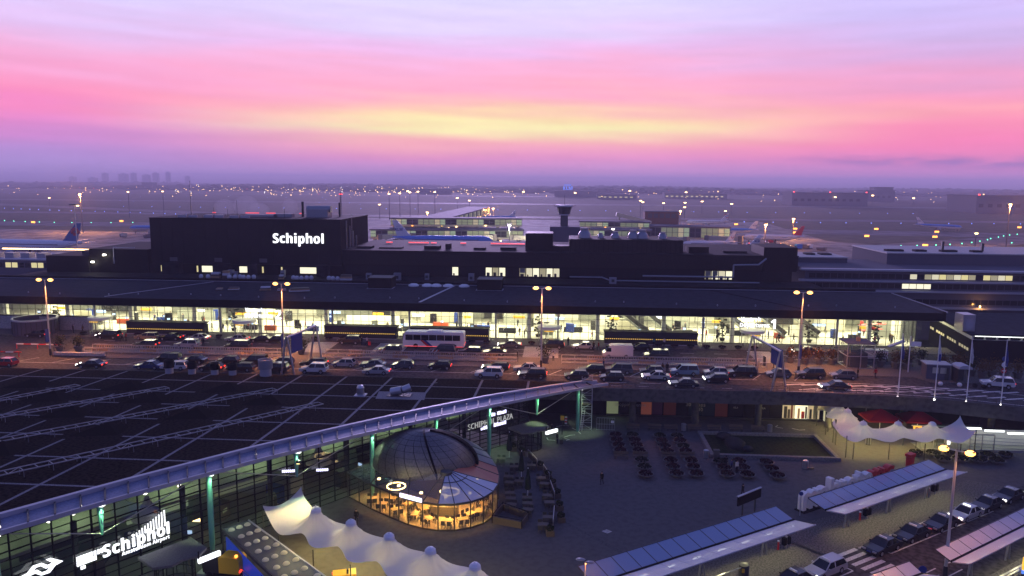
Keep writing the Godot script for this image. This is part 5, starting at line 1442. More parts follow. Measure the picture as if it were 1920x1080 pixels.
		for i in 3:
			m = MB.new()
			m.bar(Vector3(g[0] + .58, 10.2 + i * .8, g[1] - 1.2), Vector3(g[0] + .58, 10.2 + i * .8, g[1] - 3.4), .03, .22)
			part(t, "board_line", m.mesh(), M.white_paint)
	# flag poles on the outer edge
	k = 0
	for e in [[52.0, -115.2, "dark blue"], [57.0, -114.3, "blue and white"], [61.2, -113.4, "white"], [65.4, -112.0, "dark blue"], [69.6, -110.0, "blue and white"]]:
		var t := thing("flag_pole", "white flag pole with a limp %s flag, %s from the left" % [e[2], nth(k)], "flag pole", Vector3(e[0], 4.6, e[1] + .25), 0, "flag poles on the viaduct edge")
		m = MB.new()
		m.tube(Vector3.ZERO, Vector3(0, 11.5, 0), .09, .05, 7); part(t, "pole", m.mesh(), M.white_paint)
		m = MB.new()
		for i in 5: m.quad(Vector3(.05 + i * .08, 11.0 - i * .5, .09 * (i % 2)), Vector3(.13 + i * .08, 10.5 - i * .5, .09 * ((i + 1) % 2)), Vector3(.1 + i * .06, 7.6 - i * .05, .09 * ((i + 1) % 2)), Vector3(.05 + i * .06, 7.6 - i * .05, .09 * (i % 2)))
		part(t, "flag", m.mesh(), M.flag_blue if e[2] == "dark blue" else M.bag)
		if e[2] == "blue and white": part(t, "flag_stripe", boxmesh(.06, .36, 7.5, 8.6, -.05, .12), M.flag_blue)
		part(t, "uplight", boxmesh(-.25, -.05, 1.5, 1.7, .1, .3), M.lamp_white)
		k += 1
	# glass lift shaft, guard booth, boards, tubs with shrubs
	var t := thing("lift_shaft", "square steel-framed glass lift house on the traffic island", "lift", Vector3(50.8, 6.13, -132.6))
	m = MB.new()
	for x in [0, 2.3, 4.6]:
		for z in [0, -4.4]: m.bar(Vector3(x, 0, z), Vector3(x, 4.4, z), .14, .14)
	for y in [.1, 2.2, 4.4]:
		for z in [0, -4.4]: m.bar(Vector3(0, y, z), Vector3(4.6, y, z), .12, .12)
		for x in [0, 4.6]: m.bar(Vector3(x, y, 0), Vector3(x, y, -4.4), .12, .12)
	part(t, "frame", m.mesh(), M.steel); part(t, "roof", boxmesh(-.1, 4.7, 4.4, 4.55, -4.5, .1), M.hangar)
	for x in [.1, 2.4]:
		for y in [.2, 2.3]:
			for z in [0, -4.4]: part(t, "pane", boxmesh(x, x + 2.1, y, y + 1.95, z - .02, z + .02), M.dark_glass)
	part(t, "roof_vent", boxmesh(2.2, 2.8, 4.55, 5.3, -2.4, -1.9), M.timber); part(t, "lift_car", boxmesh(.8, 3.8, .1, 2.6, -3.8, -.8), M.hangar)
	t = thing("white_skip", "white rectangular container on the pavement behind the lift house", "container", Vector3(59.0, 6.13, -141.5))
	part(t, "body", cbox(4.4, 1.5, 1.8), M.white_paint); part(t, "lid_edge", cbox(4.6, .12, 2.0), M.trim, Vector3(0, 1.5, 0))
	t = thing("guard_booth", "grey guard booth beside the barrier", "booth", Vector3(63.4, 6.12, -127.4), -.12)
	part(t, "body", cbox(3.6, 2.5, 2.6), M.hangar); part(t, "roof", cbox(4.0, .16, 3.0), M.duct, Vector3(0, 2.5, 0))
	for x in [-.9, .3]: part(t, "window", boxmesh(x, x + .95, 1.1, 2.1, 1.3, 1.33), M.cream)
	part(t, "door", boxmesh(1.0, 1.65, .05, 2.1, 1.3, 1.33), M.dark_steel)
	t = thing("bus_shelter", "small dark shelter with an arched roof right of the guard booth", "shelter", Vector3(66.6, 6.0, -125.4))
	m = MB.new()
	m.plate(P([-1.1, 0, -1.0, .35, -.5, .6, .5, .6, 1.0, .35, 1.1, 0]), Vector3(0, 2.5, 0), Vector3.RIGHT, Vector3.UP, 2.6)
	part(t, "arched_roof", m.mesh(), M.trim); part(t, "back_wall", boxmesh(-1, 1, 0, 2.5, -1.2, -1.1), M.hall_dark); part(t, "side_wall", boxmesh(-1.02, -.95, 0, 2.5, -1.1, 1.0), M.hall_dark)
	for e in [[65, -122.6], [67.2, -122.2], [62.2, -123.0], [68.4, -121.8]]:
		m = MB.new()
		m.ball(Vector3(0, .3, 0), Vector3(.4, .36, .4), 8)
		single("concrete_ball", "%s ball bollard by the barrier, %s of its pair" % ["white" if e[0] < 66 else "black", "left" if e[0] in [62.2, 67.2] else "right"], "bollard", m.mesh(), M.white_paint if e[0] < 66 else M.rubber, Vector3(e[0], 6.0, e[1]), 0, "ball bollards")
	t = thing("traffic_sign_post", "post with stacked round blue, white and red traffic signs", "sign", Vector3(72.8, 6.12, -124.6))
	m = MB.new()
	m.tube(Vector3.ZERO, Vector3(0, 4.6, 0), .06, .06, 6); part(t, "post", m.mesh(), M.white_paint)
	for i in 3:
		m = MB.new()
		m.tube(Vector3(0, 4.2 - i * 1.0, .06), Vector3(0, 4.2 - i * 1.0, .12), .44, .44, 14)
		part(t, "disc", m.mesh(), [M.blue_sign, M.white_paint, M.red][i])
	part(t, "white_bar", boxmesh(-.32, .32, 2.13, 2.27, .12, .14), M.white_paint)
	t = thing("camera_mast", "white mast with angled panels behind the guard booth", "mast", Vector3(60.6, 6.12, -131.0))
	m = MB.new()
	m.tube(Vector3.ZERO, Vector3(0, 6.4, 0), .1, .08, 6); part(t, "mast", m.mesh(), M.white_paint)
	part(t, "panel", boxmesh(-1.6, 1.2, 5.4, 5.6, -.5, .5), M.duct, Vector3.ZERO, Basis(Vector3.BACK, .4)); part(t, "panel", boxmesh(.2, 1.8, 4.6, 5.4, -.1, .1), M.white_paint)
	k = 0
	for e in [[42.0, -136.0, 1], [44.4, -135.4, 1], [46.9, -135.4, 1], [49.2, -135.4, 1], [57.4, -134.6, 0], [59.6, -133.6, 1], [61.2, -133.2, 0], [66.6, -131.8, 1], [68.6, -129.8, 1], [70.4, -129.6, 0], [71.6, -128.4, 1], [73.4, -128.8, 1], [75.2, -128.6, 1], [77.4, -128.4, 1], [62.8, -136, 1], [65.4, -136.6, 0], [70.5, -133.6, 1], [-93.9, -131.6, 2], [-90.4, -131.8, 2], [-48.2, -133.8, 3], [-2.6, -131.6, 3]]:
		tub_shrub(k, e); k += 1
	# barrier and ventilation drum at the far left
	t = thing("red_white_barrier", "low red and white barrier at the far left of the raised road", "barrier", Vector3(-104, 6.02, -133.6))
	for i in 6: part(t, "bar", boxmesh(i * 1.5, i * 1.5 + 1.5, .85, 1.05, -.05, .05), M.red if i % 2 else M.white_paint)
	for i in 3: part(t, "post", boxmesh(i * 4.2, i * 4.2 + .12, 0, .95, -.06, .06), M.red)
	t = thing("red_white_barrier", "low red and white barrier nearest the camera at the far left", "barrier", Vector3(-107, 6.02, -127.0))
	for i in 6: part(t, "bar", boxmesh(i * 1.5, i * 1.5 + 1.5, .85, 1.05, -.05, .05), M.red if i % 2 else M.white_paint)
	for i in 3: part(t, "post", boxmesh(i * 4.2, i * 4.2 + .12, 0, .95, -.06, .06), M.red)
	t = thing("ventilation_drum", "round grey slatted drum by the terminal at the far left", "drum", Vector3(-110.2, 6.13, -147.6))
	m = MB.new()
	m.lathe(Vector3.ZERO, [Vector2(4.2, 0), Vector2(4.2, 3.2), Vector2(4.0, 3.2), Vector2(4.0, 2.2), Vector2(0, 2.2)], 28)
	part(t, "wall", m.mesh(), M.hangar)
	m = MB.new()
	m.lathe(Vector3.ZERO, [Vector2(4.3, 3.0), Vector2(4.3, 3.3), Vector2(3.9, 3.3)], 28)
	part(t, "rim", m.mesh(), M.trim)
	for i in 28: part(t, "slat", boxmesh(-.06, .06, .1, 2.9, 4.2, 4.27), M.dark_steel, Vector3.ZERO, Basis(Vector3.UP, TAU * i / 28.0))
	t = thing("pale_wall", "pale sloping retaining wall behind the slatted drum", "wall", Vector3(-131, 6.0, -151.2))
	part(t, "wall", boxmesh(0, 31, 0, 3.0, -.4, 0), M.pale_stone); part(t, "coping", boxmesh(-.1, 31.1, 3.0, 3.15, -.5, .1), M.concrete)
	t = thing("concrete_barrier", "low pale concrete barrier by the shrubs at the left", "barrier", Vector3(-92.6, 6.13, -128.2))
	part(t, "block", boxmesh(0, 9.6, 0, .75, -.3, .3), M.pale_stone); part(t, "foot", boxmesh(-.1, 9.7, 0, .2, -.45, .45), M.concrete)

func bowl_mesh() -> Array:
	var m := MB.new()
	m.lathe(Vector3.ZERO, [Vector2(.45, 0), Vector2(.55, .12), Vector2(1.12, .5), Vector2(1.15, .58), Vector2(1.02, .58), Vector2(.9, .5)], 20)
	var f := MB.new()
	rng.seed = 5
	for i in 46:
		var a := rng.randf() * TAU; var r := sqrt(rng.randf()) * .92
		f.ball(Vector3(cos(a) * r, .52 + .34 * (1.0 - r * r), sin(a) * r), Vector3.ONE * rng.randf_range(.1, .19), 5)
	return [m.mesh(), f.mesh()]
func bowl_planter(bm: Array, at: Vector3, label: String, group: String, green: bool, sc := 1.0) -> void:
	var t := thing("planter_bowl", label, "planter", at, at.x * 2.0, group)
	part(t, "bowl", bm[0], M.bowl, Vector3.ZERO, Basis.from_scale(Vector3(sc, sc, sc))); part(t, "flowers", bm[1], M.flower_green if green else M.flower, Vector3.ZERO, Basis.from_scale(Vector3(sc, sc, sc)))
var shrub_mesh: Array = []
func tub_shrub(k: int, e: Array) -> void:
	if shrub_mesh.is_empty():
		rng.seed = 31
		for v in 3:
			var f := MB.new()
			for i in 330:
				var p := Vector3(rng.randfn(0, .42), rng.randfn(0, .42), rng.randfn(0, .42)) * (1.0 + .2 * v)
				var bs := Basis.from_euler(Vector3(rng.randf() * 6.3, rng.randf() * 6.3, rng.randf() * 6.3))
				f.quad(p, p + bs.x * .2, p + bs.x * .22 + bs.y * .18, p + bs.y * .15)
			shrub_mesh.append(f.mesh())
		var b := MB.new()
		b.lathe(Vector3.ZERO, [Vector2(.5, 0), Vector2(.78, 1.05), Vector2(.82, 1.1), Vector2(.7, 1.1), Vector2(0, 1.0)], 14)
		shrub_mesh.append(b.mesh())
		b = MB.new()
		for i in 5: b.tube(Vector3(0, .9, 0), Vector3(cos(i * 1.3) * .4, 2.2, sin(i * 1.3) * .4), .05, .02, 5)
		shrub_mesh.append(b.mesh())
	var autumn: bool = e[2] == 1
	var where: String = "right of the lift house" if e[0] > 55 else ("by the crossing" if e[2] == 3 else ("left of the trolley racks" if e[2] == 2 else "left of the lift house"))
	var t := thing("potted_shrub", "%s shrub in a round concrete tub %s, %s of the row" % ["reddish" if autumn else "green", where, nth(k)], "shrub", Vector3(e[0], 6.12, e[1]), k * 1.1, "shrubs in tubs on the raised road")
	part(t, "tub", shrub_mesh[3], M.bowl); part(t, "foliage", shrub_mesh[k % 3], M.autumn if autumn else M.leaf, Vector3(0, 2.0, 0)); part(t, "stem", shrub_mesh[4], M.wood)

func street_lamp(at: Vector3, high: float, label: String, c: Color, energy: float, along := Vector3.RIGHT) -> Node3D:
	var t := thing("street_lamp", label, "street lamp", at, 0, "double-headed street lamps")
	var m := MB.new()
	m.tube(Vector3.ZERO, Vector3(0, high, 0), .17, .1, 8); part(t, "pole", m.mesh(), M.lamp_pole)
	m = MB.new()
	m.tube(Vector3.ZERO, Vector3(0, 1.2, 0), .24, .22, 8); part(t, "base", m.mesh(), M.dark_steel)
	for s in [-1.0, 1.0]:
		m = MB.new()
		m.bar(Vector3(0, high, 0), along * s * .9 + Vector3(0, high + .08, 0), .1, .08)
		part(t, "arm", m.mesh(), M.lamp_pole)
		m = MB.new()
		m.obox(along * s * 1.1 + Vector3(0, high + .16, 0), Vector3(.75, .14, .4), Basis(along, Vector3.UP, along.cross(Vector3.UP)))
		part(t, "lamp_head", m.mesh(), M.dark_steel)
		m = MB.new()
		m.ball(along * s * 1.1 + Vector3(0, high + .02, 0), Vector3(.5, .28, .38), 8)
		part(t, "lamp_glass", m.mesh(), M.lamp_sodium)
	for s in [-1.0, 1.0]: spot(at + along * s * 1.1 + Vector3(0, high - .32, 0), Vector3.DOWN + along * s * .12, c, energy * .5, 66, .25)
	return t
func plaza_things() -> void:
	make_tent("fabric_tent", "white peaked fabric canopy running from the station glass towards the camera", [Vector2(-24.7, -71.2), Vector2(-20.3, -68.6), Vector2(-15.9, -66.1), Vector2(-11.5, -63.7), Vector2(-7.1, -61.2), Vector2(-2.7, -58.7)], 2.75, [Vector3(-28.6, 4.5, -78.0), Vector3(-31.4, 4.0, -73.8)], [], 2.55)
	make_tent("fabric_tent", "white peaked fabric canopy before the raised road at the right", [Vector2(43.9, -107.0), Vector2(48.9, -107.3), Vector2(53.8, -107.6)], 2.9, [Vector3(41.2, 3.6, -110.8), Vector3(40.8, 3.2, -104.6)], [Vector3(60.2, 4.2, -112.6), Vector3(60.2, 3.5, -108.0)], 2.4, 2.1)
	make_tent("fabric_tent", "short white peaked canopy joining the shops and the right tent", [Vector2(43.6, -112.2), Vector2(43.6, -116.4)], 2.3, [], [], 2.5, 2.2)
	var fl := thing("tent_floodlight", "small floodlight on the station column above the left tent", "floodlight", Vector3(-28.7, 7.4, -77.6))
	part(fl, "housing", boxmesh(-.25, .25, -.05, .3, -.2, .2), M.dark_steel); part(fl, "lamp_glass", boxmesh(-.2, .2, -.1, -.05, -.15, .15), M.lamp_warm)
	spot(Vector3(-28.5, 7.2, -77.3), Vector3(2.2, -4.2, 6.0), Color(1, .92, .62), 85, 44, .15)
	var t := thing("arched_canopy", "blue-grey curved canopy over the shop entrance under the road", "canopy", Vector3(45.2, 0, -117.2))
	var m := MB.new()
	m.plate(P([-3.2, 0, -2.9, .9, -1.8, 1.5, 2.6, 1.6, 2.6, 1.5, -1.7, 1.4, -2.8, .8, -3.1, 0]), Vector3(0, 3.0, 0), Vector3.RIGHT, Vector3.UP, 3.4)
	part(t, "sheet", m.mesh(), M.white_fabric)
	for x in [-3.1, 2.5]: part(t, "post", boxmesh(x, x + .12, 0, 3.0 if x < 0 else 4.5, 1.4, 1.52), M.dark_steel)
	var k := 0
	for x in [49.4, 55.0]:
		var u := thing("red_parasol", "wide dark red square parasol under the raised road edge, %s" % ["left", "right"][k], "parasol", Vector3(x, 0, -114.4), 0, "red parasols")
		m = MB.new()
		for i in 4:
			var a := Vector3(2.9, 3.0, 0).rotated(Vector3.UP, i * PI / 2 + PI / 4); var b := Vector3(2.9, 3.0, 0).rotated(Vector3.UP, (i + 1) * PI / 2 + PI / 4)
			m.tri(a * Vector3(1.25, 1, 1), Vector3(0, 4.4, 0), b * Vector3(1.25, 1, 1)); m.quad(a * Vector3(1.25, 1, 1), b * Vector3(1.25, 1, 1), b * Vector3(1.25, .93, 1), a * Vector3(1.25, .93, 1))
		part(u, "cover", m.mesh(), M.parasol_red)
		m = MB.new()
		m.tube(Vector3.ZERO, Vector3(0, 4.3, 0), .06, .05, 6); part(u, "pole", m.mesh(), M.white_paint); part(u, "foot", cbox(.9, .15, .9), M.dark_steel)
		k += 1
	t = thing("lit_bar_sign", "short white and green glowing sign bars above the red parasols", "sign", Vector3(53.2, 4.1, -117.2))
	part(t, "white_bar", boxmesh(.6, 2.6, .1, .45, -.05, .05), M.sign_violet); part(t, "green_bar", boxmesh(-1, .3, 0, .22, -.05, .05), M.green_lamp); part(t, "bracket", boxmesh(-1, 2.6, .5, .58, -.1, 0), M.dark_steel)
	t = thing("red_bar_lights", "row of red glowing lamps under the road by the shop entrance", "lamp", Vector3(46.5, 4.2, -119.2))
	for i in 5: part(t, "lamp", boxmesh(i * .7 - 1.6, i * .7 - 1.25, .04 * i, .16 + .04 * i, -.1, .1), M.dot_amber if i < 2 else M.strip_red)
	part(t, "rail", boxmesh(-1.8, 2.2, .34, .42, -.05, .05), M.dark_steel)
	# P2 sign
	t = thing("parking_sign", "square yellow P2 parking sign on a thin post", "sign", Vector3(52.6, 0, -109.3))
	m = MB.new(); m.tube(Vector3.ZERO, Vector3(0, 2.3, 0), .05, .05, 6); part(t, "post", m.mesh(), M.dark_steel)
	part(t, "board", boxmesh(-.6, .6, 2.2, 3.4, -.05, .05), M.sign_yellow); text(t, "letter", "P", .75, Vector3(-.12, 2.85, .06), Basis(), M.hall_dark); text(t, "small_numeral", "2", .36, Vector3(.28, 2.58, .06), Basis(), M.hall_dark)
	# station stairs under glass at the right
	t = thing("station_stairs", "glazed stair down to the platforms with long white light strips", "stairs", Vector3(53, 0, -108.6))
	m = MB.new()
	for i in 7: m.bar(Vector3(i * 1.7, 0, 0), Vector3(i * 1.7, 2.6, 0), .1, .1)
	m.bar(Vector3(0, 2.6, 0), Vector3(10.2, 2.6, 0), .14, .14); m.bar(Vector3(0, 2.6, -3.4), Vector3(10.2, 2.6, -3.4), .14, .14); m.bar(Vector3(0, .15, 0), Vector3(22, .15, -.4), .2, .3)
	part(t, "frame", m.mesh(), M.steel)
	for i in 6: part(t, "pane", boxmesh(i * 1.7 + .08, i * 1.7 + 1.62, .3, 2.55, -.015, .015), M.glass)
	for i in 5: part(t, "light_strip", boxmesh(6.6 + i * 3.3, 9.3 + i * 3.3, 2.75 - i * .3, 2.95 - i * .3, -2.2, -1.9), M.strip_lamp)
	m = MB.new()
	for i in 4: m.bar(Vector3(7 + i * .2, .4 + i * .5, -1.2), Vector3(23, -.2 + i * .45, -1.6), .08, .08)
	part(t, "handrail", m.mesh(), M.steel); part(t, "back_wall", boxmesh(5, 24, 0, 2.3, -3.6, -3.4), M.hall_white); part(t, "floor", boxmesh(0, 24, 0, .04, -3.4, -.1), M.hall_grey)
	part(t, "lit_sign", boxmesh(3.6, 4.0, 1.0, 2.3, .05, .12), M.sign_white); part(t, "green_lamp", boxmesh(5.4, 5.9, 1.6, 2.2, .05, .12), M.green_lamp); part(t, "red_lamp", boxmesh(5.1, 5.35, 1.9, 2.1, .05, .12), M.tail_lamp)
	area(Vector3(66, 2.3, -110.5), Vector3(0, -1, .2), 10, .5, Color(.95, 1, .92), 5)
	# bowls in the square
	var bm := bowl_mesh()
	var cnt := {}
	k = 0
	for e in [[8.7, -110.2], [8.7, -107.9], [8.8, -105.7], [8.9, -103.5], [11.3, -110.4], [11.4, -108], [11.5, -105.9], [11.6, -103.7], [11.6, -100], [11.7, -97.6], [11.6, -95.1], [15.4, -110.4], [15.4, -108.1], [15.5, -105.9], [15.6, -103.8], [15.6, -100.2], [15.6, -97.9], [15.7, -95.5], [18, -110.6], [18.1, -108.4], [18.2, -106], [18.2, -104], [18.4, -100.4], [18.3, -98.2], [18.3, -95.7], [22.3, -100.4], [22.4, -98.2], [22.4, -96], [25, -100.7], [25, -98.4], [25, -96], [28.7, -100.7], [28.8, -98.4], [28.9, -96]]:
		var line: String = "leftmost line" if e[0] < 10 else ("second line" if e[0] < 13 else ("third line" if e[0] < 17 else ("fourth line" if e[0] < 20 else ("fifth line" if e[0] < 23.5 else ("sixth line" if e[0] < 27 else "rightmost line")))))
		cnt[line] = cnt.get(line, -1) + 1
		bowl_planter(bm, Vector3(e[0], 0, e[1] + .1), "round flower bowl in the square, %s, %s from the shops" % [line, nth(cnt[line])], "flower bowls in the square", k in [4, 8, 9, 11, 18, 20, 25], .95)
		k += 1
	k = 0
	for e in [[51.2, -106.3], [53.6, -106.4], [56.2, -106.6], [58.8, -106.6], [61.1, -106.4], [63.7, -106.6], [53.8, -104.2], [56.3, -104.4], [58.7, -104.3], [61.1, -104.2]]:
		bowl_planter(bm, Vector3(e[0], 0, e[1] + .2), "green planted bowl before the station stairs, %s row, %s from left" % ["back" if k < 6 else "front", nth(k if k < 6 else k - 6)], "bowls by the station stairs", true, 1.0); k += 1
	k = 0
	for e in [[8.9, -101.4], [11.6, -101.6], [15.6, -101.8], [18.2, -102.0]]: bench(Vector3(e[0], 0, e[1]), "wooden bench among the flower bowls, %s from the left" % nth(k)); k += 1
	k = 0
	for e in [[11.7, -113.8], [15.1, -114], [17.7, -114.1], [21.3, -114.3], [24.4, -114.4], [27.8, -114.7], [31.2, -114.8]]: bench(Vector3(e[0], 0, e[1]), "dark bench along the shop fronts, %s from the left" % nth(k)); k += 1
	k = 0
	for e in [[19.6, -114.2, "before the shop fronts left"], [33, -114.9, "before the shop fronts right"], [20.9, -102.7, "at the corner of the basin"], [46.2, -110.5, "under the right tent"], [33.7, -99.8, "open and tipped near the basin"]]:
		t = thing("steel_bin", "round stainless steel litter bin %s" % e[2], "bin", Vector3(e[0], 0, e[1]), 0, "steel litter bins")
		m = MB.new(); m.lathe(Vector3.ZERO, [Vector2(.38, .05), Vector2(.38, 1.15), Vector2(.3, 1.2), Vector2(0, 1.2)], 14); part(t, "drum", m.mesh(), M.steel)
		m = MB.new(); m.lathe(Vector3.ZERO, [Vector2(.4, 0), Vector2(.4, .06), Vector2(0, .06)], 14); part(t, "base", m.mesh(), M.dark_steel)
		if k == 4: part(t, "flap", boxmesh(.3, 1.1, .1, .2, -.3, .3), M.dark_steel)
		k += 1
	t = thing("stone_box", "square grey stone box beside the basin corner", "box", Vector3(22.3, 0, -102.5))
	part(t, "box", cbox(.75, 1.25, .6), M.concrete); part(t, "lid", cbox(.85, .08, .7), M.dark_steel, Vector3(0, 1.25, 0))
	t = thing("info_board", "long dark slanting information board seen from behind beside the shelter", "board", Vector3(22.2, 0, -83.8), .72)
	part(t, "board", boxmesh(-2.2, 2.2, 2.0, 3.1, -.08, .08), M.black_clad); part(t, "top_rail", boxmesh(-2.25, 2.25, 3.1, 3.2, -.12, .12), M.trim)
	for x in [-1.2, 1.2]: part(t, "post", boxmesh(x - .06, x + .06, 0, 2.0, -.06, .06), M.dark_steel)
	terrace()
	entrance_things()
	letters()
	# shelters and taxis
	canopy("long blue glass butterfly shelter nearest the camera beside the square", Vector3(3.4, 2.95, -62.6), Vector3(25.3, 2.95, -77.3), 2.7, 1, false)
	canopy("blue and white glass butterfly shelter behind the red and white letters", Vector3(29.5, 2.95, -80.0), Vector3(48.9, 2.95, -93.4), 2.5, 1, false)
	canopy("grey glass shelter across the taxi road at the right edge", Vector3(37.6, 2.95, -69.4), Vector3(62, 2.95, -87.2), 1.7, 1, true)
	canopy("grey glass shelter end at the bottom edge by the zebra crossing", Vector3(25.0, 2.95, -61.5), Vector3(33.8, 2.95, -66.9), 1.5, 1, true)
	k = 0
	var u := Vector2(21.2, -14.6).angle()
	for e in [[55.2, -92.3, "black"], [51.1, -89.5, "black"], [47.2, -86.7, "silver"], [43.0, -83.8, "black"], [38.5, -80.9, "black"], [34.0, -77.7, "black"], [26.3, -72.4, "silver"], [22.4, -69.9, "black"]]:
		var kind := "estate car" if k == 6 else "saloon"
		t = car(kind, e[2], Vector3(e[0] + .5, .011, e[1] + .7), -u, "%s %s taxi, %s from the far end of the rank" % [e[2], kind.replace(" car", ""), nth(k)], "taxis waiting in the rank", k in [0, 1, 2, 6], k in [3, 4], "taxi")
		part(t, "roof_sign", boxmesh(-.1, .1, 1.47, 1.6, -.4, .4), M.white_paint if k != 2 else M.sign_white)
		part(t, "number_plate", boxmesh(-2.33, -2.29, .42, .54, -.26, .26), M.blue_sign)
		k += 1
	street_lamp(Vector3(38.3, .14, -71.6), 13.0, "tall double-headed street lamp by the taxi road", Color(1, .64, .34), 70, Vector3(.83, 0, .56).normalized())
	t = thing("leaf_lamp", "slim lamp post with two leaf-shaped heads at the bottom edge", "street lamp", Vector3(2.6, 0, -62.6))
	m = MB.new(); m.tube(Vector3.ZERO, Vector3(0, 5.0, 0), .09, .07, 8); part(t, "pole", m.mesh(), M.lamp_pole)
	for s in [-1.0, 1.0]:
		m = MB.new(); m.ball(Vector3(.42 * s, 5.15 + .12 * -s, 0), Vector3(.46, .1, .24), 10); part(t, "leaf_head", m.mesh(), M.duct)
	m = MB.new(); m.ball(Vector3(.35, 4.95, 0), Vector3(.12, .06, .1), 8); part(t, "lamp_glass", m.mesh(), M.lamp_sodium)
	omni(Vector3(2.95, 4.8, -62.6), Color(1, .6, .25), 4, .12)
	k = 0
	for e in [[24.4, -76.6], [35.9, -84.6], [47.2, -92.4]]:
		t = thing("waste_post", "pair of dark waste bins on a steel post below the shelters, %s from the left" % nth(k), "bin", Vector3(e[0], 0, e[1]), .6, "waste bins at the taxi rank")
		part(t, "bin", boxmesh(-.5, -.12, .5, 1.3, -.2, .2), M.black_clad); part(t, "bin", boxmesh(.12, .5, .5, 1.3, -.2, .2), M.black_clad); part(t, "post", boxmesh(-.08, .08, 0, 1.4, -.08, .08), M.steel)
		t = thing("fire_post", "short red hydrant post below the shelters, %s from the left" % nth(k), "hydrant", Vector3(e[0] - .9, 0, e[1] + .3), 0, "hydrant posts at the taxi rank")
		part(t, "post", cbox(.16, .9, .16), M.red); part(t, "cap", cbox(.2, .12, .2), M.white_paint, Vector3(0, .9, 0))
		k += 1
	t = thing("advert_column", "dark round advertising bin with a yellow mark at the near shelter", "bin", Vector3(18.3, 0, -69.6))
	m = MB.new(); m.lathe(Vector3.ZERO, [Vector2(.5, 0), Vector2(.5, 1.7), Vector2(0, 1.75)], 14); part(t, "drum", m.mesh(), M.dark_steel); part(t, "yellow_mark", boxmesh(-.3, -.05, 1.1, 1.5, .46, .52), M.yellow)
	k = 0
	for e in [[46.4, -72.6], [51.6, -76.6], [56.8, -80.6]]:
		t = thing("lit_display", "small lit advertising display under the right shelter, %s from the left" % nth(k), "display", Vector3(e[0], .14, e[1]), .6, "displays under the right shelter")
		part(t, "display", boxmesh(-.45, .45, .7, 2.0, -.08, .08), [M.sign_yellow, M.sign_white, M.window_white][k]); part(t, "blue_foot_light", boxmesh(-.45, .45, .3, .68, -.08, .08), M.sign_blue); part(t, "stand", boxmesh(-.3, .3, 0, .3, -.1, .1), M.dark_steel)
		k += 1
	t = thing("blue_road_sign", "small blue round traffic sign by the zebra crossing", "sign", Vector3(35.6, 0, -70.6))
	part(t, "post", boxmesh(-.05, .05, 0, 1.2, -.05, .05), M.dark_steel); m = MB.new(); m.tube(Vector3(0, 1.4, 0), Vector3(0, 1.4, .06), .4, .4, 14); part(t, "disc", m.mesh(), M.blue_sign)
	t = thing("glass_screen", "low glass screen below the near shelter edge", "screen", Vector3(15.2, 0, -67.4), .6)
	part(t, "pane", boxmesh(-3.2, 3.2, .2, 1.5, -.02, .02), M.glass); part(t, "rail", boxmesh(-3.3, 3.3, .1, .2, -.06, .06), M.steel); part(t, "rail", boxmesh(-3.3, 3.3, 1.5, 1.58, -.05, .05), M.steel)
	t = thing("seat_rail", "long metal leaning rail under the right shelter", "rail", Vector3(44.4, .14, -71.6), .62)
	for y in [.45, .8]: part(t, "rail", boxmesh(-2.6, 2.6, y, y + .1, -.1, .1), M.steel)
	for x in [-2, 2]: part(t, "leg", boxmesh(x - .05, x + .05, 0, .8, -.05, .05), M.steel)
	t = thing("thin_sign_post", "thin post with a small blue disc beside the white letters", "sign", Vector3(28.4, 0, -84.9))
	part(t, "post", boxmesh(-.04, .04, 0, 2.7, -.04, .04), M.trim); m = MB.new(); m.tube(Vector3(0, 2.7, 0), Vector3(0, 2.7, .05), .25, .25, 12); part(t, "disc", m.mesh(), M.blue_sign)
func bench(at: Vector3, label: String) -> void:
	var t := thing("bench", label, "bench", at, 0, "benches in the square")
	for i in 4: part(t, "seat_slat", boxmesh(-1.05, 1.05, .42, .47, -.3 + i * .16, -.18 + i * .16), M.wood)
	for i in 3: part(t, "back_slat", boxmesh(-1.05, 1.05, .58 + i * .14, .68 + i * .14, -.36, -.32), M.wood)
	for x in [-.85, .85]: part(t, "leg", boxmesh(x - .05, x + .05, 0, .42, -.3, .3), M.concrete)
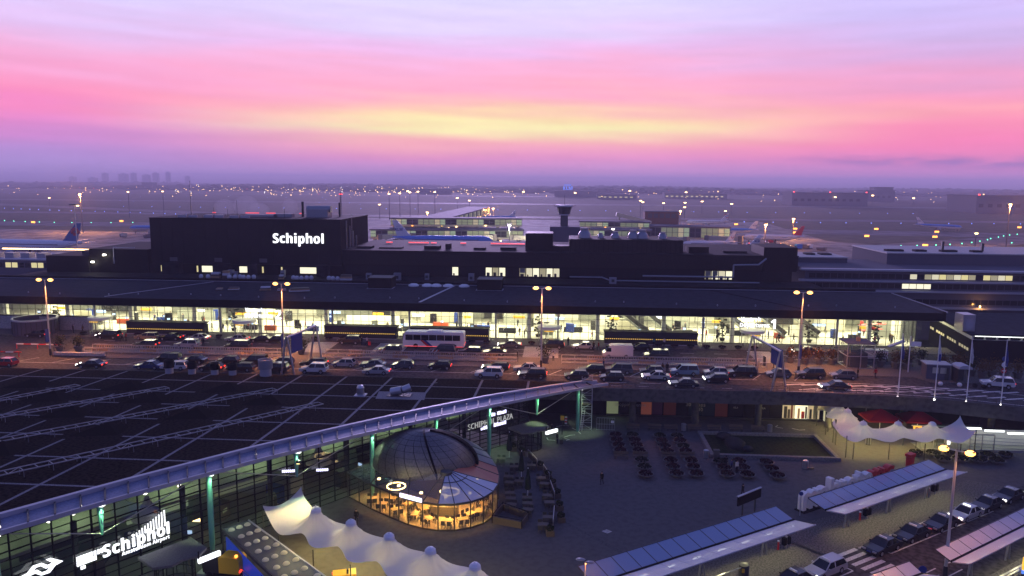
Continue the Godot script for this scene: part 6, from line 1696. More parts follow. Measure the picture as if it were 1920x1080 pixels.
func terrace() -> void:
	var k := 0
	for e in [[-6.8, -100.3], [-4.7, -93.0], [-3.6, -87.2]]:
		var t := thing("closed_parasol", "tall closed dark green parasol on the terrace, %s from the back" % nth(k), "parasol", Vector3(e[0], 0, e[1]), 0, "closed parasols on the terrace")
		var m := MB.new(); m.lathe(Vector3.ZERO, [Vector2(.3, 1.1), Vector2(.42, 1.3), Vector2(.3, 2.6), Vector2(.08, 3.7), Vector2(0, 3.75)], 9); part(t, "cover", m.mesh(), M.parasol_green)
		m = MB.new(); m.tube(Vector3.ZERO, Vector3(0, 3.9, 0), .05, .05, 6); part(t, "pole", m.mesh(), M.white_paint); part(t, "foot", cbox(.8, .12, .8), M.dark_steel)
		m = MB.new(); m.lathe(Vector3.ZERO, [Vector2(.33, 1.35), Vector2(.37, 1.5)], 9); part(t, "tie", m.mesh(), M.white_paint); k += 1
	k = 0
	for e in [[-7.8, -98.2], [-5.8, -95.4], [-4.9, -90.6], [-3.5, -96.1], [-2.1, -91.9], [-1.6, -90.1], [-1.2, -86.5], [-.9, -84.6], [-6.3, -92], [-6.0, -90.1], [-5.8, -86.9], [-5.6, -85.3], [-5.4, -83.6], [-3.6, -85.7], [-3.5, -84.1], [-3.4, -82.4], [-1.0, -80.6], [-1.5, -78.7]]:
		dining_set("terrace_dining_set", Vector3(e[0], 0, e[1]), .1 * sin(k * 2.0), "wooden terrace table with dark chairs outside the restaurant, %s counted from the back" % nth(k), "terrace tables", false); k += 1
	k = 0
	var f := MB.new()
	rng.seed = 12
	for i in 70:
		var d := Vector3(rng.randfn(0, 1), rng.randfn(0, 1), rng.randfn(0, 1)).normalized()
		f.ball(Vector3(0, .85, 0) + d * Vector3(.36, .3, .36), Vector3.ONE * rng.randf_range(.07, .14), 5)
	var fm := f.mesh()
	for e in [[-6.4, -103.2], [-5.1, -101.6], [-2.3, -96.5], [-1.2, -93.3], [-.6, -90.7], [0, -87.6], [.3, -84.1], [.5, -81], [-.7, -77.6]]:
		var t := thing("box_planter", "clipped round bush in a square tub along the terrace fence, %s from the back" % nth(k), "planter", Vector3(e[0], 0, e[1]), .2, "bushes along the terrace")
		part(t, "tub", cbox(.85, .62, .85), M.wood); part(t, "bush", fm, M.leaf_dark); k += 1
	k = 0
	for e in [[-4.2, -101, -2.8, -97.4], [-1.9, -95.6, -1.0, -92.4], [-.9, -90.3, -.3, -86.6], [-.3, -82.8, -.4, -79.0]]:
		var t := thing("terrace_fence", "low glazed terrace fence, %s section from the back" % nth(k), "fence", Vector3.ZERO, 0, "terrace fences")
		var a := Vector3(e[0], 0, e[1]); var b := Vector3(e[2], 0, e[3])
		var m := MB.new(); m.bar(a + Vector3.UP * 1.1, b + Vector3.UP * 1.1, .06, .06)
		for i in 3: m.bar(a.lerp(b, i / 2.0), a.lerp(b, i / 2.0) + Vector3.UP * 1.1, .06, .06)
		part(t, "rail", m.mesh(), M.steel)
		m = MB.new(); m.bar(a.lerp(b, .02) + Vector3.UP * .45, a.lerp(b, .98) + Vector3.UP * .45, .05, .8); part(t, "panel", m.mesh(), M.wood); k += 1
	var t := thing("timber_corral", "square timber enclosure on the terrace beside the restaurant", "enclosure", Vector3.ZERO)
	var q := [Vector3(-7.3, 0, -80.0), Vector3(-3.9, 0, -78.9), Vector3(-3.3, 0, -81.2), Vector3(-6.4, 0, -83.4)]
	for i in 4:
		var m := MB.new(); m.bar(q[i] + Vector3.UP * .4, q[(i + 1) % 4] + Vector3.UP * .4, .1, .8); part(t, "panel", m.mesh(), M.wood)
		m = MB.new(); m.bar(q[i] + Vector3.UP * .98, q[(i + 1) % 4] + Vector3.UP * .98, .06, .08); part(t, "rail", m.mesh(), M.black_clad)
		part(t, "post", boxmesh(-.06, .06, 0, 1.05, -.06, .06), M.black_clad, q[i])
func entrance_things() -> void:
	var k := 0
	for e in [[-4.3, -104.9, .75, "SCHIPHOL PLAZA sign"], [-36.6, -64.9, .95, "yellow sweeper"]]:
		var t := thing("entrance_kiosk", "dark revolving entrance with a flat wavy roof by the %s" % e[3], "entrance", Vector3(e[0], 0, e[1]), e[2], "revolving entrances")
		var m := MB.new()
		m.prism(P([-2.6, -1.6, -2.6, 1.4, -1.2, 2.3, 0, 2.0, 1.3, 2.4, 2.6, 1.5, 2.6, -1.6]), 2.85, 3.1)
		part(t, "roof", m.mesh(), M.bowl)
		m = MB.new()
		m.lathe(Vector3(0, 0, .2), [Vector2(1.75, .1), Vector2(1.75, 2.85)], 16)
		part(t, "drum_glass", m.mesh(), M.dark_glass)
		m = MB.new()
		for i in 12: m.bar(Vector3(cos(i * TAU / 12) * 1.78, 0, .2 + sin(i * TAU / 12) * 1.78), Vector3(cos(i * TAU / 12) * 1.78, 2.85, .2 + sin(i * TAU / 12) * 1.78), .07, .07)
		m.lathe(Vector3(0, 0, .2), [Vector2(1.8, .9), Vector2(1.8, 1.0)], 16); m.lathe(Vector3(0, 0, .2), [Vector2(1.8, 0), Vector2(1.8, .12)], 16)
		part(t, "frame", m.mesh(), M.black_clad)
		part(t, "light_box", boxmesh(1.2, 3.4, 2.3, 2.75, 2.3, 2.6), M.sign_white)
		part(t, "light_bracket", boxmesh(1.2, 1.3, 2.75, 3.5, 2.4, 2.5), M.black_clad)
		area(Vector3(e[0], 2.7, e[1]) + Vector3(0, 0, 2.4).rotated(Vector3.UP, e[2]), Vector3(.3, -1, .5), 1.5, .5, Color(1, .95, .7), 3.5)
		k += 1
	var t := thing("ramp_roof", "dark sloping roof with round dome skylights over a blue-lit ramp", "roof", Vector3.ZERO)
	var c := [Vector3(-34.0, 3.2, -69.8), Vector3(-32.2, 3.2, -71.9), Vector3(-20.9, 2.3, -62.8), Vector3(-23.2, 2.3, -60.0)]
	var m := MB.new()
	m.quad(c[0], c[1], c[2], c[3]); m.quad(c[0] - Vector3.UP * .3, c[1] - Vector3.UP * .3, c[2] - Vector3.UP * .3, c[3] - Vector3.UP * .3)
	part(t, "sheet", m.mesh(), M.hangar_dark)
	for i in 4:
		m = MB.new(); m.bar(c[i] - Vector3.UP * .06, c[(i + 1) % 4] - Vector3.UP * .06, .16, .3); part(t, "edge", m.mesh(), M.trim if i == 1 else M.concrete)
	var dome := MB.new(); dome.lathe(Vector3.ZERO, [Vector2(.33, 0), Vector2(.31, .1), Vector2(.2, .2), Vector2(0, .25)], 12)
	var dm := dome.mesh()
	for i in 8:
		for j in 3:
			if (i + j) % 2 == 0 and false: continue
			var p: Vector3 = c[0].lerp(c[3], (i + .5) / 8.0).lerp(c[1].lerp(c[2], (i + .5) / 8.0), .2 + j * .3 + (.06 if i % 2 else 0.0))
			part(t, "dome_skylight", dm, M.dome_glint, p + Vector3.UP * .03)  # no lamps here: bright highlights are put into the domes as a faint glow
	m = MB.new(); m.bar(c[0] * Vector3(1, 0, 1) + Vector3(.5, 1.4, .3), c[3] * Vector3(1, 0, 1) + Vector3(-1.2, .9, -.4), .1, 2.2); part(t, "blue_wall", m.mesh(), M.blue_panel)
	m = MB.new()
	for y in [.6, .95]: m.bar(c[0] * Vector3(1, 0, 1) + Vector3(-.1, y, .4), c[3] * Vector3(1, 0, 1) + Vector3(-.2, y, .2), .05, .05)
	for y in [.6, 1.0]: m.bar(c[1] * Vector3(1, 0, 1) + Vector3(9, y, 7.6), c[2] * Vector3(1, 0, 1) + Vector3(1.4, y, 1.2), .05, .05)
	part(t, "handrail", m.mesh(), M.steel)
	for i in 4: part(t, "post", boxmesh(-.08, .08, 0, c[i].y - .3, -.08, .08), M.dark_steel, c[i] * Vector3(1, 0, 1))
	area(Vector3(-29, 1.6, -65.2), Vector3(-.8, -.2, .6), 6, 1.5, Color(.15, .3, 1), 1.2)
	t = thing("street_sweeper", "yellow street sweeper with a dark cab parked by the ramp", "sweeper", Vector3(-32.4, .01, -66.6), -.1)
	m = MB.new(); m.plate(P([-.2, .6, -.2, 2.1, 0, 2.25, 1.7, 2.2, 1.95, 1.9, 1.95, .6]), Vector3.ZERO, Vector3.RIGHT, Vector3.UP, 1.5); part(t, "hopper", m.mesh(), M.yellow)
	m = MB.new(); m.plate(P([-1.9, .5, -2.0, 1.2, -1.75, 2.1, -.3, 2.2, -.25, .5]), Vector3.ZERO, Vector3.RIGHT, Vector3.UP, 1.4); part(t, "cab", m.mesh(), M.hall_dark)
	part(t, "windscreen", boxmesh(-1.98, -1.9, 1.2, 2.0, -.6, .6), M.car_glass); part(t, "chassis", boxmesh(-1.8, 1.9, .3, .6, -.6, .6), M.rubber)
	for x in [-1.2, 1.3]:
		for z in [-.62, .62]: part(t, "wheel", car_meshes("saloon").tyre, M.rubber, Vector3(x, 0, z))
	for z in [-.55, .55]: part(t, "tail_light", car_meshes("saloon").lamp, M.tail_lamp, Vector3(1.97, .9, z))
	part(t, "beacon", cbox(.2, .2, .2), M.dot_amber, Vector3(1.5, 2.22, .4)); part(t, "brush", cbox(.9, .25, 1.3), M.duct, Vector3(-2.2, 0, 0))
	t = thing("tow_tractor", "small yellow tow tractor parked under the left tent", "tractor", Vector3(-20.4, .01, -66.4), .3)
	part(t, "body", boxmesh(-1.1, 1.1, .3, .95, -.6, .6), M.yellow); part(t, "seat_back", boxmesh(.2, .4, .95, 1.4, -.4, .4), M.hall_dark)
	for x in [-.7, .7]:
		for z in [-.6, .6]: part(t, "wheel", car_meshes("saloon").tyre, M.rubber, Vector3(x, 0, z))
	for z in [-.45, .45]: part(t, "tail_light", cbox(.08, .18, .18), M.tail_lamp, Vector3(-1.12, .6, z))
	t = thing("scaffold_tower", "light aluminium scaffold tower with stairs beside the last column", "scaffold", Vector3(4.4, 0, -113.6))
	m = MB.new()
	for x in [-.8, .8]:
		for z in [-.6, .6]: m.bar(Vector3(x, 0, z), Vector3(x, 8.4, z), .07, .07)
	for i in 8:
		var y := i * 1.1 + .2
		m.bar(Vector3(-.8, y, .6), Vector3(.8, y, .6), .05, .05); m.bar(Vector3(-.8, y, -.6), Vector3(.8, y, -.6), .05, .05)
		m.bar(Vector3(-.8 if i % 2 else .8, y, .6), Vector3(.8 if i % 2 else -.8, y + 1.0, .6), .05, .05)
	part(t, "frame", m.mesh(), M.trim)
	for y in [4.2, 8.0]: part(t, "platform", boxmesh(-.8, .8, y, y + .08, -.6, .6), M.wood)
	m = MB.new()
	for s in [-.2, .2]: m.bar(Vector3(-.9 + s, 0, .9), Vector3(-.5 + s, 3.4, .7), .05, .05)
	for i in 9: m.bar(Vector3(-1.1 + i * .045, .3 + i * .36, .88), Vector3(-.65 + i * .045, .3 + i * .36, .88), .04, .04)
	part(t, "ladder", m.mesh(), M.white_paint)
	t = thing("site_fence", "wire mesh site fence beside the scaffold tower", "fence", Vector3(6.0, 0, -113.4))
	m = MB.new()
	for i in 8: m.bar(Vector3(i * .4, 0, 0), Vector3(i * .4, 2, 0), .03, .03)
	for y in [.1, 1, 2]: m.bar(Vector3(0, y, 0), Vector3(2.8, y, 0), .04, .04)
	part(t, "mesh_panel", m.mesh(), M.trim); part(t, "notice", boxmesh(2.2, 2.7, 1.2, 1.6, .02, .05), M.white_paint)
	t = thing("red_white_board", "narrow red and white striped warning board near the last column", "warning board", Vector3(1.2, 0, -115.0))
	for i in 5: part(t, "stripe", boxmesh(-.18, .18, .3 + i * .25, .55 + i * .25, -.03, .03), M.red if i % 2 else M.white_paint)
	part(t, "post", boxmesh(-.04, .04, 0, .3, -.03, .03), M.dark_steel)
	t = thing("yellow_lamp_post", "thin post with a small yellow box lamp in the square", "post", Vector3(.6, 0, -110.8))
	part(t, "post", boxmesh(-.05, .05, 0, 2.6, -.05, .05), M.dark_steel); part(t, "box", boxmesh(-.28, .28, 2.3, 2.95, -.15, .15), M.yellow)
func letters() -> void:
	# giant standing letters: white then red, seen from behind over the shelter
	var a := Vector3(30.2, 0, -87.0); var b := Vector3(47.0, 0, -98.9)
	var d := (b - a).normalized()
	var bs := Basis(-d, Vector3.UP, -d.cross(Vector3.UP))
	var word := "I amsterdam"
	var xs := [0.0, 2.6, 4.4, 6.9, 8.6, 10.2, 11.7, 13.1, 14.7, 16.6, 18.6]
	var t := thing("giant_letters", "giant free-standing red and white letters in the square behind the shelter", "letters", b)
	t.basis = bs
	for i in word.length():
		if word[i] == " ": continue
		var red := i < 1 or (i >= 2 and i < 4)
		var f := SystemFont.new()
		f.font_names = PackedStringArray(["Droid Sans"]); f.font_weight = 800
		var m := TextMesh.new()
		m.text = word[i]; m.font = f; m.font_size = 64; m.pixel_size = 2.75 / 46.0; m.depth = .8; m.vertical_alignment = VERTICAL_ALIGNMENT_BOTTOM; m.horizontal_alignment = HORIZONTAL_ALIGNMENT_CENTER
		part(t, "letter", m, M.red if red else M.white_paint, Vector3(xs[i] * 1.12, -.78, 0))
	part(t, "plinth", boxmesh(1.6, 22.5, 0, .12, -.7, .7), M.black_clad)
func airliner(called: String, label: String, at: Vector3, turn: float, L: float, top: String, low: String, tail: String, emblem: String, tee := false) -> void:
	# nose towards -x
	var t := thing(called, label, "airliner", at, turn, "parked airliners")
	var r := L * .052
	var cy := r + L * .045
	for half in 2:   # upper and lower half of the fuselage differ in colour
		var b := MB.new()
		var st := []
		for i in 25:
			var s := i / 24.0
			var k := minf(1.0, sqrt(maxf(0, 1.0 - pow(maxf(0, (.12 - s) / .12), 2.0))))
			var up := 0.0
			if s > .68: k = lerpf(1.0, .12, pow((s - .68) / .32, 1.2)); up = (1.0 - k) * r * .75
			st.append([(s - .5) * L, maxf(.02, k) * r, cy + up])
		for i in 24:
			for j in 9:
				var q := []
				for ab in [[i, j], [i + 1, j], [i + 1, j + 1], [i, j + 1]]:
					var an: float = PI * ab[1] / 9.0 + half * PI
					var s: Array = st[ab[0]]
					q.append([Vector3(s[0], s[2] + sin(an) * s[1], cos(an) * s[1]), Vector3(0, sin(an), cos(an))])
				b.stri(q[0][0], q[1][0], q[2][0], q[0][1], q[1][1], q[2][1]); b.stri(q[0][0], q[2][0], q[3][0], q[0][1], q[2][1], q[3][1])
		part(t, "fuselage_top" if half == 0 else "fuselage_belly", b.mesh(), M[top] if half == 0 else M[low])
	for z in [-1.0, 1.0]:
		var w := MB.new()
		w.plate(P([-.12 * L, 0, .06 * L, 0, .2 * L, .46 * L, .16 * L, .46 * L]), Vector3(0, cy - r * .5, r * .6 * z), Vector3.RIGHT, (Vector3.BACK * z + Vector3.UP * .09), .35)
		part(t, "wing", w.mesh(), M.trim)
		w = MB.new()
		w.plate(P([-.05 * L, 0, .035 * L, 0, .08 * L, .16 * L, .04 * L, .16 * L]), Vector3(.43 * L, cy + (r * .5 if not tee else r * 3.1), 0), Vector3.RIGHT, (Vector3.BACK * z), .25)
		part(t, "tailplane", w.mesh(), M.trim)
		w = MB.new()
		var ex := Vector3(-.06 * L, cy - r * 1.05, .15 * L * z) if not tee else Vector3(.28 * L, cy + r * .3, r * 1.35 * z)
		w.lathe(ex, [Vector2(.02, L * .05), Vector2(r * .42, L * .035), Vector2(r * .55, -L * .03), Vector2(r * .45, -L * .04), Vector2(0, -L * .03)], 12, Vector3.RIGHT)
		part(t, "engine", w.mesh(), M.plane_red if tail == "plane_red" else M.trim)
		w = MB.new()
		w.tube(Vector3(.03 * L, 0, L * .05 * z), Vector3(.03 * L, cy - r * .6, L * .05 * z), L * .012, L * .008, 6)
		part(t, "landing_gear", w.mesh(), M.rubber)
		part(t, "window_row", boxmesh(-.36 * L, .3 * L, cy + r * .18, cy + r * .3, r * .985 * z - .01, r * .985 * z + .01), M.dark_window)
	var g := MB.new()
	g.tube(Vector3(-.4 * L, 0, 0), Vector3(-.4 * L, cy - r * .7, 0), L * .008, L * .006, 6)
	part(t, "nose_gear", g.mesh(), M.rubber)
	g = MB.new()
	g.plate(P([-.1 * L, 0, .05 * L, 0, .1 * L, .17 * L, .05 * L, .17 * L]), Vector3(.4 * L, cy + r * .6, 0), Vector3.RIGHT, Vector3.UP, .35)
	part(t, "tail_fin", g.mesh(), M[tail])
	for z in [-1.0, 1.0]:
		var o := Vector3(.44 * L, cy + r * .6 + .09 * L, .2 * z)
		var bs := Basis() if z > 0 else Basis(Vector3.UP, PI)
		if emblem == "crown":
			text(t, "tail_lettering", "KLM", L * .028, o + Vector3(-.005 * L, -.012 * L, 0), bs, M.flag_blue)
			for i in 4: part(t, "crown_mark", boxmesh(-.05, .05, 0, L * .014, -.03, .03), M.flag_blue, o + Vector3((i - 1.5) * L * .01, .012 * L, 0))
		elif emblem == "flower":
			for i in 5:
				g = MB.new(); g.ball(o + Vector3(cos(i * .7 + .2) * .03 * L, sin(i * .7 + .2) * .025 * L, 0), Vector3(.014 * L, .02 * L, .04), 8); part(t, "emblem_petal", g.mesh(), M.plane_red)
			part(t, "emblem_base", boxmesh(-.02 * L, .02 * L, -.03 * L, 0, -.05, .05), M.plane_red, o)
		elif emblem == "stripes":
			for i in 3:
				g = MB.new(); g.bar(o + Vector3(-.05 * L + i * .015 * L, .05 * L - i * .035 * L, 0), o + Vector3(.03 * L + i * .01 * L, .07 * L - i * .035 * L, 0), .04, .014 * L); part(t, "tail_stripe", g.mesh(), M.plane_red if i % 2 == 0 else M.flag_blue)
		elif emblem == "smile":
			g = MB.new()
			for i in 6: g.bar(o + Vector3(cos(PI + i * .52) * .025 * L, sin(PI + i * .52) * .03 * L, 0), o + Vector3(cos(PI + (i + 1) * .52) * .025 * L, sin(PI + (i + 1) * .52) * .03 * L, 0), .05, .01 * L)
			part(t, "smile_mark", g.mesh(), M.plane_red)

func pier(label: String, a: Vector3, b: Vector3, wide: float, h0: float, h1: float, lit: String) -> void:
	# raised glass corridor: floor slab, roof, one pane per field, legs
	var t := thing("airport_pier", label, "pier", Vector3.ZERO, 0, "airport piers")
	var d := (b - a).normalized()
	var s := d.cross(Vector3.UP).normalized()
	var bs := Basis(d, Vector3.UP, -s)
	var L := a.distance_to(b)
	var m := MB.new(); m.obox((a + b) / 2 + Vector3.UP * (h0 - .5), Vector3(L, 1.0, wide), bs); part(t, "floor_slab", m.mesh(), M.cream)
	m = MB.new(); m.obox((a + b) / 2 + Vector3.UP * (h1 + .4), Vector3(L + 1, .8, wide + 1.0), bs); part(t, "roof", m.mesh(), M.hangar)
	m = MB.new(); m.obox((a + b) / 2 + Vector3.UP * ((h0 + h1) / 2), Vector3(L - .6, h1 - h0, wide - 1.0), bs); part(t, "core", m.mesh(), M.hall_grey)
	var n := int(L / 3.4)
	var fr := MB.new()
	for side in [-1.0, 1.0]:
		for i in n:
			var c: Vector3 = a + d * (L * (i + .5) / n) + s * side * wide * .5 + Vector3.UP * ((h0 + h1) / 2)
			var q := MB.new(); q.obox(c, Vector3(L / n - .35, h1 - h0 - .5, .12), bs)
			part(t, "window", q.mesh(), [M[lit], M.green_glow, M[lit], M.window_dim, M.dark_window, M[lit], M.dark_window][(i * 5 + int(L)) % 7])
			fr.obox(c + d * (L / n / 2), Vector3(.25, h1 - h0, .3), bs)
		fr.obox((a + b) / 2 + s * side * (wide * .5 + .05) + Vector3.UP * ((h0 + h1) / 2), Vector3(L, .2, .3), bs)
	part(t, "frame", fr.mesh(), M.hangar)
	for i in int(L / 9.0):
		m = MB.new(); m.obox(a + d * (L * (i + .5) / int(L / 9.0)) - s * (wide * .5 + .9) * signf(s.dot(Vector3.FORWARD)) + Vector3.UP * (h0 - 1.4 + 1.2 * sin(i * 2.3)), Vector3(.9, .5, .5), bs)
		part(t, "edge_lamp", m.mesh(), [M.lamp_far, M.dot_amber, M.lamp_far, M.dot_yellow_lamp][i % 4])
	for i in int(L / 12.0) + 1:
		m = MB.new(); m.obox(a + d * (2 + (L - 4) * i / maxf(1, int(L / 12.0))) + Vector3.UP * (h0 / 2 - .5), Vector3(1.6, h0, wide * .6), bs); part(t, "leg", m.mesh(), M.apron)
func apron_mast(at: Vector3, h: float, label: String, lit: bool, white := false) -> void:
	var t := thing("apron_mast", label, "light mast", at, 0, "light masts on the airfield")
	var far := maxf(1.0, -at.z / 600.0)
	var m := MB.new(); m.tube(Vector3.ZERO, Vector3(0, h, 0), .35, .2, 6); part(t, "pole", m.mesh(), M.hangar)
	m = MB.new(); m.lathe(Vector3(0, h, 0), [Vector2(0, .2), Vector2(1.5, .1), Vector2(1.5, -.3), Vector2(0, -.4)], 10); part(t, "lamp_ring", m.mesh(), M.dark_steel)
	m = MB.new(); m.ball(Vector3(0, h - .7, .3), Vector3(1.3, .6, .8) * far * .8, 8); part(t, "lamp_glass", m.mesh(), M.lamp_white if white else M.lamp_far)
	if lit: omni(at + Vector3(0, h - 2.0, 1.2), Color(1, .66, .34) if not white else Color(1, .95, .85), 3.0 * h * h, .8)

func airfield() -> void:
	airliner("airliner", "white airliner with a blue tail and red flower emblem at the left edge", Vector3(-262, 0, -352), -.06, 56, "plane_white", "plane_white", "tail_blue", "flower")
	airliner("airliner", "blue airliner partly hidden behind the black block", Vector3(-284, 0, -509), .06, 40, "plane_blue", "trim", "plane_white", "crown")
	airliner("airliner", "blue and white airliner with KLM tail before the central pier", Vector3(-66, 0, -412), PI + .06, 56, "plane_blue", "plane_white", "plane_white", "crown")
	airliner("airliner", "blue airliner with a high T-shaped tail right of the roof plant room", Vector3(90, 0, -412), -.05, 36, "plane_blue", "plane_blue", "plane_white", "crown", true)
	airliner("airliner", "white airliner with a red smile mark on its tail", Vector3(86, 0, -442), .3, 34, "plane_white", "plane_white", "plane_white", "smile")
	airliner("airliner", "blue airliner with KLM tail beyond the right pier end", Vector3(127, 0, -566), -.1, 36, "plane_blue", "plane_white", "plane_white", "crown")
	airliner("airliner", "white airliner with striped tail far behind the right pier", Vector3(130, 0, -680), .05, 38, "plane_white", "plane_white", "plane_white", "stripes")
	airliner("airliner", "white airliner with a dark red tail and red engine", Vector3(137, 0, -494), -.1, 38, "plane_white", "plane_white", "plane_red", "")
	airliner("airliner", "blue airliner taxiing alone on the right taxiway", Vector3(318, 0, -655), PI - .75, 36, "plane_blue", "plane_white", "plane_white", "crown")
	airliner("airliner", "distant airliner with a white tail left of the control tower", Vector3(-62, 0, -725), .2, 36, "plane_blue", "plane_white", "plane_white", "crown")
	pier("low glazed pier behind the airliner with the KLM tail", Vector3(-116, 0, -452), Vector3(-24, 0, -462), 16, 4.6, 8.6, "window_green")
	pier("upper glazed pier corridor set above the central pier", Vector3(-108, 0, -470), Vector3(-26, 0, -480), 14, 11.0, 14.6, "window_green")
	pier("long pier running away from the camera in the centre", Vector3(-92, 0, -480), Vector3(-84, 0, -760), 22, 7, 12, "window_green")
	pier("left half of the right-hand glazed pier", Vector3(10, 0, -462), Vector3(54, 0, -456), 16, 4.6, 9.6, "window_green")
	pier("right half of the right-hand glazed pier", Vector3(56, 0, -480), Vector3(104, 0, -474), 18, 4.8, 11.0, "window_green")
	pier("upper corridor of the right-hand pier, pale roof", Vector3(12, 0, -488), Vector3(56, 0, -484), 14, 10.4, 13.0, "window_green")
	var t := thing("pier_plant_block", "brick-red plant block on the right pier", "building", Vector3(66, 0, -520))
	part(t, "wall", boxmesh(-9, 14, 0, 18.4, -14, 0), M.terracotta); part(t, "roof_edge", boxmesh(-9.3, 14.3, 18.4, 18.9, -14.3, .3), M.hangar)
	for i in 5: part(t, "louvre", boxmesh(-7 + i * 4, -4 + i * 4, 14.4, 17.4, 0, .1), M.hangar_dark)
	t = thing("boarding_ramp", "pale sloping covered ramp climbing to the right pier roof", "ramp", Vector3(40, 0, -500))
	var m := MB.new(); m.bar(Vector3(-4, 17.5, 0), Vector3(19, 12, 0), 4, 2.4); part(t, "tube", m.mesh(), M.cream)
	m = MB.new(); m.bar(Vector3(-2, 0, 0), Vector3(-2, 16, 0), 1.2, 1.2); part(t, "leg", m.mesh(), M.cream)
	for i in 5:
		t = thing("boarding_bridge", "short enclosed boarding bridge at the piers, %s from the left" % nth(i), "boarding bridge", [Vector3(-98, 0, -440), Vector3(-48, 0, -438), Vector3(-20, 0, -440), Vector3(64, 0, -446), Vector3(98, 0, -458)][i], [.4, .7, -.6, -.5, -.4][i], "boarding bridges")
		part(t, "tunnel", boxmesh(-9, 9, 4, 6.6, -1.4, 1.4), M.cream); part(t, "cab", boxmesh(-11.5, -9, 3.6, 6.8, -1.9, 1.9), M.apron); part(t, "support", boxmesh(-7, -6, 0, 4, -.8, .8), M.hangar); part(t, "rotunda", boxmesh(8.4, 11, 0, 7.2, -1.9, 1.9), M.apron)
	rng.seed = 41
	for i in 46:
		var e := [rng.randf_range(-130, 130), -rng.randf_range(415, 450)] if i < 30 else [rng.randf_range(-300, -180), -rng.randf_range(470, 540)]
		if i >= 22 and i < 30: e = [rng.randf_range(95, 190), -rng.randf_range(420, 480)]
		var q := thing("ground_vehicle", "small airport service vehicle on the apron, %s of forty-six" % nth(i), "service vehicle", Vector3(e[0], 0, e[1]), rng.randf() * 6.0, "service vehicles on the apron")
		part(q, "body", boxmesh(-2.6, 1.2, .5, 1.4 + 1.6 * rng.randf(), -1.1, 1.1), [M.white_paint, M.yellow, M.hangar, M.plane_blue, M.cream][i % 5])
		part(q, "cab", boxmesh(1.25, 2.6, .5, 2.0, -1.0, 1.0), M.hangar_dark); part(q, "wheels", boxmesh(-2.2, 2.2, 0, .5, -.9, .9), M.rubber)
		if i % 2 == 0: part(q, "beacon_lamp", boxmesh(1.6, 2.0, 2.0, 2.35, -.2, .2), [M.dot_amber, M.dot_red, M.lamp_far][i % 3])
	# old control tower
	t = thing("control_tower", "small old control tower with a wide flat cap on a pale block", "control tower", Vector3(1.0, 0, -300))
	part(t, "base_block", boxmesh(-5.6, 6.2, 0, 21, -6, 6), M.hangar); part(t, "shaft", boxmesh(-1.5, 1.5, 21, 25.4, -1.5, 1.5), M.hangar_dark)
	m = MB.new(); m.lathe(Vector3(0, 25.2, 0), [Vector2(0, 0), Vector2(2.3, 0), Vector2(2.4, .6), Vector2(0, .6)], 8); part(t, "balcony", m.mesh(), M.trim)
	m = MB.new(); m.lathe(Vector3(0, 25.8, 0), [Vector2(2.2, 0), Vector2(3.0, 2.8)], 8); part(t, "cab_glass", m.mesh(), M.dark_window)
	m = MB.new(); m.lathe(Vector3(0, 28.6, 0), [Vector2(0, 0), Vector2(4.2, .1), Vector2(4.2, .7), Vector2(0, .9)], 8); part(t, "cap", m.mesh(), M.trim)
	m = MB.new(); m.tube(Vector3(0, 29.2, 0), Vector3(0, 33.4, 0), .08, .05, 5); part(t, "aerial", m.mesh(), M.dark_steel)
	# light masts
	var k := 0
	for e in [[-341, -512, 28, 1, "left of the black block, nearest"], [-428, -717, 26, 0, "left, middle distance"], [-420, -767, 26, 0, "left, next to the black block"], [-184, -749, 15, 0, "right of the black block"], [-170, -731, 26, 0, "first tall one over the pier"], [-169, -775, 26, 0, "second tall one over the pier"], [-166, -813, 26.5, 0, "third tall one over the pier"], [-165, -854, 26.8, 0, "fourth tall one over the pier"], [-151, -886, 26, 0, "fifth tall one over the pier"], [-134, -956, 17.6, 0, "at the far pier end"], [-112, -620, 13, 1, "low on the long pier"], [-69, -752, 12, 1, "right of the long pier"], [-121, -978, 14, 0, "far behind the long pier"], [86, -832, 19.3, 0, "right of the control tower, far"], [74, -660, 13, 1, "above the right pier"], [108, -694, 13.6, 1, "by the striped-tail airliner"], [154, -720, 13, 0, "right of the striped-tail airliner"], [120, -900, 15, 0, "first of the far right cluster"], [150, -930, 15, 0, "second of the far right cluster"], [176, -960, 16, 0, "third of the far right cluster"], [206, -930, 14, 0, "fourth of the far right cluster"], [100, -940, 15, 0, "fifth of the far right cluster"], [132, -820, 13, 0, "sixth of the far right cluster"], [273.7, -479, 27.5, 1, "tall striped one at the right edge"], [234, -439, 12, 0, "above the pale roof at the right"], [-30, -430, 14, 1, "between pier and control tower"], [30, -440, 12, 0, "right behind the control tower"], [120, -450, 15, 1, "added to light the T-tailed airliner"], [160, -530, 15, 1, "behind the dark red tail"], [-140, -438, 16, 1, "left of the central pier"]]:  # the mast by the T-tailed airliner is added to brighten the aircraft there
		apron_mast(Vector3(e[0], 0, e[1]), e[2], "airfield light mast, %s" % e[4], e[3] == 1, e[0] == 74 or e[0] == 30 or e[0] == -30)
	k = 0
	for e in [[480, -1360], [560, -1400], [650, -1440], [760, -1500], [860, -1600], [980, -1640], [-640, -900], [-300, -1450], [-90, -1750], [30, -1750], [160, -1800], [300, -1850]]:
		apron_mast(Vector3(e[0], 0, e[1]), 16 + 3 * sin(k * 2.0), "far light mast near the airfield edge, %s of twelve" % nth(k), false); k += 1
	t = thing("roadside_mast", "tall lamp mast behind the airliner at the left edge", "light mast", Vector3(-196, 0, -290))
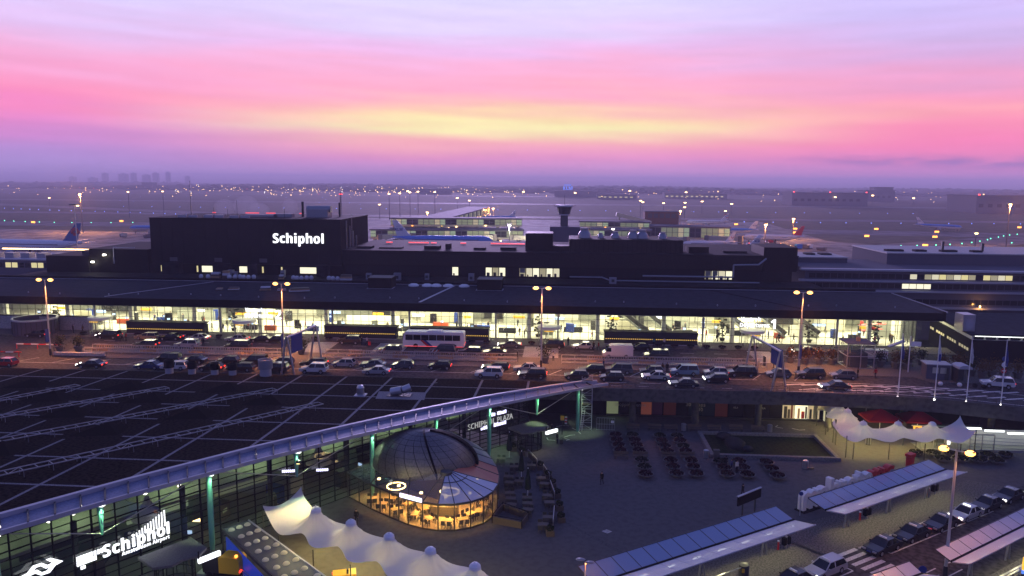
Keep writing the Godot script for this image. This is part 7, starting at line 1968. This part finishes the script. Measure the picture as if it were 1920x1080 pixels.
	m = MB.new(); m.tube(Vector3.ZERO, Vector3(0, 28, 0), .3, .18, 7); part(t, "pole", m.mesh(), M.lamp_pole); m = MB.new(); m.lathe(Vector3(0, 28, 0), [Vector2(0, .3), Vector2(2.0, .1), Vector2(1.9, -.3), Vector2(0, -.3)], 10); part(t, "lamp_ring", m.mesh(), M.dark_steel); part(t, "lamp_glass", boxmesh(1.0, 1.8, 27.3, 27.7, -.3, .3), M.lamp_far)
	t = thing("service_hall", "long low lit service building at the left edge behind the hall", "building", Vector3(-190, 0, -230))
	part(t, "wall", boxmesh(0, 46, 0, 12, -20, 0), M.hangar); part(t, "roof", boxmesh(-.4, 46.4, 12, 12.4, -20.4, .4), M.trim)
	for i in 20: part(t, "window", boxmesh(1 + i * 2.2, 2.8 + i * 2.2, 9.6, 11.2, 0, .1), M.window_warm if i % 4 < 2 else M.dark_window)
	for i in 8: part(t, "roof_unit", boxmesh(2 + i * 5.4, 5 + i * 5.4, 12.4, 14.0, -6, -3), M.duct)
	part(t, "light_strip", boxmesh(0, 44, 14.4, 14.7, -12, -11.6), M.lamp_far)
	# taxiway signs and lights
	k = 0
	var sgn := MB.new(); sgn.box(-1.6, 1.6, .4, 1.7, -.2, .2)
	var sm := sgn.mesh()
	for e in [[-330, -560], [-390, -640], [-300, -690], [-450, -610], [-520, -560], [-220, -600], [-250, -690], [180, -590], [222, -560], [226, -480], [330, -470], [300, -620], [420, -500], [265, -650], [160, -700], [410, -700], [195, -640], [270, -560]]:
		t = thing("taxiway_sign", "small glowing orange taxiway sign on the grass, %s of eighteen" % nth(k), "sign", Vector3(e[0], 0, e[1]), 0, "taxiway signs")
		part(t, "board", sm, M.dot_amber); part(t, "leg", boxmesh(-.1, .1, -.02, .4, -.1, .1), M.dark_steel); k += 1
	var dot := MB.new(); dot.ball(Vector3(0, .3, 0), Vector3(.45, .4, .45), 6)
	var dm := dot.mesh()
	rng.seed = 77
	k = 0
	for ln in [[120, -380, 360, -450, 26, "dot_green"], [200, -480, 420, -640, 18, "dot_green"], [-500, -640, -250, -640, 16, "dot_green"], [-700, -900, -180, -700, 30, "dot_blue"], [160, -760, 800, -790, 26, "dot_blue"], [-600, -1000, 500, -1020, 30, "dot_blue"], [300, -520, 700, -560, 14, "dot_green"]]:
		for i in ln[4]:
			var p := Vector2(ln[0], ln[1]).lerp(Vector2(ln[2], ln[3]), (i + rng.randf_range(-.15, .15)) / float(ln[4]))
			p.y += 18.0 * sin(i * .35) * (1.0 if ln[5] == "dot_green" else .3)
			single("taxiway_light", "tiny %s taxiway light on the airfield" % ("green" if ln[5] == "dot_green" else "blue"), "light", dm, M[ln[5]], Vector3(p.x, 0, p.y), 0, "%s taxiway lights" % ("green" if ln[5] == "dot_green" else "blue"))
	# town and road lights far away
	for s in [["town_amber", 430, 1.0], ["lamp_white", 60, .8], ["dot_red", 40, .7], ["dot_blue", 70, .5]]:
		var xf := []
		for i in s[1]:
			var z := -rng.randf_range(1500, 3300)
			if s[0] == "dot_blue": z = -rng.randf_range(900, 1700)
			var x := rng.randf_range(-.78, .68) * -z
			if rng.randf() < .5: x = rng.randfn(-.35, .14) * -z
			xf.append(Transform3D(Basis.from_scale(Vector3.ONE * (-z / 1500.0) * s[2] * rng.randf_range(.7, 1.7)), Vector3(x, rng.randf_range(2, 12), z)))
		many("distant_light_field", "scattered far-off %s lights beyond the airfield" % {"town_amber": "amber", "lamp_white": "white", "dot_red": "red", "dot_blue": "blue"}[s[0]], "lights", dm, M[s[0]], xf)
	# far buildings
	k = 0
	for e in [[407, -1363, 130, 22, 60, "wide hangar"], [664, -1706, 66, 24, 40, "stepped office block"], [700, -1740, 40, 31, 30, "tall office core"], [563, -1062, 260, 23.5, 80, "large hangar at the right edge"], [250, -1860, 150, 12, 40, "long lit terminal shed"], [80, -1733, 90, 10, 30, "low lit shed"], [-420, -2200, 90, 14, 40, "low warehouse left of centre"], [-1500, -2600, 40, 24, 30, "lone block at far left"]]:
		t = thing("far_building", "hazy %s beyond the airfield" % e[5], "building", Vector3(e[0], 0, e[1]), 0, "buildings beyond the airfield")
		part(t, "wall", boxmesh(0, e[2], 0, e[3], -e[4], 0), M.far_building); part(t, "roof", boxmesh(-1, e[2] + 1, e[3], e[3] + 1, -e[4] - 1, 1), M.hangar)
		for i in int(e[2] / 12.0): part(t, "window", boxmesh(3 + i * 12, 9 + i * 12, e[3] * .35, e[3] * .55, 0, .3), M.window_warm if k in [4, 5] else M.dark_window)
		if k in [0, 3]:
			for i in 3: part(t, "warning_light", boxmesh(e[2] * i * .48 + 2, e[2] * i * .48 + 4, e[3] + 1, e[3] + 2.6, -2, 0), M.dot_red)
		k += 1
	t = thing("far_logo_building", "distant building carrying a blue glowing KLM crown sign", "building", Vector3(0, 0, -1950))
	part(t, "wall", boxmesh(-20, 90, 0, 14, -30, 0), M.far_building); text(t, "lettering", "KLM", 9, Vector3(14, 22, 0), Basis(), M.sign_blue)
	for i in 4: part(t, "crown_mark", boxmesh(-1.2, 1.2, 0, 4, -.5, .5), M.sign_blue, Vector3(7 + i * 4.6, 28, 0))
	part(t, "roof", boxmesh(-21, 91, 14, 15, -31, 1), M.hangar)
	k = 0
	for e in [[-3294, 34, 74], [-3170, 60, 70], [-3080, 30, 76], [-2995, 50, 64], [-2918, 36, 78], [-2820, 22, 84], [-2680, 26, 56], [-3400, 60, 40], [-3540, 40, 46]]:
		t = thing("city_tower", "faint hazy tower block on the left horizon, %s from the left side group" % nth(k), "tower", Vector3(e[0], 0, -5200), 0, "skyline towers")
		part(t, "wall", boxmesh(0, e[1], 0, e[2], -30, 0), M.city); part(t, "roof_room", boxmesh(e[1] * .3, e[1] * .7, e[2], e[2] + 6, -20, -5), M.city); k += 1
	# woods on the horizon
	var lump := MB.new()
	rng.seed = 3
	for i in 26:
		var a := rng.randf() * TAU; var r := sqrt(rng.randf())
		lump.ball(Vector3(cos(a) * r * .8, .35 + .5 * (1.0 - r) * rng.randf(), sin(a) * r * .8), Vector3(.34, .3, .34) * rng.randf_range(.6, 1.2), 6)
	var lm := lump.mesh()
	var xf := []
	for i in 1500:
		var z := -rng.randf_range(2500, 4900)
		var x := rng.randf_range(-.85, .75) * -z
		var w := rng.randf_range(20, 52)
		xf.append(Transform3D(Basis(Vector3.UP, rng.randf() * 6).scaled(Vector3(w, rng.randf_range(9, 17) * (1.0 + .35 * sin(x * .004)), w)), Vector3(x, -.5, z)))
	many("distant_wood", "hazy belt of trees along the horizon", "trees", lm, M.tree_dark, xf)

func people() -> void:
	var poses := [body_mesh(0), body_mesh(1), body_mesh(2)]
	var k := 0
	var coats := ["black", "navy", "grey", "red", "white", "brown", "teal"]
	# on the raised road and pavement
	for e in [[-89.3, -141.9, 0, 0, "beside the black people carrier"], [-88.4, -142.6, 1, 2, "behind the black people carrier"], [-87.4, -142.4, 0, 3, "near the tan estate, in red"], [-70.5, -138.9, 0, 0, "behind the silver off-roader, left"], [-69.6, -138.8, 1, 0, "behind the silver off-roader, right"], [-39.3, -143.3, 0, 0, "at the open boot of the brown off-roader"], [-38.3, -143.4, 1, 4, "with a red case beside the brown off-roader"], [-54.2, -142.8, 0, 0, "by the black saloon near the lamp post"], [-1.1, -133.2, 0, 4, "on the island crossing, in white"], [6.6, -143.2, 0, 0, "behind the silver saloon, left"], [7.6, -143.4, 1, 3, "behind the silver saloon, right"], [7.7, -128.1, 0, 1, "at the rear of the black estate"], [17.8, -127.0, 0, 5, "behind the trolley rack, left of a pair"], [18.6, -127.2, 1, 0, "behind the trolley rack, right of a pair"], [33.6, -127.3, 1, 4, "near the right gantry"], [37.9, -131.8, 0, 3, "by the tubs near the right lamp, left"], [39.1, -131.9, 0, 0, "by the tubs near the right lamp, right"], [18.7, -147.4, 1, 6, "before the rightmost dark box, in teal"], [20.8, -147.6, 0, 4, "before the rightmost dark box, in white"], [-10.8, -150.0, 0, 0, "before the hall glass between two boxes"], [1.7, -146.6, 0, 0, "on the pavement by the revolving door"], [-45.2, -120.9, 0, 0, "under the left gantry"], [-102.6, -148.4, 0, 0, "by the slatted drum, left"], [-100.6, -148.6, 1, 5, "by the slatted drum, right"], [50.4, -126.6, 0, 0, "beside the grey hatchback near the lift house"], [53.4, -126.8, 1, 3, "before the lift house"]]:
		person(poses, k, Vector3(e[0], 6.13 if e[1] < -145.6 or (e[1] > -136.2 and e[1] < -127.6) else 6.006, e[1]), e[2], e[3], "person %s" % e[4], "people on the raised road"); k += 1
	for e in [[5.7, -92.0, 1, 0, "walking alone across the open square"], [22.9, -89.6, 1, 0, "walking near the dark information board"], [23.4, -98.0, 0, 1, "in blue sitting area among the bowls"], [24.0, -97.6, 0, 4, "in white among the bowls"], [22.9, -99.2, 0, 0, "in dark clothes among the bowls"], [-.1, -106.8, 0, 0, "with a dark case before the revolving entrance"], [-1.0, -110.9, 0, 0, "in a bright vest behind the revolving entrance"], [-1.8, -111.2, 0, 0, "in dark clothes behind the revolving entrance"], [-22.6, -78.6, 0, 0, "in a suit walking between tent and restaurant"], [-12.6, -64.0, 1, 0, "in dark clothes beside the left tent"]]:
		person(poses, k, Vector3(e[0], .005, e[1]), e[2], e[3], "person %s" % e[4], "people in the square"); k += 1
	rng.seed = 99
	for i in 110:
		var x := rng.randf_range(-118, 69)
		person(poses, i + 100, Vector3(x, 6.14, -153.2 - 13.0 * pow(rng.randf(), 1.6)), i % 3, [0, 0, 1, 0, 2, 5, 3][i % 7], "dark figure of a traveller inside the lit hall", "travellers inside the hall")
func person(poses: Array, k: int, at: Vector3, pose: int, coat: int, label: String, group: String) -> void:
	var names := ["black", "navy", "grey", "red", "white", "brown", "teal"]
	var t := single("person", label, "person", poses[pose][coat], M.person, at, k * 2.4, group)
	if "case" in label:
		var m := MB.new(); m.box(-.25, .25, .06, .75, -.14, .14); m.bar(Vector3(-.15, .75, 0), Vector3(-.15, 1.0, 0), .03, .03); m.bar(Vector3(.15, .75, 0), Vector3(.15, 1.0, 0), .03, .03); m.bar(Vector3(-.15, 1.0, 0), Vector3(.15, 1.0, 0), .03, .03)
		single("suitcase", "%s suitcase standing beside a person" % ("red" if "red" in label else "dark"), "suitcase", m.mesh(), M.red if "red" in label else M.hall_dark, at + Vector3(.6, 0, .3))
	if "vest" in label:
		pass
func body_mesh(pose: int) -> Array:
	# joints with radii, joined by a smooth minimum and meshed as surface nets; returns one mesh per coat colour
	var st := .0 if pose == 0 else .24
	var bones := [   # a, b, ra, rb
		[Vector3(0, .95, 0), Vector3(0, 1.2, .01), .15, .145], [Vector3(0, 1.2, .01), Vector3(0, 1.42, 0), .15, .13], [Vector3(-.14, 1.42, 0), Vector3(.14, 1.42, 0), .085, .085],
		[Vector3(0, 1.42, 0), Vector3(0, 1.56, .01), .06, .055], [Vector3(0, 1.63, .02), Vector3(0, 1.68, .01), .095, .1], [Vector3(0, 1.61, .1), Vector3(0, 1.64, .1), .02, .012],
		[Vector3(-.09, .93, 0), Vector3(-.1, .5, st * .8), .1, .07], [Vector3(-.1, .5, st * .8), Vector3(-.1, .08, st * .6), .068, .045], [Vector3(-.1, .05, st * .6 - .03), Vector3(-.12, .04, st * .6 + .16), .045, .038],
		[Vector3(.09, .93, 0), Vector3(.1, .5, -st * .3), .1, .07], [Vector3(.1, .5, -st * .3), Vector3(.1, .1, -st * 1.4), .068, .045], [Vector3(.1, .05, -st * 1.4 - .03), Vector3(.12, .04, -st * 1.4 + .16), .045, .038],
		[Vector3(-.2, 1.4, 0), Vector3(-.25, 1.12, -st * .4), .06, .048], [Vector3(-.25, 1.12, -st * .4), Vector3(-.24, .88, .05 - st * .2), .046, .034], [Vector3(-.24, .86, .05 - st * .2), Vector3(-.235, .74, .08 - st * .2), .035, .02],
		[Vector3(.2, 1.4, 0), Vector3(.25, 1.12, st * .4), .06, .048], [Vector3(.25, 1.12, st * .4), Vector3(.23, .9 if pose < 2 else 1.1, .1 + st * .5), .046, .034], [Vector3(.23, .88 if pose < 2 else 1.1, .1 + st * .5), Vector3(.22, .76 if pose < 2 else 1.12, .14 + st * .7), .035, .02]]
	var cell := .036
	var lo := Vector3(-.36, -.02, -.5); var n := Vector3i(21, 51, 28)
	var f := PackedFloat32Array(); f.resize(n.x * n.y * n.z)
	f.fill(.5)
	for b in bones:
		var a: Vector3 = b[0]; var d: Vector3 = b[1] - b[0]; var dd := maxf(d.length_squared(), 1e-6)
		var r: float = maxf(b[2], b[3]) + .12
		var bl: Vector3 = Vector3(minf(b[0].x, b[1].x), minf(b[0].y, b[1].y), minf(b[0].z, b[1].z)) - Vector3.ONE * r
		var bh: Vector3 = Vector3(maxf(b[0].x, b[1].x), maxf(b[0].y, b[1].y), maxf(b[0].z, b[1].z)) + Vector3.ONE * r
		var i0 := Vector3i(((bl - lo) / cell).floor()).clamp(Vector3i.ZERO, n - Vector3i.ONE); var i1 := Vector3i(((bh - lo) / cell).ceil()).clamp(Vector3i.ZERO, n - Vector3i.ONE)
		for x in range(i0.x, i1.x + 1):
			for y in range(i0.y, i1.y + 1):
				for z in range(i0.z, i1.z + 1):
					var p := lo + Vector3(x, y, z) * cell
					var t := clampf((p - a).dot(d) / dd, 0, 1)
					var q := p.distance_to(a + d * t) - lerpf(b[2], b[3], t)
					var id := (x * n.y + y) * n.z + z
					var h := maxf(0, .03 - absf(f[id] - q)) / .03
					f[id] = minf(f[id], q) - h * h * .03 * .25
	var vid := {}
	var vs := PackedVector3Array()
	for x in n.x - 1:
		for y in n.y - 1:
			for z in n.z - 1:
				var acc := Vector3.ZERO; var cnt := 0
				var c := []
				for k in 8: c.append(f[((x + (k & 1)) * n.y + y + ((k >> 1) & 1)) * n.z + z + (k >> 2)])
				var neg := 0
				for k in 8: neg += 1 if c[k] < 0 else 0
				if neg == 0 or neg == 8: continue
				for e in [[0, 1], [2, 3], [4, 5], [6, 7], [0, 2], [1, 3], [4, 6], [5, 7], [0, 4], [1, 5], [2, 6], [3, 7]]:
					var u: float = c[e[0]]; var w: float = c[e[1]]
					if (u < 0) == (w < 0): continue
					var s := u / (u - w)
					var pa := Vector3(e[0] & 1, (e[0] >> 1) & 1, e[0] >> 2); var pb := Vector3(e[1] & 1, (e[1] >> 1) & 1, e[1] >> 2)
					acc += pa.lerp(pb, s); cnt += 1
				vid[(x * n.y + y) * n.z + z] = vs.size()
				vs.append(lo + (Vector3(x, y, z) + acc / cnt) * cell)
	var idx := PackedInt32Array()
	for x in range(1, n.x - 1):
		for y in range(1, n.y - 1):
			for z in range(1, n.z - 1):
				var id := (x * n.y + y) * n.z + z
				var here := f[id] < 0
				for ax in 3:
					var o: int = [n.y * n.z, n.z, 1][ax]
					if here == (f[id + o] < 0): continue
					var a1: int = [n.z, 1, n.y * n.z][ax]; var a2: int = [1, n.y * n.z, n.z][ax]
					var q := [id, id - a1, id - a1 - a2, id - a2]
					if not (vid.has(q[0]) and vid.has(q[1]) and vid.has(q[2]) and vid.has(q[3])): continue
					var g := [vid[q[0]], vid[q[1]], vid[q[2]], vid[q[3]]]
					if here: idx.append_array([g[0], g[2], g[1], g[0], g[3], g[2]])
					else: idx.append_array([g[0], g[1], g[2], g[0], g[2], g[3]])
	var nr := PackedVector3Array(); nr.resize(vs.size())
	for k in idx.size() / 3:
		var a := vs[idx[k * 3]]; var m := (vs[idx[k * 3 + 2]] - a).cross(vs[idx[k * 3 + 1]] - a)
		for j in 3: nr[idx[k * 3 + j]] += m
	for i in nr.size(): nr[i] = nr[i].normalized()
	var out := []
	for coat in [Color(.012, .012, .014), Color(.02, .035, .12), Color(.1, .1, .11), Color(.3, .02, .025), Color(.5, .48, .46), Color(.09, .05, .03), Color(.05, .17, .2)]:
		var cs := PackedColorArray()
		for p in vs:
			var c: Color = coat
			if p.y < .09: c = Color(.015, .012, .01)
			elif p.y < .92 and absf(p.x) < .2: c = Color(.02, .022, .035)
			elif p.y > 1.68 or (p.y > 1.52 and p.z < -.01): c = Color(.03, .02, .012)
			elif p.y > 1.5 or (p.y < .84 and absf(p.x) > .19): c = Color(.42, .25, .18)
			cs.append(c)
		var arr := []; arr.resize(Mesh.ARRAY_MAX)
		arr[Mesh.ARRAY_VERTEX] = vs; arr[Mesh.ARRAY_NORMAL] = nr; arr[Mesh.ARRAY_COLOR] = cs; arr[Mesh.ARRAY_INDEX] = idx
		var am := ArrayMesh.new(); am.add_surface_from_arrays(Mesh.PRIMITIVE_TRIANGLES, arr)
		out.append(am)
	return out
